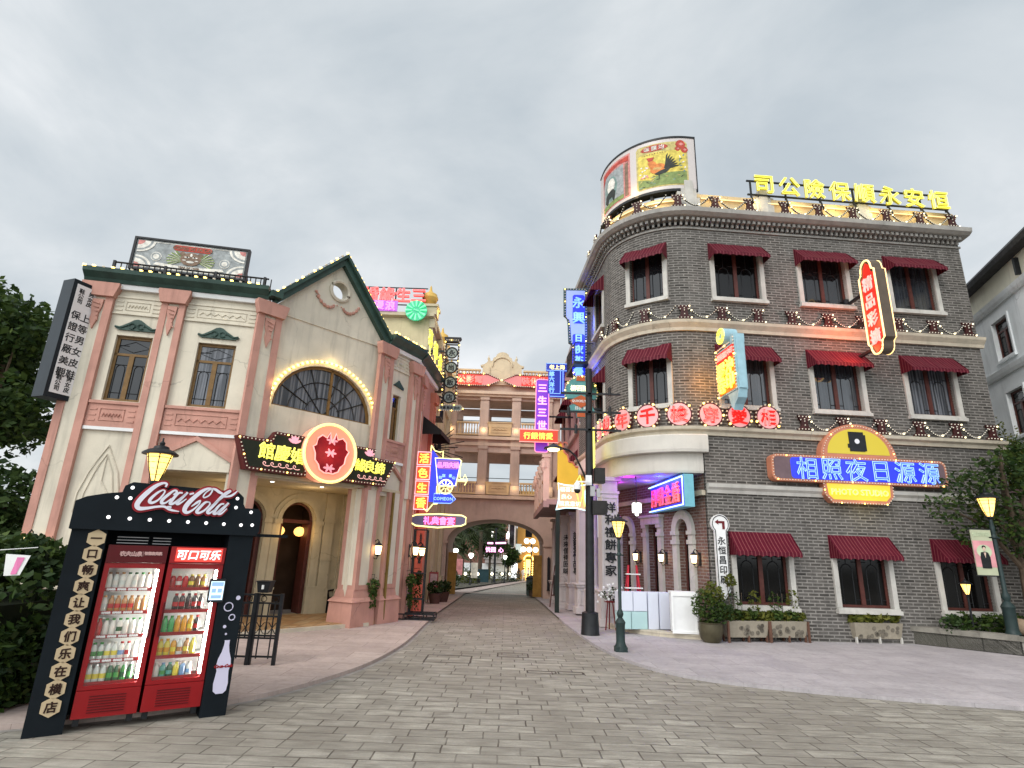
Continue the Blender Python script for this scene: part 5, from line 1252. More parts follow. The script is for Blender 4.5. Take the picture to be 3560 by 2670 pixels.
# roof signs of the tower
s = thing('neon_sign', 'red neon roof sign of four characters on the tower building', 'sign', (-5.2, 22.4, 11.7))
mb = MB(FR(0, 22.4, 0)); [mb.text(c, x, 12.5, .68, bold=.02, outline=.022) for c, x in zip('婚緣生三', (-6.2, -5.5, -4.82, -4.15))]; mb.build('lettering', n_red, s)
mb = MB(FR(0, 22.5, 0)); [mb.text(c, x, 12.5, .66, bold=.05) for c, x in zip('婚緣生三', (-6.2, -5.5, -4.82, -4.15))]; mb.build('letter_face', f_red, s)
mb = MB(FR(0, 22.6, 0)); [mb.box(-6.6, -3.8, 0, .04, z, z + .04) for z in (12.1, 12.9)]; [mb.box(x, x + .05, 0, .05, 11.5, 12.9) for x in (-6.4, -5.2, -4.0)]; mb.build('frame', black, s)
s = thing('neon_sign', 'small purple neon sign under the red roof sign', 'sign', (-5.5, 22.3, 11.6)); mb = MB(FR(0, 22.3, 0)); mb.text('漫', -5.78, 11.95, .42, bold=.03, outline=.016); mb.text('浪', -5.30, 11.93, .42, bold=.03, outline=.016); mb.build('lettering', n_mag, s)
mb = MB(FR(0, 22.34, 0)); mb.box(-6.1, -5.0, 0, .05, 11.7, 12.18); mb.build('board', glow('violet board', (.5, .1, .7), .5, (.3, .1, .4), True), s)
s = thing('neon_clock', 'round green neon clock beside the red roof sign', 'clock', (-4.17, 22.2, 11.3)); mb = MB(FR(-4.17, 22.2, 0))
for i in range(12): a = math.pi * i / 6; mb.tube([(.17 * math.cos(a), 0, 11.72 + .17 * math.sin(a)), (.44 * math.cos(a), 0, 11.72 + .44 * math.sin(a))], [.02, .05], 5)
mb.build('hour_mark', n_grn, s); mb = MB(FR(-4.17, 22.24, 0)); mb.prism(ell(0, 11.72, .46, .46, 24), 0, .06); mb.build('face', glow('green clock face', (.02, .5, .22), .5, (.05, .3, .2), True), s)
mb = MB(FR(-4.17, 22.19, 0)); mb.tube([(-.1, 0, 11.76), (0, 0, 11.72), (.12, 0, 11.68)], .02, 5); mb.build('clock_hand', n_grn, s)
s = thing('neon_sign', 'yellow neon characters standing on the street side eave of the salmon corner, seen edge on', 'sign', pA4.frame(1.8, .2, 8.3)); mb = MB()
for i, ch in enumerate('喜鋪金'):
    mb.M = pA4.frame(.6 + i * .95, .25, 0); mb.text(ch, 0, 9.1 - i * .1, .62, bold=.02, ext=.03)
    mb.box(-.02, .02, -.02, .02, 8.3, 8.95)
mb.build('lettering', n_yel, s)
# hanging hotel sign and arrow
s = thing('blade_sign', 'hanging open frame hotel sign with four round character plates and bulbs', 'sign', FR(-2.66, 21, 0, 7.4)); Th = FR(-2.66, 21, 0)
mb = MB(Th); mb.prism([(-.06, 10.02), (.02, 9.86), (.50, 9.86), (.62, 10.02), (.6, 10.06), (-.05, 10.06)], -.1, .1)
for x in (0, .5): mb.box(x, x + .05, -.05, .05, 7.45, 9.86)
for z in (9.75, 9.12, 8.92, 8.36, 8.2, 7.62, 7.45): mb.box(.05, .5, -.03, .03, z, z + .04)
for z in (9.45, 7.6): mb.box(-1.2, 0, -.03, .03, z, z + .07); mb.tube([(-1.1, 0, z - .4), (-.4, 0, z)], .03, 5)
for i in range(4): outline_tube(mb, ell(.275, 9.42 - i * .6, .215, .22, 18), -.05, .03)
mb.build('frame', blackw, s)
mb = MB(Th); [(mb.new(), mb.prism(ell(.275, 9.42 - i * .6, .2, .205, 18), -.04, .0)) for i in range(4)]; o = mb.build('character_plate', surf('grey green plate', (.25, .28, .26), .5, .1, 5), s)
mb = MB(Th); [mb.text(ch, .275, 9.42 - i * .6, .27, y=-.05, bold=.04) for i, ch in enumerate('永尚飯店')]; mb.build('lettering', black, o)
mb = MB(Th); bulbs(mb, along([(-.0, 9.85), (.0, 7.45)], .13, False) + along([(.55, 9.85), (.55, 7.45)], .13, False) + [(.05 + .09 * i, 9.93) for i in range(6)], -.11, .022, 5); mb.build('bulb_border', [bulb_hot, bulb_dim], s)
s = thing('arrow_sign', 'small grey arrow sign with bulbs under the hotel sign', 'sign', FR(-2.7, 20.9, 0, 7.05)); Th = FR(-2.7, 20.9, 0)
mb = MB(Th); AR = [(0, 7.08), (.78, 7.08), (.9, 7.18), (.78, 7.3), (0, 7.3)]; mb.prism(AR, -.04, .04); mb.build('board', surf('grey green plate', (.25, .28, .26), .5, .1, 5), s)
mb = MB(Th); mb.text('外灘 飯店 由此', .38, 7.19, .12, y=-.045, bold=.02); mb.build('lettering', black, s)
mb = MB(Th); bulbs(mb, along(AR, .075), -.05, .02, 6); mb.build('bulb_border', [bulb_hot, bulb_dim], s)
# four character boxes, cup sign, arrow, bar sign on the left pavement side
Th = FR(-3.0, 18.55, 0)
s = thing('neon_sign', 'vertical neon sign of four red boxes with yellow characters in pink frames', 'sign', Th @ Matrix.Translation((0, 0, 3.3)))
for i, ch in enumerate('活色生香'):
    z = 4.88 - i * .475
    mb = MB(Th); mb.box(.0, .43, -.02, .12, z - .21, z + .21); o = mb.build('box', glow('orange red box', (1, .09, .01), .55, (.5, .06, .02), True), s)
    mb = MB(Th); mb.text(ch, .215, z, .33, y=-.04, bold=.05); mb.build('lettering', n_yel, o); mb = MB(Th); outline_tube(mb, [(.0, z - .21), (.43, z - .21), (.43, z + .21), (0, z + .21)], -.03, .018); mb.build('neon_frame', glow('pink white neon', (1, .5, .58), 1.5), o)
mb = MB(Th); [mb.box(-.35, 0, .03, .09, z, z + .06) for z in (4.8, 3.9, 3.4)]; mb.build('bracket', black, s)
lamp('sign_glow', Th @ Vector((.2, .5, 4.2)), (1, .2, .1), 9, .2)
s = thing('neon_sign', 'blue cup shaped neon sign with a yellow spoked wheel and pointing hand', 'sign', Th @ Matrix.Translation((.9, 0, 3.5)))
mb = MB(Th); mb.prism([(.45, 3.5), (.66, 3.5), (.66, 4.95), (.5, 5.15), (.45, 5.15)], .02, .1); mb.prism([(.58, 4.9), (1.42, 4.88), (1.30, 4.02), (.72, 4.02)], -.03, .1); mb.build('panel', f_blu, s)
mb = MB(Th); mb.prism([(.66, 4.85), (1.36, 4.84), (1.32, 4.55), (.70, 4.55)], -.04, -.031); mb.build('violet_field', glow('violet field', (.35, .08, .5), .5, (.2, .08, .3), True), s)
mb = MB(Th); outline_tube(mb, [(.58, 4.9), (1.36, 4.89), (1.44, 4.84), (1.30, 4.04), (1.2, 4.0), (.72, 4.02)], -.05, .022); mb.tube([(.42, -.03, 5.3), (.42, -.03, 5.12)], .02); mb.tube([(.42, -.03, 5.32), (.55, -.03, 5.14), (.72, -.03, 5.1), (.82, -.03, 5.14), (.82, -.03, 4.92)], .02)
mb.tube([(1.4, -.03, 4.62), (1.42, -.03, 4.3), (1.5, -.03, 4.22), (1.58, -.03, 4.4), (1.66, -.03, 4.22), (1.58, -.03, 4.05)], .018); mb.tube([(1.36, -.03, 4.2), (1.62, -.03, 4.2)], .045)
mb.tube([(.32, -.03, 3.28), (.42, -.03, 3.18), (.6, -.03, 3.42), (.75, -.03, 3.44)], .02); mb.build('neon_outline', n_yel2, s)
mb = MB(Th); wc = (.98, 3.98); outline_tube(mb, ell(*wc, .22, .22, 22), -.08, .026); [mb.tube([(wc[0] + .05 * math.cos(a), -.08, wc[1] + .05 * math.sin(a)), (wc[0] + .22 * math.cos(a), -.08, wc[1] + .22 * math.sin(a))], .014, 4) for a in [math.pi * i / 4 for i in range(8)]]; [mb.box(.68 + .05 * q, .70 + .05 * q, -.05, -.03, 3.74, 4.0) for q in range(3)]; mb.build('wheel', n_yel2, s)
mb = MB(Th); [mb.text(c, .73 + i * .185, 4.68, .19, y=-.05, bold=.05) for i, c in enumerate('品用庆婚')]; mb.build('lettering', n_mag, s)
mb = MB(Th); [mb.text(c, .78 + i * .11, 4.28 + .08 * math.sin(math.pi * i / 4), .11, y=-.045, bold=.04) for i, c in enumerate('拍旗 最山')]; mb.build('small_lettering', n_cya, s)
s = thing('arrow_sign', 'blue neon arrow sign pointing right below the cup sign', 'sign', Th @ Matrix.Translation((.9, 0, 3.4)))
AR = [(.62, 3.46), (1.16, 3.46), (1.32, 3.6), (1.16, 3.76), (.62, 3.76)]; mb = MB(Th); mb.prism(AR, -.04, .06); mb.build('board', f_blu, s); mb = MB(Th); outline_tube(mb, AR, -.05, .014); mb.text('COMEON', .92, 3.6, .145, y=-.05, bold=.03); mb.build('neon_outline', n_cya, s)
s = thing('neon_sign', 'long bar neon sign with magenta characters, lowest above the left pavement', 'sign', Th @ Matrix.Translation((.8, 0, 2.7)))
BR = [(-.04, 2.82), (.1, 2.74), (.8, 2.70), (1.55, 2.78), (1.68, 2.84), (1.68, 3.04), (1.55, 3.1), (.8, 3.12), (.1, 3.08), (-.04, 3.02)]
mb = MB(Th); mb.prism(BR, .0, .08); mb.build('board', surf('grey violet board', (.13, .11, .2), .5, .1, 4), s); mb = MB(Th); outline_tube(mb, BR, -.01, .024); mb.build('neon_frame', n_yel2, s)
mb = MB(Th); [mb.text(c, .46 + i * .25, 2.91, .26, y=-.01, bold=.045) for i, c in enumerate('礼典會宴')]; mb.build('lettering', n_mag, s)
mb = MB(Th); mb.box(.35, 1.36, -.004, -.001, 2.78, 3.04); mb.build('field', glow('crimson field', (.7, .02, .12), .5, (.4, .05, .1), True), s); mb = MB(Th); mb.box(-.4, -.04, .02, .06, 2.9, 2.95); mb.build('bracket', black, s)
# lamp pole stand for these signs: welded frame on a grid base
Ts = FR(-2.95, 18.35, 0); s = thing('iron_stand', 'black welded iron stand with grid base on the left pavement', 'sign stand', Ts)
mb = MB(Ts)
for x, y in ((.05, .1), (.05, .38), (.45, .1), (.45, .38)): mb.box(x - .02, x + .02, y - .02, y + .02, .12, 2.62)
for z in (.55, 1.3, 2.0, 2.6): [mb.box(.05, .45, y - .015, y + .015, z, z + .03) for y in (.1, .38)]; [mb.box(x - .015, x + .015, .1, .38, z, z + .03) for x in (.05, .45)]
mb.build('upright', black, s); mb = MB(Ts)
for z in (.0, .14):
    for y in (-.15, .2, .6): mb.box(-.35, .85, y - .018, y + .018, z, z + .035)
    for x in (-.35, .05, .45, .85): mb.box(x - .018, x + .018, -.15, .6, z, z + .035)
for x in (-.35, -.05, .25, .55, .85):
    for y in (-.15, .6): mb.box(x - .015, x + .015, y - .015, y + .015, 0, .17)
mb.build('base', black, s)
# ---- right side of the street
Th = FR(0, 21, 0); s = thing('blade_sign', 'tall stepped blue neon blade sign with six characters, high on the right', 'sign', FR(2.9, 21, 0, 8.6))
BL = [(1.97, 12.38), (2.93, 12.40), (2.90, 8.6), (2.37, 8.6), (2.36, 9.85), (2.30, 9.98), (2.18, 10.05), (2.14, 10.95), (2.10, 11.1), (1.98, 11.2)]
mb = MB(Th); mb.prism(BL, .0, .16); mb.build('case', surf('teal sign case', (.03, .075, .085), .5, .2, 4), s); mb = MB(Th); mb.prism(inset(BL, .10), -.012, -.001); mb.build('face', glow('sky blue lit face', (.08, .18, .8), .28, (.36, .44, .66), True), s)
mb = MB(Th); [mb.prism(rrect(2.33, 2.82, a, b, .1), -.018, -.013) for a, b in ((10.85, 12.1), (8.7, 10.4))]; mb.build('blue_field', f_blu, s)
mb = MB(Th); [mb.text(c, 2.57, z, k, y=-.04, bold=.02, outline=.016) for c, z, k in (('永', 11.75, .5), ('興', 11.1, .5), ('日', 10.22, .33), ('夜', 9.75, .36), ('茶', 9.3, .36), ('餐', 8.84, .38))]; mb.build('neon_outline', n_cya, s)
mb = MB(Th); bulbs(mb, along(inset(BL, .05), .115), -.03, .02, 9); mb.build('bulb_border', [bulb_hot, bulb_dim], s); mb = MB(Th); [mb.box(2.9, 3.25, .03, .1, z, z + .08) for z in (11.3, 9.6, 8.9)]; mb.build('bracket', black, s)
lamp('sign_glow', (3.0, 20.4, 10.6), (.05, .1, 1), 60, .2); lamp('sign_glow', (3.0, 20.0, 8.4), (.05, .1, 1), 40, .2)
Th = FR(0, 19.5, 0); s = thing('blade_sign', 'round teal sign with cream flower shaped characters and an orange plate', 'sign', FR(2.45, 19.5, 0, 6.7)); teal = surf('teal enamel', (.09, .27, .27), .5, .15, 4); c0 = (2.47, 7.55)
mb = MB(Th); mb.prism([p for p in arc(*c0, .58, .62, 200, -20, 20)], -.03, .1); mb.prism([(1.98, 6.9), (2.96, 6.9), (2.86, 7.1), (2.47, 7.2), (2.08, 7.1)], -.03, .1); mb.box(2.32, 2.62, -.05, .1, 6.66, 6.84); mb.build('board', teal, s)
mb = MB(Th); mb.prism([(2.05, 7.25), (2.47, 7.0), (2.9, 7.25), (2.47, 7.47)], -.06, -.031); mb.prism([(2.3, 8.0), (2.62, 8.0), (2.6, 8.2), (2.32, 8.2)], -.05, -.031); mb.prism([(2.33, 6.67), (2.61, 6.67), (2.61, 6.83), (2.33, 6.83)], -.06, -.051); mb.build('orange_plate', surf('orange plate', (.45, .10, .03), .5, .15, 4), s)
mb = MB(Th); [mb.text(c, 2.2 + i * .22, 7.72, .23, y=-.05, bold=.05) for i, c in enumerate('柳百隆')]; mb.build('lettering', glow('cream neon', (1, .95, .55), 1.6), s); mb = MB(Th); mb.text('QUICKLY 10', 2.47, 7.24, .12, y=-.065, bold=.01); mb.text('日夜 茶', 2.47, 7.0, .13, y=-.035, bold=.02); mb.build('small_lettering', white, s)
mb = MB(Th); bulbs(mb, along(arc(*c0, .58, .62, 200, -20, 20), .1, False), -.05, .024, 3); mb.build('bulb_border', [bulb_hot, bulb_dim], s); mb = MB(Th); mb.box(2.6, 3.25, .03, .09, 7.5, 7.58); mb.box(2.6, 3.25, .03, .09, 6.95, 7.03); mb.build('bracket', black, s)
Th = FR(0, 25, 0); s = thing('blade_sign', 'small blue neon sign outlined in white with a yellow lit top', 'sign', FR(2.0, 25, 0, 8.9))
mb = MB(Th); mb.box(1.66, 2.42, .0, .1, 9.06, 10.12); mb.box(1.56, 2.55, -.02, .12, 10.12, 10.5); mb.box(1.72, 2.5, -.02, .12, 8.88, 9.06); mb.build('board', glow('dark blue board', (.0, .01, .5), .5, (.02, .03, .2), True), s)
mb = MB(Th); [outline_tube(mb, P, -.035, .015) for P in ([(1.58, 10.14), (2.53, 10.14), (2.53, 10.48), (1.58, 10.48)], [(1.74, 8.9), (2.48, 8.9), (2.48, 9.04), (1.74, 9.04)])]; mb.tube([(2.22, -.03, 9.06), (2.22, -.03, 10.12)], .015); mb.tube([(2.34, -.03, 9.06), (2.34, -.03, 10.12)], .015); mb.build('neon_outline', n_cya, s)
mb = MB(Th); [mb.text(c, 1.82, 9.98 - i * .26, .25, y=-.03, bold=.02, outline=.01) for i, c in enumerate('慈六洋行')]; mb.build('lettering', n_cya, s); mb = MB(Th); mb.text('老上海', 2.06, 10.31, .24, y=-.03, bold=.05); mb.build('top_lettering', n_yel2, s); mb = MB(Th); mb.box(2.42, 3.1, .02, .08, 9.6, 9.68); mb.build('bracket', black, s)
Th = FR(0, 27, 0); s = thing('blade_sign', 'tall purple neon blade sign with four pink characters', 'sign', FR(1.5, 27, 0, 6.6)); BL = rrect(1.2, 1.84, 6.66, 10.3, .12)
mb = MB(Th); mb.prism(BL, .0, .14); mb.build('board', glow('violet lit board', (.15, .012, .62), .42, (.2, .05, .5), True), s); mb = MB(Th); outline_tube(mb, BL, -.02, .022); mb.build('neon_frame', glow('rose neon', (1, .2, .38), 1.5), s)
mb = MB(Th); [mb.text(c, 1.52, 9.85 - i * .62, .46, y=-.03, bold=.02, outline=.018) for i, c in enumerate('三生三世')]; mb.build('lettering', glow('pink neon', (1, .36, .8), 1.6), s); mb = MB(Th); [mb.box(1.84, 3.1, .04, .1, z, z + .08) for z in (9.6, 8.4)]; mb.build('bracket', black, s)
Th = FR(0, 26.8, 0); s = thing('neon_sign', 'horizontal red sign with four yellow characters across the purple blade sign', 'sign', FR(1.35, 26.8, 0, 7.1))
mb = MB(Th); mb.prism([(.46, 7.12), (2.28, 7.12), (2.28, 7.68), (.46, 7.68)], -.06, .1); mb.build('board', glow('orange red board', (1, .07, .02), .45, (.45, .06, .03), True), s); mb = MB(Th); [mb.tube([(.44, -.07, z), (2.3, -.07, z)], .02) for z in (7.1, 7.7)]; mb.build('neon_line', n_redp, s); mb = MB(Th); [mb.text(c, .8 + i * .36, 7.4, .34, y=-.07, bold=.05) for i, c in enumerate('行銀情愛')]; mb.build('lettering', n_yel, s)
Th = FR(0, 18.5, 0); s = thing('neon_sign', 'four cornered lantern board with curved ice blue neon edge and three rows of writing', 'sign', FR(2.0, 18.5, 0, 3.35))
BL = [(1.60, 4.22), (1.85, 4.16), (2.2, 4.15), (2.52, 4.2), (2.46, 3.9), (2.46, 3.65), (2.52, 3.38), (2.2, 3.45), (1.85, 3.45), (1.54, 3.38), (1.62, 3.65), (1.63, 3.95)]
mb = MB(Th); mb.prism(BL, 0, .1); mb.build('board', glow('tan lit board', (1, .5, .2), .32, (.5, .34, .22), True), s); mb = MB(Th); outline_tube(mb, BL, -.02, .022); mb.build('neon_frame', n_ice, s)
mb = MB(Th); [mb.text(t_, 1.98 + d, z, .16, y=-.02, bold=.04, sx=1.1) for t_, d, z in (('福喜吉', -.06, 4.03), ('良心', -.1, 3.8), ('情真意切', .0, 3.58))]; mb.build('lettering', glow('warm white neon', (1, .88, .62), 1.5), s); mb = MB(Th); mb.tube([(2.2, -.03, 4.3), (2.3, -.03, 4.5), (2.4, -.03, 4.1), (2.46, -.03, 3.5)], .022); mb.tube([(2.2, -.03, 3.95), (2.3, -.03, 3.5), (2.42, -.03, 3.95)], .02); mb.build('yellow_tube', n_yel, s); mb = MB(Th); mb.box(2.4, 2.95, .03, .08, 4.0, 4.06); mb.box(2.4, 2.95, .03, .08, 3.5, 3.56); mb.build('bracket', black, s)
s = thing('neon_sign', 'yellow neon writing standing edge on beside the black pole', 'sign', FR(2.62, 17.6, 270, 4.2)); mb = MB(FR(2.62, 17.9, 270)); [mb.text(c, .1, z, .5, bold=.05, ext=.05) for c, z in (('囍', 5.25), ('糕', 4.75))]; mb.tube([(.3, 0, 5.9), (.3, 0, 4.5)], .04); mb.build('lettering', n_yel, s)
# red neon banner on the bridge
s = thing('neon_banner', 'red neon banner of two pointed panels edged with bulbs on the bridge gallery', 'sign', FR(-.63, YB - .3, 0, 11.5)); Th = FR(-.63, YB - .34, 0)
for sg, txt in ((-1, '司公影電'), (1, '裝化妝服')):
    BL = [(sg * .02, 11.97), (sg * .85, 12.34), (sg * 3.5, 12.34), (sg * 3.5, 11.60), (sg * .85, 11.60)]
    mb = MB(Th); mb.prism(BL, -.05, .05); o = mb.build('panel', f_pink, s); mb = MB(Th); [mb.text(c, sg * 2.2 - .75 + i * .52, 11.97, .5, y=-.07, bold=.02, outline=.018) for i, c in enumerate(txt)]; mb.build('lettering', n_red, o)
    mb = MB(Th); mb.box(sg * 2.2 - 1.0, sg * 2.2 + 1.0, -.056, -.051, 11.66, 12.28); mb.build('field', f_red, o)
    mb = MB(Th); outline_tube(mb, BL, -.06, .05); mb.build('edge', maroon, o); mb = MB(Th); bulbs(mb, along(BL, .13), -.11, .035, 9); mb.build('bulb_border', [bulb_hot, bulb_dim], o)
# ---- signs on the brick building
s = thing('neon_sign', 'yellow neon roof sign of eight characters on an iron frame above the parapet', 'sign', pB.frame(3.2, .2, 13.5))
olive = glow('olive letter face', (.85, .72, .02), .16, (.35, .31, .03), True)
mf, mo, fr_m = MB(), MB(), MB()
for i, ch in enumerate('司公險保順永安恒'):
    T = pB.frame(.12 + i * .88, .25); mf.M = mo.M = T; mf.text(ch, 0, 14.10 - .01 * i, .76, ext=.03, bold=0); mo.text(ch, 0, 14.10 - .01 * i, .76, y=-.05, outline=.015)
mf.build('letter_face', olive, s); mo.build('neon_outline', n_yel, s)
fr_m.M = pB.frame(0, .15)
for z in (13.75, 14.28): fr_m.box(-.4, 6.7, 0, .05, z, z + .05)
for x in (-.3, .9, 2.1, 3.3, 4.5, 5.7, 6.6): fr_m.box(x, x + .05, 0, .05, 13.68, 14.32); fr_m.tube([(x, 0, 13.75), (x - .05, -.22, 13.3)], .03, 5)
fr_m.build('frame', black, s); lamp('sign_glow', pB.frame(3, .6) @ Vector((0, 0, 13.9)), (1, .9, .1), 14, .3); lamp('sign_glow', pB.frame(5.6, .6) @ Vector((0, 0, 13.9)), (1, .9, .1), 10, .3)
disc_f = glow('pink lit disc', (1, .22, .22), .30, (.62, .36, .36), True)
DS = [-.45, -1.34, -2.2, -3.07, -3.94, -4.80, -5.65, -6.5]
nm_ = ['first red neon character disc from the right end of the row above the porch', 'second red neon character disc from the right end above the porch', 'third red neon character disc from the right, below the yellow box sign', 'fourth red neon character disc from the right, under the round corner', 'fifth red neon character disc from the right, with a plain cross shaped character', 'sixth red neon character disc from the right, narrow on the curve', 'seventh red neon character disc from the right, nearly edge on', 'eighth red neon character disc from the right, edge on by the pole']
for t, ch, lb in zip(DS, '相愛穿梭千年樓影', nm_):
    T = pB.frame(t, .14, 6.10); s = thing('disc_sign', lb, 'disc sign', T, 'red character discs on the porch ledge')
    mb = MB(T); mb.prism(ell(0, 0, .33, .33, 24), -.03, .05); mb.build('disc', disc_f, s); mb = MB(T); mb.prism(ell(0, 0, .38, .38, 24), -.01, .04); mb.build('rim', maroon, s)
    mb = MB(T); mb.text(ch, 0, 0, .5, y=-.05, bold=.03, outline=.008); mb.build('neon_outline', glow('pale red neon', (1, .34, .30), 1.6), s); mb = MB(T); mb.text(ch, 0, 0, .5, y=-.042, bold=.06); mb.build('letter_face', glow('strong red letter', (1, .006, .004), .95, (.5, .01, .005)), s)
    mb = MB(T); bulbs(mb, ell(0, 0, .385, .385, 18), -.03, .026, 6, int(t * 7) % 5); mb.build('bulb_border', [bulb_hot, bulb_dim], s)
# photo studio sign
kk = .983
def S3(x, z): return (-8.9 + (x + 8.9) * kk, 2.05 + (z - 2.05) * kk)
T = pB.frame(0); s = thing('neon_sign', 'photo studio sign with blue neon characters, camera dome and yellow lower plate', 'sign', pB.frame(2.2, .2, 3.7)); sal = surf('salmon sign case', (.50, .20, .12), .5, .1, 4); dusk = surf('dusky sign field', (.15, .10, .11), .55, .12, 3)
x0, z0 = S3(-.42, 4.28); x1, z1 = S3(4.98, 5.06); MN = rrect(x0, x1, z0, z1, .17); dcx, dcz = S3(2.33, 5.04); DM = arc(dcx, dcz, 1.16, 1.02, 180, 0, 24); lx0, lz0 = S3(1.12, 3.72); lx1, lz1 = S3(3.24, 4.30); LP = [(lx0, lz1), (lx1, lz1), (lx1 - .02, lz0 + .22), (lx1 - .22, lz0), (lx0 + .22, lz0), (lx0 + .02, lz0 + .22)]
mb = MB(T); mb.prism(MN, -.30, -.02); mb.prism(DM, -.26, -.015); mb.prism(LP, -.26, -.015); mb.build('case', sal, s)
mb = MB(T); mb.prism(rrect(x0 + .07, x1 - .07, z0 + .07, z1 - .07, .12), -.306, -.301); mb.build('field', dusk, s)
mb = MB(T); mb.prism(rrect(S3(.15, 0)[0], S3(4.55, 0)[0], z0 + .08, z1 - .08, .1), -.311, -.307); mb.build('blue_field', f_blu, s)
mb = MB(T); [mb.text(c, S3(.62 + i * .755, 0)[0], S3(0, 4.67)[1] - .00 * i, .66, y=-.34, bold=.02, outline=.0125) for i, c in enumerate('相照夜日源源')]; mb.build('neon_outline', n_cya, s); mb = MB(T); [mb.text(c, S3(.62 + i * .755, 0)[0], S3(0, 4.67)[1], .66, y=-.318, bold=.045) for i, c in enumerate('相照夜日源源')]; mb.build('letter_face', f_blu, s)
mb = MB(T); mb.prism(arc(dcx, dcz + .12, .95, .76, 180, 0, 24), -.268, -.261); mb.build('dome_field', glow('olive yellow field', (.8, .6, .02), .25, (.45, .36, .03), True), s)
mb = MB(T); mb.box(dcx - .26, dcx + .20, -.285, -.269, dcz + .2, dcz + .78); mb.box(dcx + .20, dcx + .26, -.28, -.269, dcz + .22, dcz + .7); mb.box(dcx - .31, dcx - .26, -.28, -.269, dcz + .3, dcz + .42); o = mb.build('camera_emblem', black, s); mb = MB(T); mb.prism(ell(dcx - .02, dcz + .5, .075, .075, 12), -.292, -.286); mb.build('lens', white, o)
mb = MB(T); mb.prism([(lx0 + .09, lz1 - .03), (lx1 - .09, lz1 - .03), (lx1 - .12, lz0 + .22), (lx1 - .26, lz0 + .09), (lx0 + .26, lz0 + .09), (lx0 + .12, lz0 + .22)], -.268, -.261); mb.build('lower_field', glow('amber field', (1, .62, .02), .55, (.5, .35, .03), True), s); mb = MB(T); mb.text('PHOTO STUDIO', (lx0 + lx1) / 2, (lz0 + lz1) / 2 + .02, .235, y=-.29, bold=.05, ext=.02); mb.build('lower_lettering', n_yel, s)
mb = MB(T); bulbs(mb, along(rrect(x0 + .035, x1 - .035, z0 + .035, z1 - .035, .15), .085), -.32, .016, 13); bulbs(mb, along(arc(dcx, dcz, 1.10, .96, 180, 0, 24), .085, False), -.275, .016, 9); bulbs(mb, along(LP[1:] + LP[:1], .085, False), -.275, .016, 8); mb.build('bulb_border', [bulb_hot, bulb_dim], s)
lamp('sign_glow', T @ Vector((2.1, -.75, 4.5)), (.15, .2, 1), 10, .2); lamp('sign_glow', T @ Vector((2.2, -.55, 3.5)), (1, .8, .1), 4, .2)
# red vertical blade sign, far right
T = FR(10.6, 15.78, 270); s = thing('blade_sign', 'long rounded red blade sign with amber neon edge on the right of the brick front', 'sign', T @ Matrix.Translation((0, 0, 7.9)))
BL = [(.0, 8.3), (.10, 8.22), (.12, 8.08)] + arc(.37, 8.1, .23, .2, 190, 350, 8) + [(.62, 8.22), (.74, 8.3), (.74, 10.45), (.63, 10.52)] + arc(.37, 10.58, .25, .3, 0, 180, 8) + [(.11, 10.5), (.0, 10.42)]
mb = MB(T); mb.prism(BL, .0, .30); mb.build('case', surf('bronze sign case', (.10, .075, .055), .5, .15, 4), s); mb = MB(T); mb.prism(inset(BL, .07), -.008, -.001); mb.build('face', f_red, s)
mb = MB(T); outline_tube(mb, BL, -.02, .028); outline_tube(mb, [p for p in BL], .32, .016); mb.build('neon_frame', glow('amber white neon', (1, .62, .20), 2.0), s); mb = MB(T); [mb.text(c, .37, 10.12 - i * .56, .47, y=-.03, bold=.02, outline=.016) for i, c in enumerate('精品彩擴')]; mb.build('lettering', n_redp, s)
mb = MB(T)
for z in (10.0, 9.1, 8.15): mb.box(-.92, .0, .10, .18, z, z + .08); mb.box(-.95, -.88, .0, .28, z - .14, z + .2)
mb.build('bracket', black, s); lamp('sign_glow', T @ Vector((.2, -.45, 9.0)), (1, .14, .05), 48, .25); lamp('sign_glow', T @ Vector((-.2, -.3, 8.2)), (1, .2, .06), 24, .2)
# yellow box sign on the corner
T = FR(6.15, 16.15, 274); s = thing('blade_sign', 'pale blue box sign with four big yellow characters and a round lamp on top', 'sign', T @ Matrix.Translation((0, 0, 6.2))); pb = surf('pale blue enamel', (.30, .48, .55), .45, .12, 4)
mb = MB(T); mb.box(.0, 1.16, .0, .30, 6.58, 7.98); mb.box(.95, 1.16, -.01, .31, 7.98, 8.22); mb.prism([(.5, 6.58), (1.16, 6.58), (1.1, 6.35), (.9, 6.2), (.8, 6.05), (.66, 6.2), (.6, 6.4)], .02, .28); mb.box(1.16, 1.2, .04, .26, 6.6, 8.1); mb.build('case', pb, s)
mb = MB(T); mb.box(.05, 1.12, -.008, -.001, 6.62, 7.6); mb.build('face', glow('orange lit face', (1, .16, .01), .32, (.45, .12, .02), True), s); mb = MB(T); mb.box(.02, 1.14, -.014, -.001, 7.6, 7.93); mb.build('red_header', f_red, s)
mb = MB(T); [mb.text(c, x, z, .5, y=-.05, bold=.06, ext=.03, sx=1.0) for c, x, z in (('膠', .32, 7.32), ('沖', .84, 7.34), ('卷', .32, 6.88), ('印', .84, 6.9))]; mb.build('lettering', glow('strong yellow neon', (1, .86, .012), 1.6), s); mb = MB(T); [mb.text(c, .18 + i * .2, 7.77, .22, y=-.03, bold=.04) for i, c in enumerate('照相舘沖印')]; mb.build('header_lettering', n_redp, s)
mb = MB(T); mb.M = T @ Matrix.Translation((.45, .0, 8.38)); mb.prism(ell(0, 0, .26, .24, 20), -.04, .36); mb.build('round_lamp_case', pb, s); mb = MB(T @ Matrix.Translation((.45, -.05, 8.38))); [outline_tube(mb, ell(0, 0, r, r * .95, 20), 0, .03) for r in (.23, .13)]; mb.build('lamp_ring', n_yel, s)
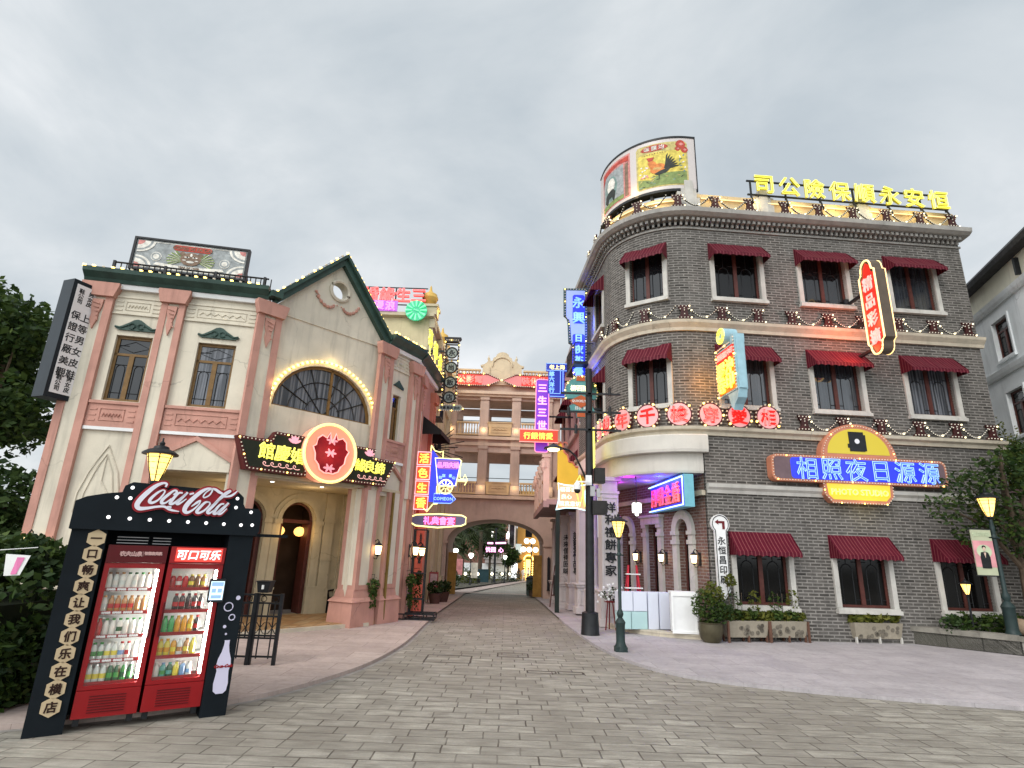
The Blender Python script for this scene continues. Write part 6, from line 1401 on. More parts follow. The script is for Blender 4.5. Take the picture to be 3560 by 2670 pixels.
mb = MB(T); bulbs(mb, [(.0, 6.6 + .1 * i) for i in range(14)] + [(1.16, 6.6 + .1 * i) for i in range(16)] + [(.1 * i, 8.02) for i in range(10)], -.03, .024, 6); mb.build('bulb_border', [bulb_hot, bulb_dim], s); mb = MB(T); [mb.box(-.35, 0, .08, .22, z, z + .3) for z in (6.7, 7.4)]; mb.build('bracket', black, s)
lamp('sign_glow', T @ Vector((.35, -.45, 7.1)), (1, .36, .04), 34, .2); lamp('sign_glow', T @ Vector((.6, .62, 7.0)), (1, .3, .06), 8, .15)
# blue sign under the porch
T = FR(4.82, 19.65, 272); s = thing('neon_sign', 'blue edged box sign with four red neon characters hanging under the porch', 'sign', T @ Matrix.Translation((1.8, 0, 3.4)))
mb = MB(T); mb.box(.0, 3.55, .0, .28, 3.42, 4.33); mb.build('case', surf('light blue case', (.16, .42, .50), .5, .1, 4), s); mb = MB(T); mb.box(.03, 3.52, -.008, -.001, 3.45, 4.30); mb.build('face', f_blu, s); mb = MB(T); mb.box(.45, 3.3, -.014, -.009, 3.56, 3.8); mb.build('field', surf('dusky tan field', (.20, .07, .06), .6, .2, 2), s)
mb = MB(T); outline_tube(mb, [(.06, 3.48), (3.49, 3.48), (3.49, 4.27), (.06, 4.27)], -.03, .022); mb.build('neon_frame', n_ice, s); mb = MB(T); [mb.text(c, .66 + i * .75, 3.87, .62, y=-.04, bold=.02, ext=.03) for i, c in enumerate('月明金婚')]; mb.build('lettering', glow('strong red neon', (1, .02, .015), 1.15), s); mb = MB(T); [mb.tube([(x, .14, 4.33), (x, .14, 4.42)], .03) for x in (.6, 3.0)]; mb.build('hanger', black, s)
lamp('sign_glow', (4.6, 17.4, 4.28), (.02, .05, 1), 26, .08); lamp('sign_glow', (4.5, 18.6, 4.28), (.06, .04, 1), 26, .08); lamp('sign_glow', (3.75, 17.7, 4.25), (.60, .015, .9), 10, .08); lamp('sign_glow', (3.6, 19.2, 4.25), (.60, .015, .9), 10, .08)
# white arrow board on the brick corner
T = pB.frame(-2.14); s = thing('arrow_board', 'white upright signboard with a red arrow and black characters on the brick corner', 'sign', T @ Matrix.Translation((0, -.1, 1.0)))
OB = arc(0, 2.98, .26, .26, 228, -48, 18) + [(.17, 2.7), (.17, 1.22), (0, 1.0), (-.17, 1.22), (-.17, 2.7)]
mb = MB(T); mb.prism(OB, -.16, -.06); mb.build('board', white, s); mb = MB(T); outline_tube(mb, [(x * .88, 2.98 + (z - 2.98) * (.88 if z > 2.75 else .97)) for x, z in OB], -.165, .012, True, 4); mb.column('永恒昌印刷', .0, 2.53, .23, .255, y=-.168, bold=.03); mb.build('lettering', black, s)
mb = MB(T); mb.prism([(-.16, 3.03), (-.06, 3.10), (-.06, 3.06), (.12, 3.06), (.12, 2.84), (.05, 2.84), (.05, 3.0), (-.06, 3.0), (-.06, 2.96)], -.170, -.161); mb.build('arrow', surf('dark red arrow', (.13, .012, .015), .5, .1, 4), s)
# ------------------------------------------------------------------ drinks kiosk
K = FR(-5.11, 7.01, 34.5)
s = thing('kiosk_frame', 'dark slate kiosk surround with hexagon plates, white bulbs and a red script logo', 'kiosk', K)
mb = MB(K); mb.box(-.05, .31, 0, .78, -.06, 2.2); mb.box(1.67, 1.97, 0, .78, -.06, 2.2); mb.box(.31, 1.67, .60, .78, -.06, 2.2)
hd = [(-.08, 2.14), (1.99, 2.14), (2.02, 2.20), (2.02, 2.44), (1.97, 2.50), (1.80, 2.50), (1.77, 2.55), (1.76, 2.64), (1.68, 2.71), (.46, 2.73), (.38, 2.68), (.37, 2.60), (.2, 2.57), (.02, 2.52), (-.08, 2.46)]
mb.prism(hd, -.05, .82); mb.box(1.97, 2.45, .1, .16, 2.13, 2.17); mb.build('surround', navy, s)
mb = MB(K)
for i in range(3): mb.box(.42, .75, .05, .07, 2.06 - i * .035, 2.068 - i * .035); mb.box(.80, 1.0, .05, .07, 2.06 - i * .035, 2.068 - i * .035)
mb.build('vent_slat', grey, s)
mb = MB(K); plate = surf('tan hexagon plate', (.50, .385, .24), .6, .08, 6); ht = []
for i, ch in enumerate('一口畅爽让我们乐在横店'):
    x, z = .15 + .006 * (10 - i), 2.04 - i * .181
    h = MB(K); h.prism([(x + .103 * math.sin(rad(60 * k)), z + .103 * math.cos(rad(60 * k))) for k in range(6)], -.022, -.002); o = h.build('hexagon_plate', plate, s); h = MB(K); h.text(ch, x, z, .115, y=-.026, bold=.035, ext=.002); h.build('lettering', surf('dark brown letters', (.03, .012, .008), .6, .1), o)
mb = MB(K)
for x, z in [(.32, 2.53), (.46, 2.66), (.46, 2.53), (.28, 2.29)] + [(.50 + .213 * i, 2.285 - .002 * i) for i in range(7)] + [(1.68, 2.62), (1.68, 2.50), (1.88, 2.45), (1.92, 2.28)]: mb.new(); mb.ball((x, -.055, z), .022, 8, 5)
mb.build('bulb', glow('white bulb', (1, .97, .97), 1.5), s)
# script logo: each stroke is a ribbon of changing width
def stroke(mb, pts, wid, y):
    P = [Vector(p) for p in pts]; Q = []; n = 6
    for i in range(len(P) - 1):
        p0, p1, p2, p3 = P[max(i - 1, 0)], P[i], P[i + 1], P[min(i + 2, len(P) - 1)]
        for k in range(n):
            t = k / n; Q.append((.5 * ((2 * p1) + (p2 - p0) * t + (2 * p0 - 5 * p1 + 4 * p2 - p3) * t * t + (3 * p1 - p0 - 3 * p2 + p3) * t ** 3), wid[i] + (wid[i + 1] - wid[i]) * t))
    Q.append((P[-1], wid[-1]))
    v = []; f = []
    for i, (p, w_) in enumerate(Q):
        d = (Q[min(i + 1, len(Q) - 1)][0] - Q[max(i - 1, 0)][0]).normalized(); nn = Vector((-d.y, d.x)) * w_ / 2
        for yy in (y, y + .012): v += [(p.x + nn.x, yy, p.y + nn.y), (p.x - nn.x, yy, p.y - nn.y)]
    for i in range(len(Q) - 1):
        a = i * 4; b = a + 4; f += [(a, a + 1, b + 1, b), (a + 2, b + 2, b + 3, a + 3), (a, b, b + 2, a + 2), (a + 1, a + 3, b + 3, b + 1)]
    mb.add(v, f)
STR = [([(505, 395), (520, 352), (470, 335), (370, 375), (260, 470), (165, 580), (130, 660), (170, 710), (280, 708), (400, 692), (510, 690), (590, 730), (640, 750), (745, 772)], [22, 26, 30, 52, 66, 70, 66, 56, 40, 30, 28, 34, 28, 6]),
       ([(590, 735), (610, 700), (560, 690)], [20, 26, 10]),
       ([(470, 440), (400, 480), (320, 560), (300, 610), (340, 630), (420, 590), (490, 500), (500, 450), (460, 440)], [14, 30, 40, 44, 36, 24, 20, 16, 14]),
       ([(640, 520), (680, 470), (640, 450), (560, 510), (480, 590), (480, 640), (540, 630), (610, 570)], [30, 26, 24, 40, 44, 40, 22, 12]),
       ([(770, 490), (710, 490), (640, 570), (600, 640), (640, 650), (720, 590), (830, 490)], [18, 28, 40, 42, 34, 22, 14]), ([(845, 480), (760, 570), (700, 640), (730, 655), (835, 580)], [26, 40, 42, 28, 8]),
       ([(875, 510), (940, 495)], [24, 24]),
       ([(920, 700), (1000, 640), (1050, 610), (1030, 670), (950, 750), (870, 790), (825, 760), (840, 690), (920, 590), (1040, 480), (1130, 430), (1200, 425), (1220, 460), (1180, 530), (1110, 565), (1090, 540), (1130, 480), (1210, 430), (1270, 440), (1330, 480), (1390, 510)], [8, 34, 14, 14, 24, 40, 60, 66, 64, 54, 34, 20, 18, 18, 18, 16, 14, 20, 34, 40, 24]),
       ([(1200, 640), (1130, 640), (1050, 720), (1010, 780), (1050, 800), (1130, 760), (1200, 680), (1190, 640), (1150, 630)], [14, 30, 40, 44, 34, 24, 20, 16, 12]),
       ([(1230, 690), (1330, 620), (1450, 520), (1510, 475), (1490, 465), (1400, 530), (1270, 680), (1180, 780), (1210, 810), (1310, 740)], [10, 18, 24, 26, 24, 36, 42, 44, 28, 10]),
       ([(1430, 670), (1370, 680), (1300, 760), (1280, 815), (1320, 815), (1400, 740), (1490, 660)], [18, 28, 40, 42, 30, 22, 14]), ([(1500, 655), (1420, 740), (1350, 810), (1390, 825), (1480, 745)], [26, 40, 42, 26, 8]),
       ([(1420, 560), (1520, 545), (1580, 510), (1630, 465)], [14, 34, 28, 6])]
def lg(p):      # logo sheet units to metres on the kiosk face
    x, y = p; x -= 850; y -= 590; c, d = math.cos(rad(5)), math.sin(rad(5)); return (1.08 + (x * c + y * d) * .000755, 2.56 - (y * c - x * d) * .00083)
mb = MB(K)
for p, w_ in STR: stroke(mb, [lg(q) for q in p], [max(u * .00095 + .042, .055) for u in w_], -.078)
mb.prism([lg(q) for q in ((190, 540), (420, 460), (620, 480), (880, 500), (1120, 440), (1330, 500), (1430, 560), (1470, 680), (1380, 800), (1180, 780), (900, 740), (700, 740), (420, 700), (200, 680))], -.076, -.06); o = mb.build('logo', surf('logo crimson', (.30, .012, .022), .4, .08), s)
mb = MB(K)
for p, w_ in STR: stroke(mb, [lg(q) for q in p], [u * .00078 + .004 for u in w_], -.100)
mb.build('script', surf('logo white', (.74, .72, .80), .4, .03), o)
mb = MB(K); bt = [(.04, 0), (.075, .04), (.085, .15), (.075, .26), (.07, .34), (.085, .42), (.075, .52), (.045, .62), (.03, .72), (.028, .78), (.032, .80)]
mb.prism([(1.85 + r, .20 + z * .78) for r, z in bt] + [(1.85 - r, .20 + z * .78) for r, z in bt[::-1]], -.012, -.001); o = mb.build('bottle_cutout', surf('pale lilac cutout', (.60, .57, .72), .5, .04), s); mb = MB(K); mb.text('Coca-Cola', 1.85, .52, .05, y=-.016, bold=.01, shear=.3); mb.build('lettering', red, o)
mb = MB(K)
for x, z, r in ((1.80, 1.23, .052), (1.86, 1.10, .035)): outline_tube(mb, ell(x, z, r, r, 18), -.004, .007)
for x, z, r in ((1.90, 1.34, .028), (1.79, .99, .02), (1.82, .90, .013)): mb.prism(ell(x, z, r, r, 12), -.008, -.001)
mb.build('bubble', surf('pale lilac cutout', (.6, .57, .72)), s)
# two coolers: door frame, glass, header, base grille, shelves
def cooler(x0, x1, label, lit):
    s = thing('drinks_cooler', label, 'drinks cooler', K @ Matrix.Translation(((x0 + x1) / 2, .3, .0))); c = (x0 + x1) / 2
    mb = MB(K); mb.box(x0, x1, .52, .58, .08, 1.97); mb.box(x0, x0 + .03, .08, .52, .08, 1.97); mb.box(x1 - .03, x1, .08, .52, .08, 1.97); mb.box(x0 + .03, x1 - .03, .08, .52, 1.93, 1.97); mb.box(x0 + .03, x1 - .03, .08, .52, .34, .40); mb.build('cabinet', darkred if not lit else red, s)
    mb = MB(K); mb.box(x0 + .03, x1 - .03, .5, .519, .40, 1.93); mb.box(x0 + .031, x0 + .04, .09, .5, .40, 1.93); mb.box(x1 - .04, x1 - .031, .09, .5, .40, 1.93); mb.build('liner', white, s)
    mb = MB(K); mb.box(x0, x0 + .055, .04, .079, .36, 1.76); mb.box(x1 - .055, x1, .04, .079, .36, 1.76); mb.box(x0 + .055, x1 - .055, .04, .079, .36, .405); mb.box(x0 + .055, x1 - .055, .04, .079, 1.70, 1.76); o = mb.build('door', red, s)
    mb = MB(K); mb.box(x0 + .056, x1 - .056, .055, .06, .406, 1.699); mb.build('glass', cglass, o); mb = MB(K); mb.box(x1 - .05, x1 - .03, .0, .04, .9, 1.3) if not lit else mb.box(x0 + .03, x0 + .05, .0, .04, .9, 1.3); mb.build('handle', darkred, o)
    mb = MB(K); mb.box(x0, x1, .03, .52, .07, .355); o = mb.build('base', red, s); mb = MB(K)
    for i in range(7): mb.box(c - .18, c + .18, .024, .029, .12 + i * .028, .13 + i * .028)
    mb.build('grille', darkred, o)
    for fx in (x0 + .06, x1 - .06): f = MB(K); f.box(fx - .03, fx + .03, .06, .12, -.01, .07); f.box(fx - .03, fx + .03, .44, .5, -.01, .07); f.build('foot', black, s)
    mb = MB(K); mb.box(x0, x1, .02, .5, 1.765, 1.968)
    if lit:
        o = mb.build('header', red, s); h = MB(K); h.box(x0 + .06, x1 - .04, .012, .019, 1.79, 1.955); h.build('lit_panel', glow('header red', (1, .05, .03), 1.0, (.6, .05, .04), True), o)
        h = MB(K); h.text('可口可乐', c + .01, 1.872, .13, y=.008, bold=.06, shear=.12, sx=1.0); h.build('lettering', glow('header white', (1, .85, .85), 1.4), o)
    else:
        o = mb.build('header', darkred, s); h = MB(K); h.text('农夫山泉', c - .07, 1.868, .058, y=.016, bold=.03); h.box(c + .055, c + .058, .014, .018, 1.84, 1.9); h.text('智能售货机', c + .165, 1.875, .038, y=.016, bold=.01); h.build('lettering', surf('dull header letters', (.55, .35, .33)), o)
    for i in range(4 if lit else 4):
        z = .65 + i * .265; m = MB(K); m.box(x0 + .042, x1 - .042, .10, .5, z, z + .012); o = m.build('shelf', white, s)
        m = MB(K); m.box(x0 + .042, x1 - .075, .088, .099, z - .015, z + .026); m.build('price_rail', red, o)
        if not lit:
            m = MB(K); [m.text('农夫山泉', x0 + .12 + q * .11, z + .005, .022, y=.086, bold=.03) for q in range(4)]; m.build('price_lettering', white, o)
    m = MB(K); m.box(x0 + .042, x1 - .075, .088, .099, .405, .435); m.build('price_rail', red, s)
    lx = x1 - .062; m = MB(K); m.box(lx - .018, lx + .018, .085, .1, .44, 1.68); m.build('light_tube', glow('cooler tube', (1, .99, .90), 60, sample=True), s)
    m = MB(K); m.box(x0 + .06, x1 - .09, .12, .18, 1.90, 1.925); m.build('top_light', glow('cooler top', (1, .99, .90), 110, sample=True), s)
    return s
cooler(.35, .985, 'left red drinks cooler with dark header and clear bottles on five shelves', False)
cooler(1.02, 1.66, 'right red drinks cooler with a lit red header and coloured soda bottles', True)
def liq(n, c): return surf('drink ' + n, c, .12, .05, 8, spec=.8)
BT = {'clear': (.62, .66, .60), 'amber': (.42, .20, .06), 'milk': (.72, .70, .62), 'green': (.05, .28, .06), 'cola': (.02, .008, .006), 'orange': (.66, .32, .02), 'yellow': (.66, .56, .06), 'teal': (.10, .36, .30), 'red': (.45, .02, .02), 'dkgreen': (.02, .10, .04), 'sprite': (.06, .42, .12), 'brown': (.20, .09, .03), 'blue': (.15, .3, .5)}
WORD = {'clear': 'clear water', 'amber': 'amber tea', 'milk': 'milky', 'green': 'green tea', 'cola': 'dark cola', 'orange': 'orange soda', 'yellow': 'yellow soda', 'teal': 'teal', 'red': 'red', 'dkgreen': 'dark green', 'sprite': 'bright green soda', 'brown': 'brown coffee', 'blue': 'blue'}
SH = ['top', 'second', 'third', 'fourth', 'bottom']
bm = {}
def bottle(kind, x, y, z, h, r, cap, lab, label, grp):
    r *= 1.16; k = (kind, round(h, 3), r, cap, lab)
    loc = K @ Vector((x, y, z))
    if k not in bm:
        mb = MB(Matrix.Translation((0, 0, 0)))
        mb.m = 0; mb.lathe((0, 0, 0), [(r * .86, 0), (r, h * .05), (r, h * .24)], 9); mb.lathe((0, 0, 0), [(r, h * .5), (r, h * .66), (r * .86, h * .76), (r * .52, h * .86), (r * .46, h * .92)], 9)
        mb.m = 1; mb.lathe((0, 0, 0), [(r * 1.03, h * .24), (r * 1.03, h * .5)], 9); mb.m = 2; mb.lathe((0, 0, 0), [(r * .56, h * .89), (r * .56, h)], 8)
        o = mb.build('bottle', [liq(kind, BT[kind]), liq('label ' + lab, BT.get(lab, (.7, .7, .7))), surf('cap ' + cap, BT.get(cap, (.7, .7, .7)), .4)], None, True)
        bm[k] = o
    else: o = bm[k].copy(); COL.objects.link(o)
    o.location = loc; tag(o, label, 'bottle', grp)
def shelf_row(x0, n, d, z, specs, side, i, h, r):
    for j in range(n):
        kind, cap, lab = specs[j] if isinstance(specs, list) else specs
        bottle(kind, x0 + j * d, .145, z, h, r, cap, lab, '%s bottle, %s from the left on the %s shelf of the %s cooler' % (WORD[kind], ORD[j], SH[4 - i], side), 'bottles in the %s cooler' % side)
zs = [.412] + [.662 + i * .265 for i in range(4)]
shelf_row(.435, 7, .068, zs[0], [('clear', 'white', 'yellow')] * 3 + [('dkgreen', 'white', 'green'), ('dkgreen', 'white', 'green'), ('green', 'white', 'dkgreen'), ('dkgreen', 'white', 'green')], 'left', 0, .205, .029)
shelf_row(.435, 7, .068, zs[1], [('clear', 'green', 'green'), ('clear', 'green', 'green'), ('clear', 'milk', 'yellow'), ('clear', 'milk', 'yellow'), ('milk', 'red', 'blue'), ('milk', 'red', 'red'), ('clear', 'milk', 'milk')], 'left', 1, .19, .028)
shelf_row(.435, 7, .068, zs[2], [('red', 'red', 'red'), ('milk', 'green', 'milk'), ('milk', 'green', 'milk'), ('milk', 'green', 'dkgreen'), ('milk', 'green', 'milk'), ('milk', 'green', 'milk'), ('clear', 'green', 'milk')], 'left', 2, .19, .028)
shelf_row(.435, 7, .068, zs[3], [('milk', 'amber', 'clear')] + [('amber', 'amber', 'red')] * 4 + [('amber', 'brown', 'amber')] * 2, 'left', 3, .185, .028)
shelf_row(.435, 7, .068, zs[4], [('milk', 'brown', 'milk'), ('clear', 'brown', 'milk'), ('milk', 'amber', 'clear'), ('milk', 'dkgreen', 'milk'), ('milk', 'dkgreen', 'clear'), ('milk', 'green', 'milk'), ('milk', 'brown', 'milk')], 'left', 4, .19, .028)
shelf_row(1.115, 6, .072, zs[0], [('milk', 'milk', 'milk'), ('teal', 'blue', 'green'), ('dkgreen', 'teal', 'teal'), ('yellow', 'yellow', 'yellow'), ('blue', 'milk', 'blue'), ('clear', 'milk', 'blue')], 'right', 0, .17, .031)
shelf_row(1.115, 6, .072, zs[1], [('yellow', 'orange', 'orange'), ('yellow', 'orange', 'orange'), ('orange', 'milk', 'yellow'), ('clear', 'milk', 'amber'), ('amber', 'brown', 'yellow'), ('yellow', 'yellow', 'yellow')], 'right', 1, .195, .030)
shelf_row(1.115, 6, .072, zs[2], [('sprite', 'green', 'sprite'), ('sprite', 'green', 'sprite'), ('orange', 'orange', 'orange'), ('orange', 'orange', 'orange'), ('orange', 'orange', 'yellow'), ('cola', 'red', 'red')], 'right', 2, .20, .030)
shelf_row(1.190, 5, .072, zs[3], [('cola', 'red', 'red'), ('cola', 'red', 'red'), ('cola', 'cola', 'cola'), ('cola', 'red', 'red'), ('cola', 'cola', 'red')], 'right', 3, .20, .030)
shelf_row(1.115, 6, .072, zs[4], [('red', 'milk', 'red'), ('red', 'milk', 'milk'), ('red', 'milk', 'red'), ('brown', 'yellow', 'yellow'), ('brown', 'yellow', 'brown'), ('amber', 'yellow', 'yellow')], 'right', 4, .17, .031)
Tt = K @ Matrix.Translation((1.62, -.03, 1.43)); s = thing('payment_tablet', 'small upright payment tablet with a lit white and blue screen on the right cooler', 'tablet', Tt)
mb = MB(Tt); mb.prism(rrect(-.095, .095, -.14, .15, .015), -.0, .03); mb.box(-.03, .03, .03, .1, -.03, .03); mb.build('case', black, s); mb = MB(Tt); mb.box(-.08, .08, -.005, -.001, -.11, .12); mb.build('screen', glow('screen', (.55, .8, 1), 1.1, (.5, .5, .5), True), s); mb = MB(Tt); mb.box(-.07, .07, -.009, -.006, .06, .11); mb.box(-.06, -.01, -.009, -.006, -.02, .03); mb.box(.01, .06, -.009, -.006, -.02, .03); mb.box(-.06, .06, -.009, -.006, -.09, -.05); mb.build('screen_content', glow('screen blue', (.12, .4, 1), .8), s)

# ------------------------------------------------------------------ lamps
def lantern_head(M, k, s, lit=f_warm, rings=True):
    """street lantern: cage, tapered lit shade, roof with finial"""
    mb = MB(M); P = [(.05 * k, .0), (.10 * k, .14 * k), (.155 * k, .36 * k)]
    mb.lathe((0, 0, 0), P, 10); o = mb.build('shade', lit, s); mb = MB(M)
    mb.lathe((0, 0, .36 * k), [(.22 * k, -.012 * k), (.22 * k, .01 * k), (.16 * k, .05 * k), (.10 * k, .07 * k), (.09 * k, .10 * k), (.03 * k, .12 * k), (.035 * k, .15 * k), (.012 * k, .18 * k), (.01 * k, .22 * k)], 14); mb.build('roof', black, s, True)
    mb = MB(M)
    for i in range(6):
        a = math.pi * i / 3; mb.tube([((r + .006 * k) * math.cos(a), (r + .006 * k) * math.sin(a), z) for r, z in P], .008 * k, 4)
    if rings:
        for z in (.08, .16, .24, .31): r = (.05 + .105 * (z / .36)) * k + .006 * k; mb.tube([(r * math.cos(t), r * math.sin(t), z * k) for t in [2 * math.pi * i / 12 for i in range(12)]], .005 * k, 3, True)
    mb.lathe((0, 0, 0), [(.03 * k, -.06 * k), (.06 * k, -.03 * k), (.06 * k, .0)], 8); mb.build('cage', black, s)
def lamp_post(x, y, h, label, k=1.0, z0=0.0, power=6):
    M = Matrix.Translation((x, y, z0)); s = thing('street_lamp', label, 'street lamp', M); mb = MB(M)
    mb.box(-.13 * k, .13 * k, -.13 * k, .13 * k, 0, .1 * k); mb.lathe((0, 0, 0), [(.15 * k, .0), (.14 * k, .1 * k), (.11 * k, .16 * k), (.10 * k, .22 * k), (.105 * k, .55 * k), (.12 * k, .60 * k), (.09 * k, .65 * k), (.05 * k, .7 * k), (.075 * k, .76 * k), (.075 * k, .80 * k), (.04 * k, .88 * k), (.038 * k, h - .95 * k), (.06 * k, h - .93 * k), (.06 * k, h - .9 * k), (.035 * k, h - .86 * k), (.045 * k, h - .72 * k), (.03 * k, h - .64 * k), (.03 * k, h - .55 * k)], 12)
    mb.box(-.11 * k, .11 * k, -.012, .012, h - .94 * k, h - .91 * k); mb.build('post', greenm, s, True)
    lantern_head(M @ Matrix.Translation((0, 0, h - .52 * k)), k, s); lamp('lamp_light', Vector((0, 0, h - .3 * k)), (1, .68, .25), power, .08, s)
    return s
lamp_post(2.63, 13.79, 2.98, 'dark green street lamp with a warm lit lantern on the right pavement edge')
lamp_post(-5.78, 9.4, 3.6, 'large lit street lamp rising behind the drinks kiosk', 1.22)
s = lamp_post(12.95, 15.5, 3.78, 'tall street lamp with a portrait banner beside the tree at the right edge', 1.35, .3, 14)
M = FR(12.95, 15.5, 0, .02); mb = MB(M)
o_ = MB(M); o_.box(-.62, -.08, -.012, .012, 1.85, 3.0); o = o_.build('banner', surf('banner green pink', (.42, .44, .30), .6, .1, 2), s); m = MB(M); m.box(-.62, -.08, -.017, -.013, 2.05, 2.72); m.build('pink_field', surf('banner pink', (.62, .28, .30), .6, .2, 3), o)
m = MB(M); m.text('恒店明星', -.35, 2.88, .12, y=-.02, bold=.03); m.prism(ell(-.35, 2.45, .2, .17, 16), -.021, -.018); m.build('halo', surf('banner pale green', (.50, .56, .38), .6, .1), o)
m = MB(M); m.prism([(-.47, 2.02), (-.23, 2.02), (-.22, 2.3), (-.26, 2.42), (-.33, 2.44), (-.37, 2.44), (-.45, 2.42), (-.48, 2.3)], -.025, -.022); m.prism(ell(-.35, 2.55, .055, .05, 10), -.027, -.024); m.build('portrait_suit', black, o); m = MB(M); m.prism(ell(-.35, 2.51, .04, .055, 10), -.030, -.028); m.prism([(-.38, 2.42), (-.32, 2.42), (-.35, 2.28)], -.030, -.026); m.build('portrait_face', surf('banner skin', (.62, .45, .36)), o); m = MB(M); m.box(-.66, .0, -.015, .015, 3.0, 3.03); m.box(-.66, .0, -.015, .015, 1.82, 1.85); m.build('banner_arm', black, s)
s = thing('garden_lamp', 'small black garden lantern on a post in the raised bed at the right', 'garden lamp', (12.5, 16.2, .4)); M = Matrix.Translation((12.5, 16.2, .4)); mb = MB(M); mb.lathe((0, 0, 0), [(.06, 0), (.03, .1), (.025, .85), (.04, .9)], 8); mb.build('post', black, s); lantern_head(M @ Matrix.Translation((0, 0, .95)), .75, s, rings=False); lamp('lamp_light', Vector((0, -.1, 1.1)), (1, .6, .15), 2, .05, s)
# black utility pole with cross arms, street light, camera and speakers
M = FR(2.31, 16.35, 0); s = thing('utility_pole', 'thick black pole with three cross arms, a hooded street light, camera and loudspeakers', 'pole', M)
mb = MB(M); mb.lathe((0, 0, 0), [(.255, 0), (.245, .02), (.22, .55), (.20, .56), (.125, .58), (.115, 4), (.095, 7.42)], 16); mb.build('pole', black, s, True)
mb = MB(M)
for z in (6.62, 6.06, 5.53): mb.box(-.86, .92, -.14, -.10, z - .03, z + .03); mb.box(-.05, .05, -.14, .0, z - .05, z + .05)
mb.build('cross_arm', black, s)
for x, z in ((.6, 6.70), (.6, 6.1), (-.62, 6.06), (-.4, 5.53)): mb = MB(M); mb.lathe((x, -.12, z), [(.05, -.12), (.05, .1), (.03, .14), (.01, .16)], 8); mb.build('insulator', black, s)
mb = MB(M); mb.tube([(-.05, -.1, 3.95), (-.2, -.12, 4.3), (-.42, -.14, 4.75), (-.6, -.15, 4.9), (-.9, -.16, 4.98)], .03); mb.build('light_arm', black, s); mb = MB(M); mb.lathe((-1.05, -.16, 4.92), [(.28, .0), (.27, .04), (.14, .1), (.05, .14), (.02, .18)], 14); o = mb.build('light_hood', black, s, True); mb = MB(M); mb.lathe((-1.05, -.16, 4.87), [(.13, 0), (.17, .03), (.17, .06)], 12); mb.build('light_lens', glow('street light lens', (1, .80, .38), 9, sample=True), o); lamp('lamp_light', Vector((-1.05, -.16, 4.7)), (1, .75, .4), 8, .1, s)
mb = MB(M); mb.box(-.42, .0, -.3, -.27, 3.98, 4.02); mb.lathe((-.38, -.28, 3.72), [(.10, .06), (.10, .2), (.06, .25), (.03, .28)], 12); mb.box(-.13, .04, -.2, -.12, 3.92, 4.2); o = mb.build('camera_housing', white, s, True); mb = MB(M); mb.ball((-.38, -.28, 3.76), .092, 12, 6); mb.build('camera_dome', blackw, o, True)
for x0, x1, z0, z1 in ((.12, .42, 4.0, 4.42), (.06, .46, 3.12, 3.5)):
    mb = MB(M); mb.box(x0, x1, -.22, .1, z0, z1); mb.box(x0 + .04, x1 - .04, -.228, -.221, z0 + .04, z1 - .04); mb.build('loudspeaker', blackw, s)
mb = MB(M); mb.box(.0, .13, -.2, -.1, 3.62, 3.9); mb.box(.18, .28, -.2, -.1, 3.6, 3.84); mb.build('floodlight', grey, s)
# wall lanterns
def wall_lantern(T, label, grp, k=1.0, power=3):
    s = thing('wall_lantern', label, 'wall lantern', T, grp); mb = MB(T)
    mb.box(-.04 * k, .04 * k, -.03, 0, -.16 * k, .2 * k); mb.tube([(0, -.03, .1 * k), (0, -.08 * k, .24 * k), (0, -.16 * k, .28 * k), (0, -.2 * k, .22 * k)], .014 * k); mb.tube([(0, -.03, -.1 * k), (0, -.1 * k, -.2 * k), (0, -.17 * k, -.2 * k), (0, -.2 * k, -.12 * k)], .012 * k)
    mb.lathe((0, -.2 * k, .12 * k), [(.10 * k, 0), (.085 * k, .04 * k), (.03 * k, .08 * k), (.01 * k, .13 * k)], 8); mb.lathe((0, -.2 * k, -.14 * k), [(.02 * k, 0), (.06 * k, .03 * k), (.07 * k, .05 * k)], 8); mb.build('bracket', black, s); mb = MB(T); mb.lathe((0, -.2 * k, -.09 * k), [(.055 * k, 0), (.075 * k, .1 * k), (.085 * k, .21 * k)], 8); mb.build('glass_shade', glow('wall lamp glass', (1, .74, .34), 6, sample=True), s)
    lamp('lamp_light', Vector((0, -.36 * k, .0)), (1, .66, .28), power, .06, s)
GW = 'lit wall lanterns'
wall_lantern(pA1.frame(-4.0, .12, 1.88), 'wall lantern on the far left pilaster beside the hedge', GW, 1.0, 3)
wall_lantern(pA3.frame(.36, .02, 1.95), 'wall lantern on the side of the first porch column', GW, 1.1); wall_lantern(pA4.frame(.45, .12, 1.95), 'wall lantern left of the black characters on the orange pilaster', GW, 1.1); wall_lantern(pA4.frame(1.15, .17, 1.93), 'wall lantern just in front of the black characters on the orange pilaster', GW, 1.1); wall_lantern(pC.frame(-.6, -.2, 1.95), 'wall lantern behind the iron stand', GW, 1.1)
for t, n_ in ((-.38, 'nearest the brick corner'), (-2.2, 'between its two nearest doorways'), (-3.9, 'deepest in the brick porch')): wall_lantern(pBi.frame(t, .02, 2.0), 'wall lantern on the red brick porch wall, ' + n_, GW, 1.0, 2.6)
for t, n_ in ((.14, 'left'), (.78, 'right')):
    p = pAin.P(t, -.38); mb = MB(Matrix.Translation((*p, 2.42))); mb.ball((0, 0, 0), .17, 12, 6, .85); o = mb.build('paper_lantern', glow('paper lantern', (1, .52, .12), 2.0, sample=True), None, True, (*p, 2.42)); tag(o, 'round amber lantern hanging at the %s of the arched porch doorway' % n_, 'lantern', 'amber lanterns in the doorway'); lamp('lantern_light', pAin.frame(t, .25) @ Vector((0, 0, 2.4)), (1, .6, .2), 4, .1)
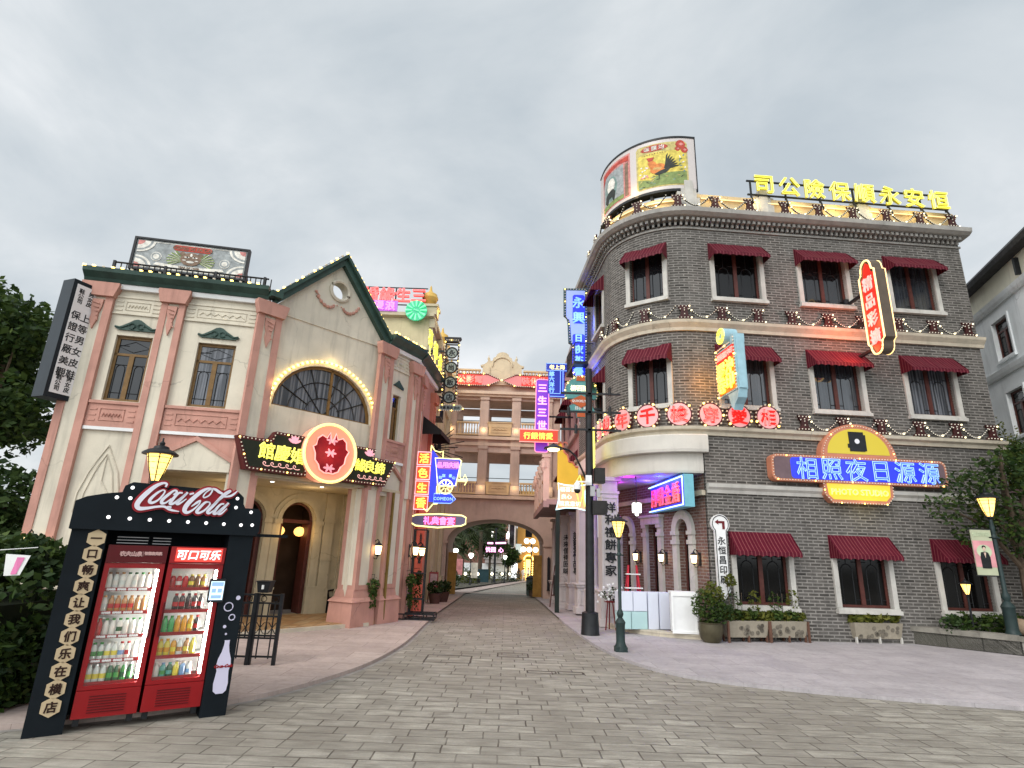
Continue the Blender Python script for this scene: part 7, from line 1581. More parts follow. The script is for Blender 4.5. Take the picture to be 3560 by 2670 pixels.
s = thing('ceiling_lamp', 'white lantern of upright tubes hanging in the brick porch', 'ceiling lamp', (3.9, 17.5, 3.46)); mb = MB(Matrix.Translation((3.9, 17.5, 3.46)))
for i in range(5): a = 2 * math.pi * i / 5; mb.lathe((.1 * math.cos(a), .1 * math.sin(a), -.16), [(.035, 0), (.045, .05), (.045, .25), (.03, .3)], 7)
mb.ball((0, 0, -.2), .06, 8, 5); mb.build('tube', f_white, s); mb = MB(Matrix.Translation((3.9, 17.5, 3.46))); mb.tube([(0, 0, .14), (0, 0, .95)], .012); mb.lathe((0, 0, .13), [(.14, 0), (.14, .02)], 10); mb.build('hanger', black, s); lamp('lamp_light', Vector((0, 0, -.4)), (1, .8, .5), 4, .12, s)
lamp('porch_light', (-5.6, 16.5, 3.3), (1, .74, .42), 10, .3); lamp('porch_light', (-7.5, 15.4, 3.3), (1, .74, .42), 7, .3); lamp('porch_light', (-4.2, 17.6, 3.2), (1, .75, .4), 4, .2)

# ------------------------------------------------------------------ things on the right pavement
T = FR(4.45, 16.12, -4, .13); s = thing('white_counter', 'white boxed reception counter on the porch step', 'counter', T); mb = MB(T); mb.box(.03, .65, .03, .4, .03, .98); mb.build('body', white, s); mb = MB(T); mb.box(.0, .68, 0, .43, .98, 1.04); [mb.box(a, b, .0, .03, c, d) for a, b, c, d in ((.0, .68, .0, .06), (.0, .68, .93, .98), (.0, .05, .06, .93), (.63, .68, .06, .93))]; mb.build('trim', surf('white trim', (.8, .8, .78), .5, .04), s)
wht = surf('pale blue white board', (.64, .67, .76), .55, .04, 2); mint = surf('mint board', (.42, .60, .60), .55, .05, 2)
for nm, lab, x, z, w_, h_, m in (('left upper white display box on the porch step', 0, 0, .46, .40, .50, wht), ('right upper white display box on the porch step', 0, .42, .46, .40, .50, wht), ('left mint display box, lower row on the porch step', 0, .0, 0, .34, .45, mint), ('right mint display box, lower row on the porch step', 0, .36, 0, .46, .45, mint), ('tall white display box next to the mint boxes', 0, .86, 0, .30, .96, wht), ('rightmost tall white display box on the porch step', 0, 1.20, 0, .30, .96, wht)):
    T = FR(3.15, 16.62, 12) @ Matrix.Translation((x, 0, .13 + z)); mb = MB(T); mb.box(0, w_, 0, .3, 0, h_); mb.box(.01, w_ - .01, -.006, -.001, .01, h_ - .01); tag(mb.build('display_box', m, None, loc=T.translation), nm, 'display box', 'display boxes on the porch step')
T = FR(3.75, 17.3, 5, .13); s = thing('red_ladder', 'red folding step ladder standing behind the display boxes', 'ladder', T); rl = surf('red ladder paint', (.50, .02, .04), .45, .1); mb = MB(T)
for sg in (-1, 1): mb.tube([(sg * .26, 0, 0), (sg * .12, .22, 1.65)], .025); mb.tube([(sg * .26, .5, 0), (sg * .12, .26, 1.65)], .02)
mb.build('rail', rl, s); mb = MB(T); [mb.box(-.36 + .05 * i, .36 - .05 * i, -.02 + .05 * i, .12 + .05 * i, .25 + .38 * i, .28 + .38 * i) for i in range(4)]; mb.build('shelf', white, s)
T = FR(3.05, 17.5, 0, .0); s = thing('red_stool', 'red three legged stool with a bunch of white flowers by the lettered pillar', 'stool', T); mb = MB(T)
for a in (90, 210, 330): mb.new(); mb.tube([(.17 * math.cos(rad(a)), .17 * math.sin(rad(a)), 0), (.08 * math.cos(rad(a)), .08 * math.sin(rad(a)), .74)], .02)
mb.build('leg', surf('dark red wood', (.16, .02, .02), .5, .2), s); mb = MB(T); mb.lathe((0, 0, .74), [(.17, 0), (.17, .04)], 12); mb.build('seat', surf('dark red wood', (.16, .02, .02)), s)
# leaves
def leaves(mb, c, rad_, n, size, seed, shell=.35, squash=1.0, droop=.3, box=False):
    r_ = random.Random(seed)
    for _ in range(n):
        if box: p = Vector((c[0] + r_.uniform(-1, 1) * rad_[0], c[1] + r_.uniform(-1, 1) * rad_[1], c[2] + r_.uniform(-1, 1) * rad_[2]))
        else:
            u = Vector((r_.gauss(0, 1), r_.gauss(0, 1), r_.gauss(0, 1))).normalized() * (shell + (1 - shell) * r_.random()) ** .6
            p = Vector((c[0] + u.x * rad_[0], c[1] + u.y * rad_[1], c[2] + u.z * rad_[2]))
        d = Vector((r_.gauss(0, 1), r_.gauss(0, 1), r_.gauss(0, .6) - droop)).normalized(); s_ = d.cross(Vector((r_.gauss(0, 1), r_.gauss(0, 1), r_.gauss(0, 1)))).normalized()
        L_ = size * r_.uniform(.6, 1.3); w_ = L_ * .28
        mb.add([p - d * L_ * .5, p + s_ * w_, p + d * L_ * .5, p - s_ * w_], [(0, 1, 2, 3)])
def flowers(mb, c, rad_, n, r, seed):
    r_ = random.Random(seed)
    for _ in range(n): mb.dot((c[0] + r_.gauss(0, .5) * rad_[0], c[1] + r_.gauss(0, .5) * rad_[1], c[2] + r_.gauss(0, .5) * rad_[2]), r)
def plant(name, label, cat, loc, clumps, mats, size, seed, grp=None, stems=None, fl=None):
    s = thing(name, label, cat, loc, grp)
    for q, m in enumerate(mats):
        mb = MB(Matrix.Translation(loc))
        for i, (c, r, n) in enumerate(clumps):
            if i % len(mats) == q or len(mats) > 1 and n > 0 and q == 0 and False: leaves(mb, c, r, n, size, seed + i)
        if mb.v: mb.build('foliage', m, s)
    if stems:
        mb = MB(Matrix.Translation(loc)); [mb.tube(p, r, 5) for p, r in stems]; mb.build('stem', bark, s)
    if fl:
        mb = MB(Matrix.Translation(loc)); flowers(mb, *fl[:4], seed); mb.build('blossom', fl[4], s)
    return s
plant('flower_bunch', 'bunch of white flowers on the red stool', 'flowers', (3.05, 17.5, .79), [((0, 0, .18), (.26, .22, .2), 90)], [lf_dark], .1, 3, None, [([(0, 0, 0), (0, 0, .15)], .02)], ((0, 0, .2), (.3, .25, .22), 40, .035, white))
# planters
plm = bricks('stained concrete trough', (.30, .26, .20), (.36, .32, .25), (.2, .17, .13), 3, 3, .001, 0, .85, 'pos', .2)
def trough_face(T, w_, mb, seed):
    r_ = random.Random(seed)
    for _ in range(16): x, z = r_.uniform(.1, w_ - .1), r_.uniform(.16, .42); mb.prism(ell(x, z, .055, .055, 9), -.012, -.001)
trl = surf('worn flower relief', (.16, .14, .11), .9, .3, 8)
TR = [(5.78, 15.72, 1.18, 12, 'left of the pair of troughs under the first ground floor window'), (6.98, 15.98, 1.12, 12, 'right of the pair of troughs under the first ground floor window'), (9.45, 16.38, 1.42, 8, 'single trough under the middle ground floor window')]
for i, (x, y, w_, a, lab) in enumerate(TR):
    T = FR(x, y, a); s = thing('planter_trough', 'stained concrete flower trough, ' + lab, 'planter', T, 'concrete flower troughs'); mb = MB(T)
    mb.add([(0.04, .06, .12), (w_ - .04, .06, .12), (w_ - .04, .34, .12), (.04, .34, .12), (-.02, 0, .52), (w_ + .02, 0, .52), (w_ + .02, .40, .52), (-.02, .40, .52)], [(0, 1, 5, 4), (1, 2, 6, 5), (2, 3, 7, 6), (3, 0, 4, 7), (4, 5, 6, 7), (3, 2, 1, 0)]); mb.build('trough', plm, s)
    mb = MB(T @ Matrix.Translation((0, .078, 0)) @ Matrix.Rotation(rad(8.5), 4, 'X')); trough_face(T, w_, mb, i); mb.build('relief', trl, s)
    for lx in (.02, w_ * .5, w_ - .06): m = MB(T); m.box(lx, lx + .04, .04, .10, 0, .16); m.box(lx, lx + .04, .28, .34, 0, .16); m.build('leg', stone if i == 2 else surf('rusty leg', (.12, .06, .04), .8, .2), s)
    if i < 2:
        for lx in (-.03, w_ - .01): m = MB(T); m.box(lx, lx + .05, -.03, .02, 0, .52); m.build('leg', surf('rusty leg', (.12, .06, .04)), s)
    c = lambda a_, b_, z_: tuple(T @ Vector((a_, b_, z_)) - T.translation)
    cl = [(c(w_ * (q + .5) / 5, .2, .62 + .04 * (q % 2)), (.20, .2, .14), 150) for q in range(5)]
    if i < 2: cl += [(c(.35, .2, .95), (.2, .15, .3), 60), (c(w_ - .2, .25, 1.0), (.2, .15, .3), 60)]
    plant('trough_plants', ['leafy yellow green plants in the left trough of the pair', 'leafy plants with thin upright twigs in the right trough of the pair', 'spiky grass tuft in the single trough'][i], 'plant', T.translation + Vector((0, 0, .0)), cl, [lf_yel, lf_mid] if i < 2 else [lf_yel], .11 if i < 2 else .2, 40 + i * 9, 'plants in the concrete troughs', [([c(.35 + .1 * q, .2, .5), c(.3 + .14 * q, .2, 1.2)], .008) for q in range(3)] if i < 2 else None)
s = thing('plant_pot', 'big dark glazed pot at the brick corner', 'pot', (5.32, 15.72, 0)); mb = MB(Matrix.Translation((5.32, 15.72, 0))); mb.lathe((0, 0, 0), [(.2, 0), (.26, .08), (.31, .3), (.30, .44), (.32, .47), (.28, .48), (.26, .42)], 16); mb.build('pot', surf('olive glaze', (.07, .06, .035), .35, .3, 4), s, True)
plant('potted_bush', 'bushy green shrub in the dark glazed pot at the brick corner', 'shrub', (5.32, 15.72, .44), [((0, 0, .42), (.48, .42, .45), 700), ((.1, 0, .75), (.3, .3, .3), 300), ((.2, -.05, .3), (.45, .3, .3), 300)], [lf_mid, lf_yel, lf_dark], .10, 77, None, [([(0, 0, 0), (.05, 0, .6)], .03)])
plant('bamboo_sprig', 'small bamboo sprig in front of the white arrow board', 'plant', (5.95, 15.95, .55), [((.05, 0, .95), (.16, .12, .17), 70)], [lf_yel], .13, 12, None, [([(0, 0, 0), (-.05, 0, 1.2)], .01)])
# raised bed at the right with coping
RB = [(11.2, 16.74), (12.84, 15.16), (14.6, 13.5), (18, 11.4), (22, 12), (22, 17.0), (15.2, 17.3)]
s = thing('raised_bed', 'weathered stone raised bed wall at the right edge', 'planter wall', (13, 15.2, 0)); wst = bricks('weathered bed stone', (.30, .285, .25), (.40, .375, .33), (.10, .095, .085), .75, .8, .015, 0, .9, 'uv', .4, 0)
mb = MB()
for a, b in zip(RB[:4], RB[1:5]):
    l_ = (Vector(b) - Vector(a)).length; T = FR(*a, math.degrees(math.atan2(b[1] - a[1], b[0] - a[0]))); mb.M = T; mb.box(0, l_ + .1, 0, .3, 0, .33)
mb.build('wall', wst, s); mb = MB()
for a, b in zip(RB[:4], RB[1:5]):
    l_ = (Vector(b) - Vector(a)).length; T = FR(*a, math.degrees(math.atan2(b[1] - a[1], b[0] - a[0]))); mb.M = T; mb.box(-.03, l_ + .12, -.05, .36, .33, .46)
mb.build('coping', surf('mossy coping', (.21, .195, .165), .9, .35, 3, .5, stain=.5), s); mb = MB(); mb.slab(RB, .0, .40); mb.build('soil', soil, s)
plant('ground_shrubs', 'low leafy shrubs filling the raised bed behind the stone wall', 'shrub', (13, 16.2, .4), [((-1.0 + .35 * q, .1 * (q % 3), .15 + .1 * (q % 2)), (.35, .3, .28), 170) for q in range(9)], [lf_dark, lf_mid], .13, 91)
mb = MB(Matrix.Translation((13.35, 15.75, .42))); mb.ball((0, 0, .18), .3, 12, 7, .75); o = mb.build('boulder', surf('brown boulder', (.26, .19, .13), .9, .25, 4, .6), None, True, (13.35, 15.75, .42)); tag(o, 'rounded brown boulder in the raised bed', 'rock')
mb = MB(FR(15.0, 17.4, 0)); mb.taper(1.2, .6, 0, 4.4, 1.2, .5, 1.0, .5); tag(mb.build('stone_pier', bricks('purple stone', (.20, .12, .14), (.28, .17, .18), (.10, .06, .07), .8, .55, .02, 0, .9, 'pos', .6), None, loc=(15.0, 17.4, 0)), 'purple stone wall lit by a golden strip at the right edge', 'stone wall')
s = thing('light_strip', 'golden light strip running up beside the purple stone wall', 'light strip', (14.9, 17.2, .3)); mb = MB(FR(14.9, 17.2, 0)); mb.tube([(.16 + .03 * math.sin(i * 1.7), 0, .35 + i * .2) for i in range(14)], [.05 + .03 * (i % 3 == 0) for i in range(14)], 6); mb.build('strip', glow('golden strip', (1, .62, .12), 3, sample=True), s)
# ------------------------------------------------------------------ left side: fence, bench, pots, hanging baskets, easels
def fence_panel(T, w_, label):
    s = thing('iron_fence', label, 'fence', T, 'black iron fence panels'); mb = MB(T)
    for x in (0, w_): mb.new(); mb.box(x - .03, x + .03, -.03, .03, 0, 1.18)
    mb.build('post', black, s); mb = MB(T)
    for z in (.12, .42, .46, .78, 1.0, 1.14): mb.box(.03, w_ - .03, -.015, .015, z, z + .03)
    n = max(2, int(w_ / .09))
    for i in range(1, n): x = w_ * i / n; mb.box(x - .01, x + .01, -.01, .01, .1 if i % 2 else .45, 1.0)
    for i in range(max(2, n // 2)): x = w_ * (i + .5) / max(2, n // 2); mb.tube([(x + .12 * math.cos(t), 0, .6 + .1 * math.sin(t * 2)) for t in [math.pi * j / 6 for j in range(12)]], .008, 4, True); mb.tube([(x + .05 * math.cos(t), 0, 1.085 + .05 * math.sin(t)) for t in [math.pi * j / 4 for j in range(8)]], .008, 4, True)
    mb.build('bar', black, s)
fence_panel(FR(-5.35, 10.9, 2), .88, 'left black iron fence panel right of the kiosk'); fence_panel(FR(-4.44, 10.95, 4), .42, 'short right black iron fence panel with a post box on top')
s = thing('post_box', 'small black box with a white mark on the fence post', 'box', (-4.32, 10.9, 1.2)); mb = MB(Matrix.Translation((-4.32, 10.9, 1.2))); mb.taper(0, 0, 0, .18, .09, .09, .12, .11); mb.box(-.13, .13, -.12, .12, .18, .2); mb.build('case', black, s); mb = MB(Matrix.Translation((-4.32, 10.9, 1.2))); mb.box(-.02, .02, -.12, -.105, .06, .13); mb.build('mark', white, s)
T = pAin.frame(1.75, .55, .1) @ Matrix.Rotation(rad(-90), 4, 'Z'); s = thing('garden_bench', 'black cast iron bench against the yellow porch wall', 'bench', T); mb = MB(T); [mb.box(-.5, .5, y, y + .06, .42, .45) for y in (.0, .09, .18, .27)]; mb.build('seat', blackw, s); mb = MB(T); [mb.box(-.5, .5, .36, .39, z, z + .07) for z in (.55, .68, .81)]; mb.build('backrest', blackw, s); mb = MB(T)
for x in (-.5, .5): mb.new(); mb.tube([(x, 0, 0), (x, .02, .42), (x, -.02, .62), (x, .2, .66), (x, .36, .6)], .03); mb.tube([(x, .36, 0), (x, .34, .42), (x, .42, .95)], .03); mb.tube([(x, .16 + .1 * math.cos(t), .28 + .1 * math.sin(t)) for t in [i * .8 for i in range(8)]], .02)
mb.build('leg', black, s)
def basket(T, label, seed, drop=.5):
    s = thing('hanging_basket', label, 'hanging plant', T, 'plants hung on the porch columns'); mb = MB(T); leaves(mb, (0, -.16, 0), (.2, .16, .22), 150, .11, seed); leaves(mb, (0.02, -.16, -.2 - drop * .3), (.13, .11, drop * .6), 110, .10, seed + 1, droop=1); mb.build('foliage', lf_mid, s); mb = MB(T); mb.tube([(0, 0, .28), (0, -.16, .3), (0, -.16, .1)], .01); mb.build('hook', black, s)
basket(pA3.frame(.35, .04, 1.02), 'trailing green plant hung on the first porch column', 5); basket(pA4.frame(.30, .14, 1.1), 'trailing green plant hung left of the orange pilaster', 15, .7); basket(pA4.frame(1.05, .2, 1.15), 'long trailing green plant hung at the orange pilaster', 25, .9)
for x, y, lab in ((-2.95, 25.6, 'dark potted plant nearest on the left pavement by the arch'), (-2.75, 27.0, 'taller dark potted plant by the left arch pier')):
    z = gz(y); s = thing('potted_plant', lab, 'potted plant', (x, y, z), 'potted plants by the arch'); M = Matrix.Translation((x, y, z)); mb = MB(M); mb.lathe((0, 0, 0), [(.2, 0), (.28, .4), (.3, .42), (.26, .42)], 12); mb.build('pot', surf('brown clay', (.10, .05, .04), .7, .2), s, True); mb = MB(M); leaves(mb, (0, 0, .62), (.38, .36, .3), 260, .16, int(y * 3)); mb.build('foliage', lf_dark, s)
T = FR(-3.15, 26.4, 10, gz(26.4)); s = thing('easel_board', 'small red framed board on an easel behind the potted plants', 'easel', T); mb = MB(T); [mb.tube([(x, 0, 0), (x * .6, .12, 1.3)], .02) for x in (-.2, .2)]; mb.tube([(0, .5, 0), (0, .14, 1.25)], .02); mb.build('leg', redwood, s); mb = MB(T); mb.box(-.2, .2, -.02, .05, .62, 1.25); mb.build('board', surf('red board', (.3, .05, .05), .6, .2), s); mb = MB(T); mb.box(-.15, .15, -.026, -.021, .68, 1.18); mb.build('sheet', surf('pale sheet', (.5, .35, .33), .6, .2, 9), s)
T = FR(2.25, 26, 0, gz(26)); s = thing('easel_board', 'dark wooden easel beside the right arch pier', 'easel', T); mb = MB(T); [mb.tube([(x, 0, 0), (x * .3, .15, 1.7)], .025) for x in (-.3, .3)]; mb.tube([(0, .6, 0), (0, .17, 1.6)], .025); mb.box(-.25, .25, .0, .05, .45, .5); mb.build('leg', redwood, s); mb = MB(T); mb.box(-.16, .16, .02, .06, .5, 1.3); mb.build('board', blackw, s)
for sg, nm in ((-1, 'left'), (1, 'right')):
    T = FR(-.63 + sg * 2.72 - (0 if sg < 0 else .5), YB + 1.2, 0, gz(34.5)); s = thing('gold_gate', 'golden wooden gate leaf folded back at the %s of the arch' % nm, 'gate', T, 'golden gate leaves'); mb = MB(T); mb.box(0, .5, 0, .08, .02, 2.3); mb.build('leaf', gold, s); mb = MB(T); mb.box(.05, .45, -.02, 0, .1, .16); mb.box(.05, .45, -.02, 0, 2.1, 2.18); mb.box(.05, .1, -.02, 0, .16, 2.1); mb.box(.4, .45, -.02, 0, .16, 2.1); mb.build('moulding', gold, s)
s = thing('hedge', 'dense dark green hedge at the left edge beside the kiosk', 'hedge', (-7.1, 8.6, 0))
for m, sd, n in ((lf_dark, 1, 5200), (lf_mid, 2, 2600)):
    mb = MB(); leaves(mb, (-7.5, 8.7, .8), (1.6, 1.5, .95), n, .13, sd, .6, box=True); leaves(mb, (-6.95, 8.4, 1.72), (.8, .9, .35), n // 4, .13, sd + 7); leaves(mb, (-6.15, 8.0, .5), (.3, .75, .55), n // 5, .13, sd + 9); mb.build('foliage', m, s)
mb = MB(); mb.box(-9, -6.2, 7.5, 10, -.05, 1.2); [mb.tube([(x, 8.2, 0), (x + .1, 8.2, 1.8)], .03) for x in (-7.6, -6.9, -6.4)]; mb.build('stems', surf('hedge shade', (.012, .018, .006), .95, .3), s)  # stems, plus a dark box added as the shade between the leaves
plant('thin_shrub', 'thin twiggy shrub with orange leaves by the left lantern', 'shrub', (-8.3, 11.6, 0), [((.1 * q, 0, 1.3 + .14 * q), (.45, .3, .35), 110) for q in range(4)], [lf_yel, lf_mid], .09, 21, None, [([(.1, 0, 0), (-.2 + .15 * q, 0, 2.0)], .012) for q in range(4)])
s = thing('bunting', 'pink and white bunting flags at the left edge', 'bunting', (-5.0, 6.0, 1.9)); M = FR(-5.02, 6.0, 20); mb = MB(M); mb.tube([(-1, 0, 2.0), (-.2, 0, 1.88), (.25, 0, 1.93)], .004, 4); mb.build('cord', white, s)
for x, z, m in ((-.55, 1.78, 'w'), (-.28, 1.70, 'w'), (.0, 1.66, 'w')):
    mb = MB(M); mb.add([(x, 0, z + .2), (x + .2, .02, z + .19), (x + .16, -.01, z), (x + .02, .015, z - .01)], [(0, 1, 2, 3)]); mb.add([(x + .1, -.004, z + .17), (x + .16, .006, z + .17), (x + .13, -.014, z + .01), (x + .08, -.006, z + .005)], [(0, 1, 2, 3)]); o = mb.build('flag', [white, surf('flag pink', (.7, .2, .4), .7, .1)], s); o.data.polygons[1].material_index = 1
mb = MB(Matrix.Translation((-5.95, 9.0, 0))); mb.box(-.35, .3, -.1, .3, .0, 1.3); mb.box(-.4, .35, -.14, .34, 1.3, 1.36); tag(mb.build('cabinet', blackw, None, loc=(-5.95, 9.0, 0)), 'dark cabinet between hedge and kiosk', 'cabinet')
# ------------------------------------------------------------------ trees
def tree(name, label, x, y, z, h, clumps, mats, size, seed, grp=None, tr=.18):
    s = thing(name, label, 'tree', (x, y, z), grp); M = Matrix.Translation((x, y, z)); r_ = random.Random(seed); mb = MB(M)
    mb.tube([(0, 0, 0), (.05, .02, h * .35), (-.04, .05, h * .7), (0, 0, h * .9)], [tr, tr * .75, tr * .5, tr * .2], 8)
    for c, r, n in clumps: mb.tube([(0, .02, h * r_.uniform(.3, .5)), (c[0] * .5, c[1] * .5, (c[2] + h * .45) * .5), tuple(c)], [tr * .4, tr * .25, tr * .06], 5)
    mb.build('trunk', bark, s)
    for q, m in enumerate(mats):
        mb = MB(M)
        for i, (c, r, n) in enumerate(clumps): leaves(mb, c, r, n // len(mats), size, seed * 31 + i * 3 + q, .25)
        mb.build('crown', m, s)
    return s
def crown(seed, R_, zc, n, k, per):
    r_ = random.Random(seed); C_ = []
    for i in range(n):
        u = Vector((r_.gauss(0, 1), r_.gauss(0, 1), r_.gauss(0, 1))).normalized() * r_.uniform(.45, .95); C_.append(((u.x * R_[0], u.y * R_[1], zc + u.z * R_[2]), (k * r_.uniform(.7, 1.2),) * 2 + (k * r_.uniform(.5, .9),), per))
    return C_
tree('broadleaf_tree', 'dark leafy tree left of the cream building, nearest the sign', -16.4, 17.5, 0, 9, crown(3, (2.3, 2, 2.6), 6.6, 18, 1.25, 520), [lf_dark, lf_mid], .26, 3, 'trees at the left')
tree('broadleaf_tree', 'taller tree cut by the left edge of the picture', -19.4, 18.5, 0, 10.2, crown(5, (2.6, 2.4, 3.0), 7.6, 20, 1.3, 520), [lf_dark, lf_mid], .28, 5, 'trees at the left')
tree('broadleaf_tree', 'low dark tree behind the hedge at the left', -14.2, 15.0, 0, 4.4, crown(9, (2.4, 1.2, 1.7), 2.6, 14, 1.1, 480), [lf_dark, lf_dark], .22, 9, 'trees at the left')
tree('broadleaf_tree', 'leafy tree in front of the right end of the brick facade', 14.1, 16.1, .3, 5.4, [((-1.9, -.2, 3.3), (.7, .35, .5), 160), ((-1.3, -.3, 3.9), (.8, .45, .5), 330), ((-.7, -.3, 2.9), (.75, .4, .5), 330), ((-1.5, -.2, 2.6), (.4, .3, .3), 120), ((-.2, -.2, 4.4), (.8, .5, .6), 420), ((.4, -.1, 3.5), (.8, .6, .7), 460), ((.2, -.2, 2.4), (.7, .5, .5), 330), ((.9, .1, 4.9), (.8, .6, .6), 430), ((1.2, .1, 2.6), (.8, .6, .8), 430), ((1.4, .2, 3.9), (.9, .7, .7), 430), ((-.9, -.3, 3.4), (.6, .3, .3), 120)], [lf_dark, lf_mid], .15, 14)
tree('broadleaf_tree', 'yellow green tree between the brick building and the pale house', 17.2, 18.6, .0, 6.6, crown(17, (1.2, 1.0, 1.3), 5.0, 12, .85, 420), [lf_mid, lf_yel], .16, 17)
tree('young_tree', 'thin young tree with sparse leaves before the pale house', 16.0, 18.4, .0, 7.4, [((-.3 + .2 * q, 0, 6.0 + .3 * (q % 3)), (.4, .3, .4), 70) for q in range(5)], [lf_yel], .10, 23, None, .05)
# hills far behind so that the ground meets trees, not the open sky
mb = MB(); n = 60
for i in range(n):
    a0, a1 = rad(-20 + 220 * i / n), rad(-20 + 220 * (i + 1) / n); h0, h1 = (9 + 5 * math.sin(i * .5) + 3 * math.sin(i * 1.3)), (9 + 5 * math.sin((i + 1) * .5) + 3 * math.sin((i + 1) * 1.3))
    R1, R2 = 260, 330; mb.quad((R1 * math.cos(a0), R1 * math.sin(a0), -6), (R1 * math.cos(a1), R1 * math.sin(a1), -6), (R2 * math.cos(a1), R2 * math.sin(a1), h1), (R2 * math.cos(a0), R2 * math.sin(a0), h0))
mb.build('hills', surf('wooded hills', (.03, .045, .022), .95, .4, .06))['kind'] = 'structure'
# ------------------------------------------------------------------ garden beyond the arch
def palm(x, y, h, label, seed, k=1.0):
    z = gz(y) + .1; s = thing('palm_tree', label, 'palm tree', (x, y, z), 'palms beyond the arch'); M = Matrix.Translation((x, y, z)); mb = MB(M); mb.tube([(0, 0, 0), (.1, 0, h * .5), (0, 0, h)], [.28, .22, .2], 8); mb.build('trunk', bark, s); r_ = random.Random(seed); mb = MB(M)
    for i in range(26):
        a = r_.uniform(0, 6.28); e_ = r_.uniform(-.5, 1.1); L_ = r_.uniform(1.6, 2.3) * k; d = Vector((math.cos(a) * math.cos(e_), math.sin(a) * math.cos(e_), math.sin(e_))); pts = [Vector((0, 0, h)) + d * L_ * t + Vector((0, 0, -.9 * L_ * t * t * .6)) for t in (0, .3, .6, .85, 1)]
        side = d.cross(Vector((0, 0, 1))).normalized()
        for j in range(11):
            t = .25 + .07 * j; p = Vector((0, 0, h)) + d * L_ * t + Vector((0, 0, -.54 * L_ * t * t))
            for sg in (-1, 1): q = p + side * sg * .55 * k * (1.1 - t * .6) + d * .28 * k + Vector((0, 0, -.22 * k)); w_ = d * .05 * k; mb.add([p - w_, p + w_, q], [(0, 1, 2)])
    mb.build('crown', lf_palm, s)
palm(-5.2, 58, 5.6, 'tall palm in the middle of the garden beyond the arch', 1, 2.1); palm(-6.6, 52, 3.0, 'lower palm at the left of the garden beyond the arch', 2, 1.8); palm(-3.0, 68, 5.4, 'palm behind the neon pole in the garden', 3, 1.9)
for x_, y_, lb, sd in ((-9, 72, 'tall dark tree behind the palms, leftmost of the garden trees', 41), (-5.5, 76, 'tall dark tree behind the palms, middle of the garden trees', 43), (-2.2, 80, 'dark tree behind the neon pole, rightmost of the tall garden trees', 47)):
    tree('garden_tree', lb, x_, y_, gz(y_), 10, crown(sd, (2.6, 2, 3.4), 6.2, 12, 1.7, 300), [lf_dark, lf_mid], .45, sd, 'trees beyond the arch')
tree('garden_tree', 'bushy dark tree beside the neon pole beyond the arch', .3, 80, gz(80), 4.6, crown(31, (1.2, 1.2, 1.3), 3.2, 9, 1.0, 260), [lf_dark, lf_mid], .3, 31)
for x, y, r, m, lab, sd in ((-4.3, 46, (.9, 1.0, .75), lf_dark, 'dark rounded bush at the near end of the garden bed', 1), (-3.4, 56, (1.1, 1.0, .8), lf_yel, 'yellow green bush behind the bench', 2), (-1.6, 69, (1.3, 1.2, .95), lf_yel, 'bright yellow green hedge in the middle of the garden bed', 3), (.6, 74, (1.6, .8, .7), lf_dark, 'dark clipped hedge near the walkers', 4), (-4.6, 66, (1.5, 1.2, 1.0), lf_mid, 'green bush under the palms', 5)):
    plant('garden_bush', lab, 'bush', (x, y, gz(y) + .1), [((0, 0, .5), r, 520)], [m], .2, 100 + sd, 'bushes beyond the arch')
for x, y, z, lab in ((-4.05, 47.5, 1.98, 'nearest lit globe lamp with a pink banner beyond the arch'), (-3.0, 51, 1.65, 'second lit globe lamp with a cream banner beyond the arch'), (-.1, 66, 1.45, 'farthest lit globe lamp by the neon pole beyond the arch')):
    M = Matrix.Translation((x, y, gz(y))); s = thing('garden_lamp_post', lab, 'street lamp', M, 'lit lamps beyond the arch'); h = z - gz(y); mb = MB(M); mb.lathe((0, 0, 0), [(.12, 0), (.05, .4), (.04, h - .3)], 8); mb.build('post', black, s); mb = MB(M); mb.lathe((0, 0, h - .28), [(.06, 0), (.2, .22), (.22, .34), (.12, .44)], 10); mb.build('shade', glow('distant lamp', (1, .95, .82), 5), s)
    if x < -1: mb = MB(M); mb.box(.06, .62, -.02, .02, h - 1.85, h - .62); mb.build('banner', surf('pink banner', (.5, .2, .2), .6, .35, 3) if x < -4 else surf('cream banner', (.5, .46, .38), .6, .35, 3), s)
for i, (x, y) in enumerate(((-3.55, 53), (-3.0, 53.5), (-2.5, 54), (-1.35, 60), (-.35, 63), (.45, 66))):
    M = Matrix.Translation((x, y, gz(y) + .1)); s = thing('path_light', '%s low globe path light from the left in the garden beyond the arch' % ORD[i], 'path light', M, 'path lights beyond the arch'); mb = MB(M); mb.tube([(0, 0, 0), (0, 0, .75)], .03); mb.build('post', black, s); mb = MB(M); mb.ball((0, 0, .86), .14, 8, 5); mb.build('globe', glow('path globe', (1, .86, .6), 4), s)
M = Matrix.Translation((-1.15, 62, gz(62))); s = thing('neon_pole', 'dark pole carrying pink neon writing beyond the arch', 'pole', M); mb = MB(M); mb.lathe((0, 0, 0), [(.2, 0), (.12, .5), (.11, 5.6)], 8); mb.box(-.8, 1.0, -.05, .05, 4.15, 4.22); mb.build('pole', black, s); mb = MB(M); mb.tube([(-.85, -.15, 4.0), (-.25, -.15, 4.0)], .1); mb.tube([(.0, -.15, 4.02), (1.1, -.15, 4.08)], .1); [mb.text(c, x, 3.35, .55, y=-.15, bold=.05) for c, x in zip('悦园心', (-.75, -.2, .6))]; mb.build('lettering', glow('pink far neon', (1, .35, .7), 2.6), s)
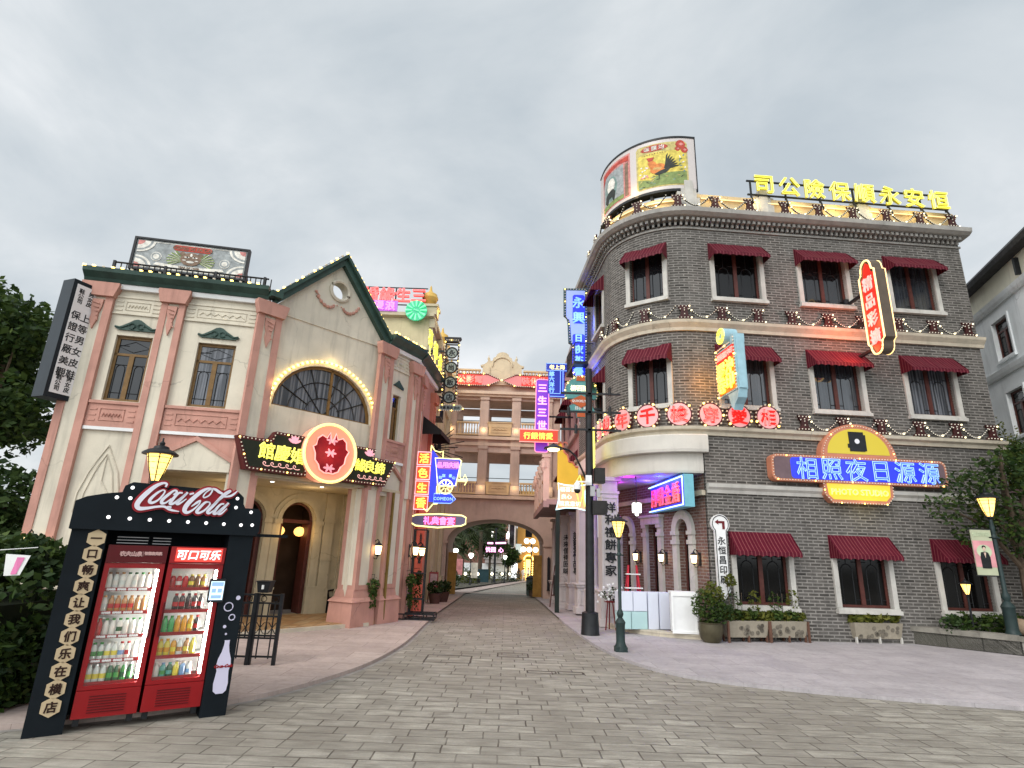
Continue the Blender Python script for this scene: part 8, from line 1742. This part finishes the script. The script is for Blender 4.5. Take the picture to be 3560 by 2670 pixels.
s = thing('lantern_tree', 'post with five large round white lanterns beyond the arch', 'lantern post', (2.55, 60, gz(60))); M = Matrix.Translation((2.55, 60, gz(60))); mb = MB(M); mb.lathe((0, 0, 0), [(.2, 0), (.07, .5), (.06, 4.2)], 8); mb.box(-1.1, .7, -.03, .03, 3.75, 3.82); mb.build('post', black, s)
for x, z in ((-.5, 4.25), (.12, 4.25), (-.82, 3.42), (-.22, 3.42), (.42, 3.42)): mb = MB(M); mb.ball((x, -.1, z), .28, 14, 8, .95); mb.build('lantern', glow('round lantern', (1, .95, .86), 2.2, sample=True), s, True)
s = thing('litter_bin', 'slatted green litter bin at the right arch pier', 'bin', (1.62, 36.2, gz(36.2))); M = Matrix.Translation((1.62, 36.2, gz(36.2))); mb = MB(M); mb.lathe((0, 0, 0), [(.3, 0), (.34, .1), (.36, .9), (.38, .95)], 12); mb.build('body', surf('green grey bin', (.09, .13, .12), .6, .2), s); mb = MB(M); mb.lathe((0, 0, .95), [(.4, 0), (.36, .1), (.1, .22)], 12); mb.build('lid', black, s)
plant('potted_plant', 'dark potted plant in front of the litter bin', 'potted plant', (1.6, 35.4, gz(35.4)), [((0, 0, .5), (.35, .3, .35), 160)], [lf_dark], .16, 61, 'potted plants by the arch', [([(0, 0, 0), (0, 0, .35)], .2)])
s = thing('park_bench', 'dark slatted bench beside the garden beyond the arch', 'bench', (-2.9, 58, gz(58))); M = FR(-2.9, 58, 50, gz(58)); mb = MB(M); [mb.box(-.8, .8, y, y + .1, .42, .46) for y in (0, .14, .28)]; [mb.box(-.8, .8, .42, .46, z, z + .1) for z in (.55, .7)]; mb.build('seat', blackw, s); mb = MB(M); [(mb.new(), mb.box(x - .03, x + .03, 0, .42, 0, .42)) for x in (-.7, .7)]; mb.build('leg', black, s)
mb = MB(FR(-2.2, 62, 20, gz(62))); mb.box(-.6, .5, 0, .8, 0, 1.3); mb.box(-.65, .55, -.05, .85, 1.3, 1.36); tag(mb.build('utility_cabinet', surf('teal cabinet', (.03, .07, .08), .6, .1), None, loc=(-2.2, 62, gz(62))), 'dark teal utility cabinet between the garden bushes', 'cabinet')
s = thing('light_box', 'white lit advertising panel beyond the walkers', 'sign', (1.2, 82, gz(82))); M = Matrix.Translation((1.2, 82, gz(82))); mb = MB(M); mb.prism(rrect(-.42, .42, .3, 2.5, .2), -.1, .1); mb.build('panel', glow('white panel', (1, 1, 1), 1.6), s); mb = MB(M); mb.box(-.3, .3, -.15, .15, 0, .3); mb.build('base', grey, s)
s = thing('blue_sign', 'small pale blue square sign on the brick house beyond the arch', 'sign', (1.5, 85.5, 3.0)); mb = MB(Matrix.Translation((1.75, 85.4, gz(86)))); mb.box(-.45, .45, -.05, .05, 3.6, 5.0); mb.build('board', surf('pale blue board', (.5, .6, .65), .5, .1), s)
# ------------------------------------------------------------------ people walking beyond the arch
skin = surf('skin', (.45, .28, .2), .6, .05); hair = surf('dark hair', (.012, .01, .009), .5, .2)
def person(x, y, ang, h, label, top, bottom, shoes, long_hair, skirt, stride, arms):
    z = gz(y); M = FR(x, y, ang, z); s = thing('person', label, 'person', M); k = h / 1.7
    J = {'pel': (0, 0, .95), 'wai': (0, .01, 1.1), 'che': (0, .0, 1.3), 'nec': (0, 0, 1.46), 'hd0': (0, -.01, 1.55), 'hd1': (0, -.01, 1.68)}
    for sg, n in ((-1, 'l'), (1, 'r')):
        st = stride * sg
        J.update({n + 'h': (sg * .09, 0, .92), n + 'k': (sg * .1, -.06 + st * .3, .5), n + 'a': (sg * .1, st, .09), n + 't': (sg * .11, st - .16, .04), n + 's': (sg * .18, 0, 1.4), n + 'e': (sg * (.24 + arms), .04 - st * .3, 1.13), n + 'w': (sg * (.22 + arms * 1.4), -.05 - st * .5, .90), n + 'f': (sg * (.22 + arms * 1.4), -.08 - st * .5, .80)})
    E2 = [('pel', 'wai'), ('wai', 'che'), ('che', 'nec'), ('nec', 'hd0'), ('hd0', 'hd1')] + sum([[('pel', n + 'h'), (n + 'h', n + 'k'), (n + 'k', n + 'a'), (n + 'a', n + 't'), ('che', n + 's'), (n + 's', n + 'e'), (n + 'e', n + 'w'), (n + 'w', n + 'f')] for n in 'lr'], [])
    RR = {'pel': .13, 'wai': .115, 'che': .135, 'nec': .055, 'hd0': .085, 'hd1': .09, 'h': .085, 'k': .055, 'a': .04, 't': .035, 's': .06, 'e': .042, 'w': .032, 'f': .04}
    ks = list(J); me = bpy.data.meshes.new('body'); me.from_pydata([tuple(c * k for c in J[q]) for q in ks], [(ks.index(a), ks.index(b)) for a, b in E2], [])
    o = bpy.data.objects.new('body', me); COL.objects.link(o); mo = o.modifiers.new('skin', 'SKIN')
    for i, q in enumerate(ks): r_ = RR.get(q, RR.get(q[1:])) * k; me.skin_vertices[0].data[i].radius = (r_, r_ * (.75 if q in ('pel', 'wai', 'che') else 1))
    me.skin_vertices[0].data[0].use_root = True; o.modifiers.new('sub', 'SUBSURF').levels = 1
    dg = bpy.context.evaluated_depsgraph_get(); nm = bpy.data.meshes.new_from_object(o.evaluated_get(dg)); o.modifiers.clear(); o.data = nm; nm.name = 'body'
    for m in (skin, top, bottom, shoes): nm.materials.append(m)
    for p in nm.polygons:
        c = p.center / k; p.material_index = 3 if c.z < .1 else (2 if c.z < .97 and abs(c.x) < .2 and not (c.z > .75 and abs(c.x) > .17) else (1 if c.z < 1.45 and c.z > .99 else 0)); p.use_smooth = True
    o.parent = s; ROOT[o.name] = ROOT[s.name]
    mb = MB(M); mb.ball((0, .015 * k, 1.655 * k), .105 * k, 10, 6, 1.05)
    if long_hair: mb.tube([(0, .06 * k, 1.66 * k), (0, .09 * k, 1.5 * k), (0, .1 * k, 1.28 * k)], [.1 * k, .1 * k, .06 * k], 8)
    mb.build('hair', hair, s, True)
    if skirt: mb = MB(M); mb.lathe((0, 0, 0), [(.24 * k, .52 * k), (.20 * k, .8 * k), (.13 * k, 1.02 * k)], 12); mb.build('skirt', bottom, s, True)
wh, dk, gr = surf('white cloth', (.66, .63, .62), .8, .06), surf('black cloth', (.015, .015, .018), .8, .2), surf('brown cloth', (.08, .05, .045), .8, .2)
person(1.75, 79, 175, 1.58, 'person in dark top with long dark hair walking away, leftmost of the group', gr, gr, white, True, True, .1, .02)
person(2.38, 79.4, 170, 1.66, 'person in white top and white trousers, middle of the walking group', wh, wh, white, False, False, .16, .03)
person(3.0, 79, 185, 1.68, 'person in white top and black trousers, rightmost of the walking group', wh, dk, dk, False, False, .12, .05)
s = thing('handbag', 'small black bag standing on the street left of the walkers', 'bag', (.95, 77, gz(77))); M = Matrix.Translation((.95, 77, gz(77))); mb = MB(M); mb.taper(0, 0, 0, .4, .28, .15, .2, .1); mb.build('bag', black, s); mb = MB(M); mb.tube([(x, 0, .4 + z) for x, z in arc(0, 0, .12, .16, 180, 0, 8)], .02); mb.build('handle', white, s)
lamp('street_glow', (2.4, 84, .6), (1, .72, .3), 160, .4); lamp('street_glow', (4.2, 85, 2.5), (1, .65, .2), 160, .4)
lamp('neon_glow', (-.8, 26.5, 6.0), (1, .45, .38), 130, .8); lamp('neon_glow', (-1.2, 19.6, 4.2), (1, .55, .45), 60, .5); lamp('neon_glow', (1.2, 20.5, 5.0), (1, .42, .55), 60, .5)
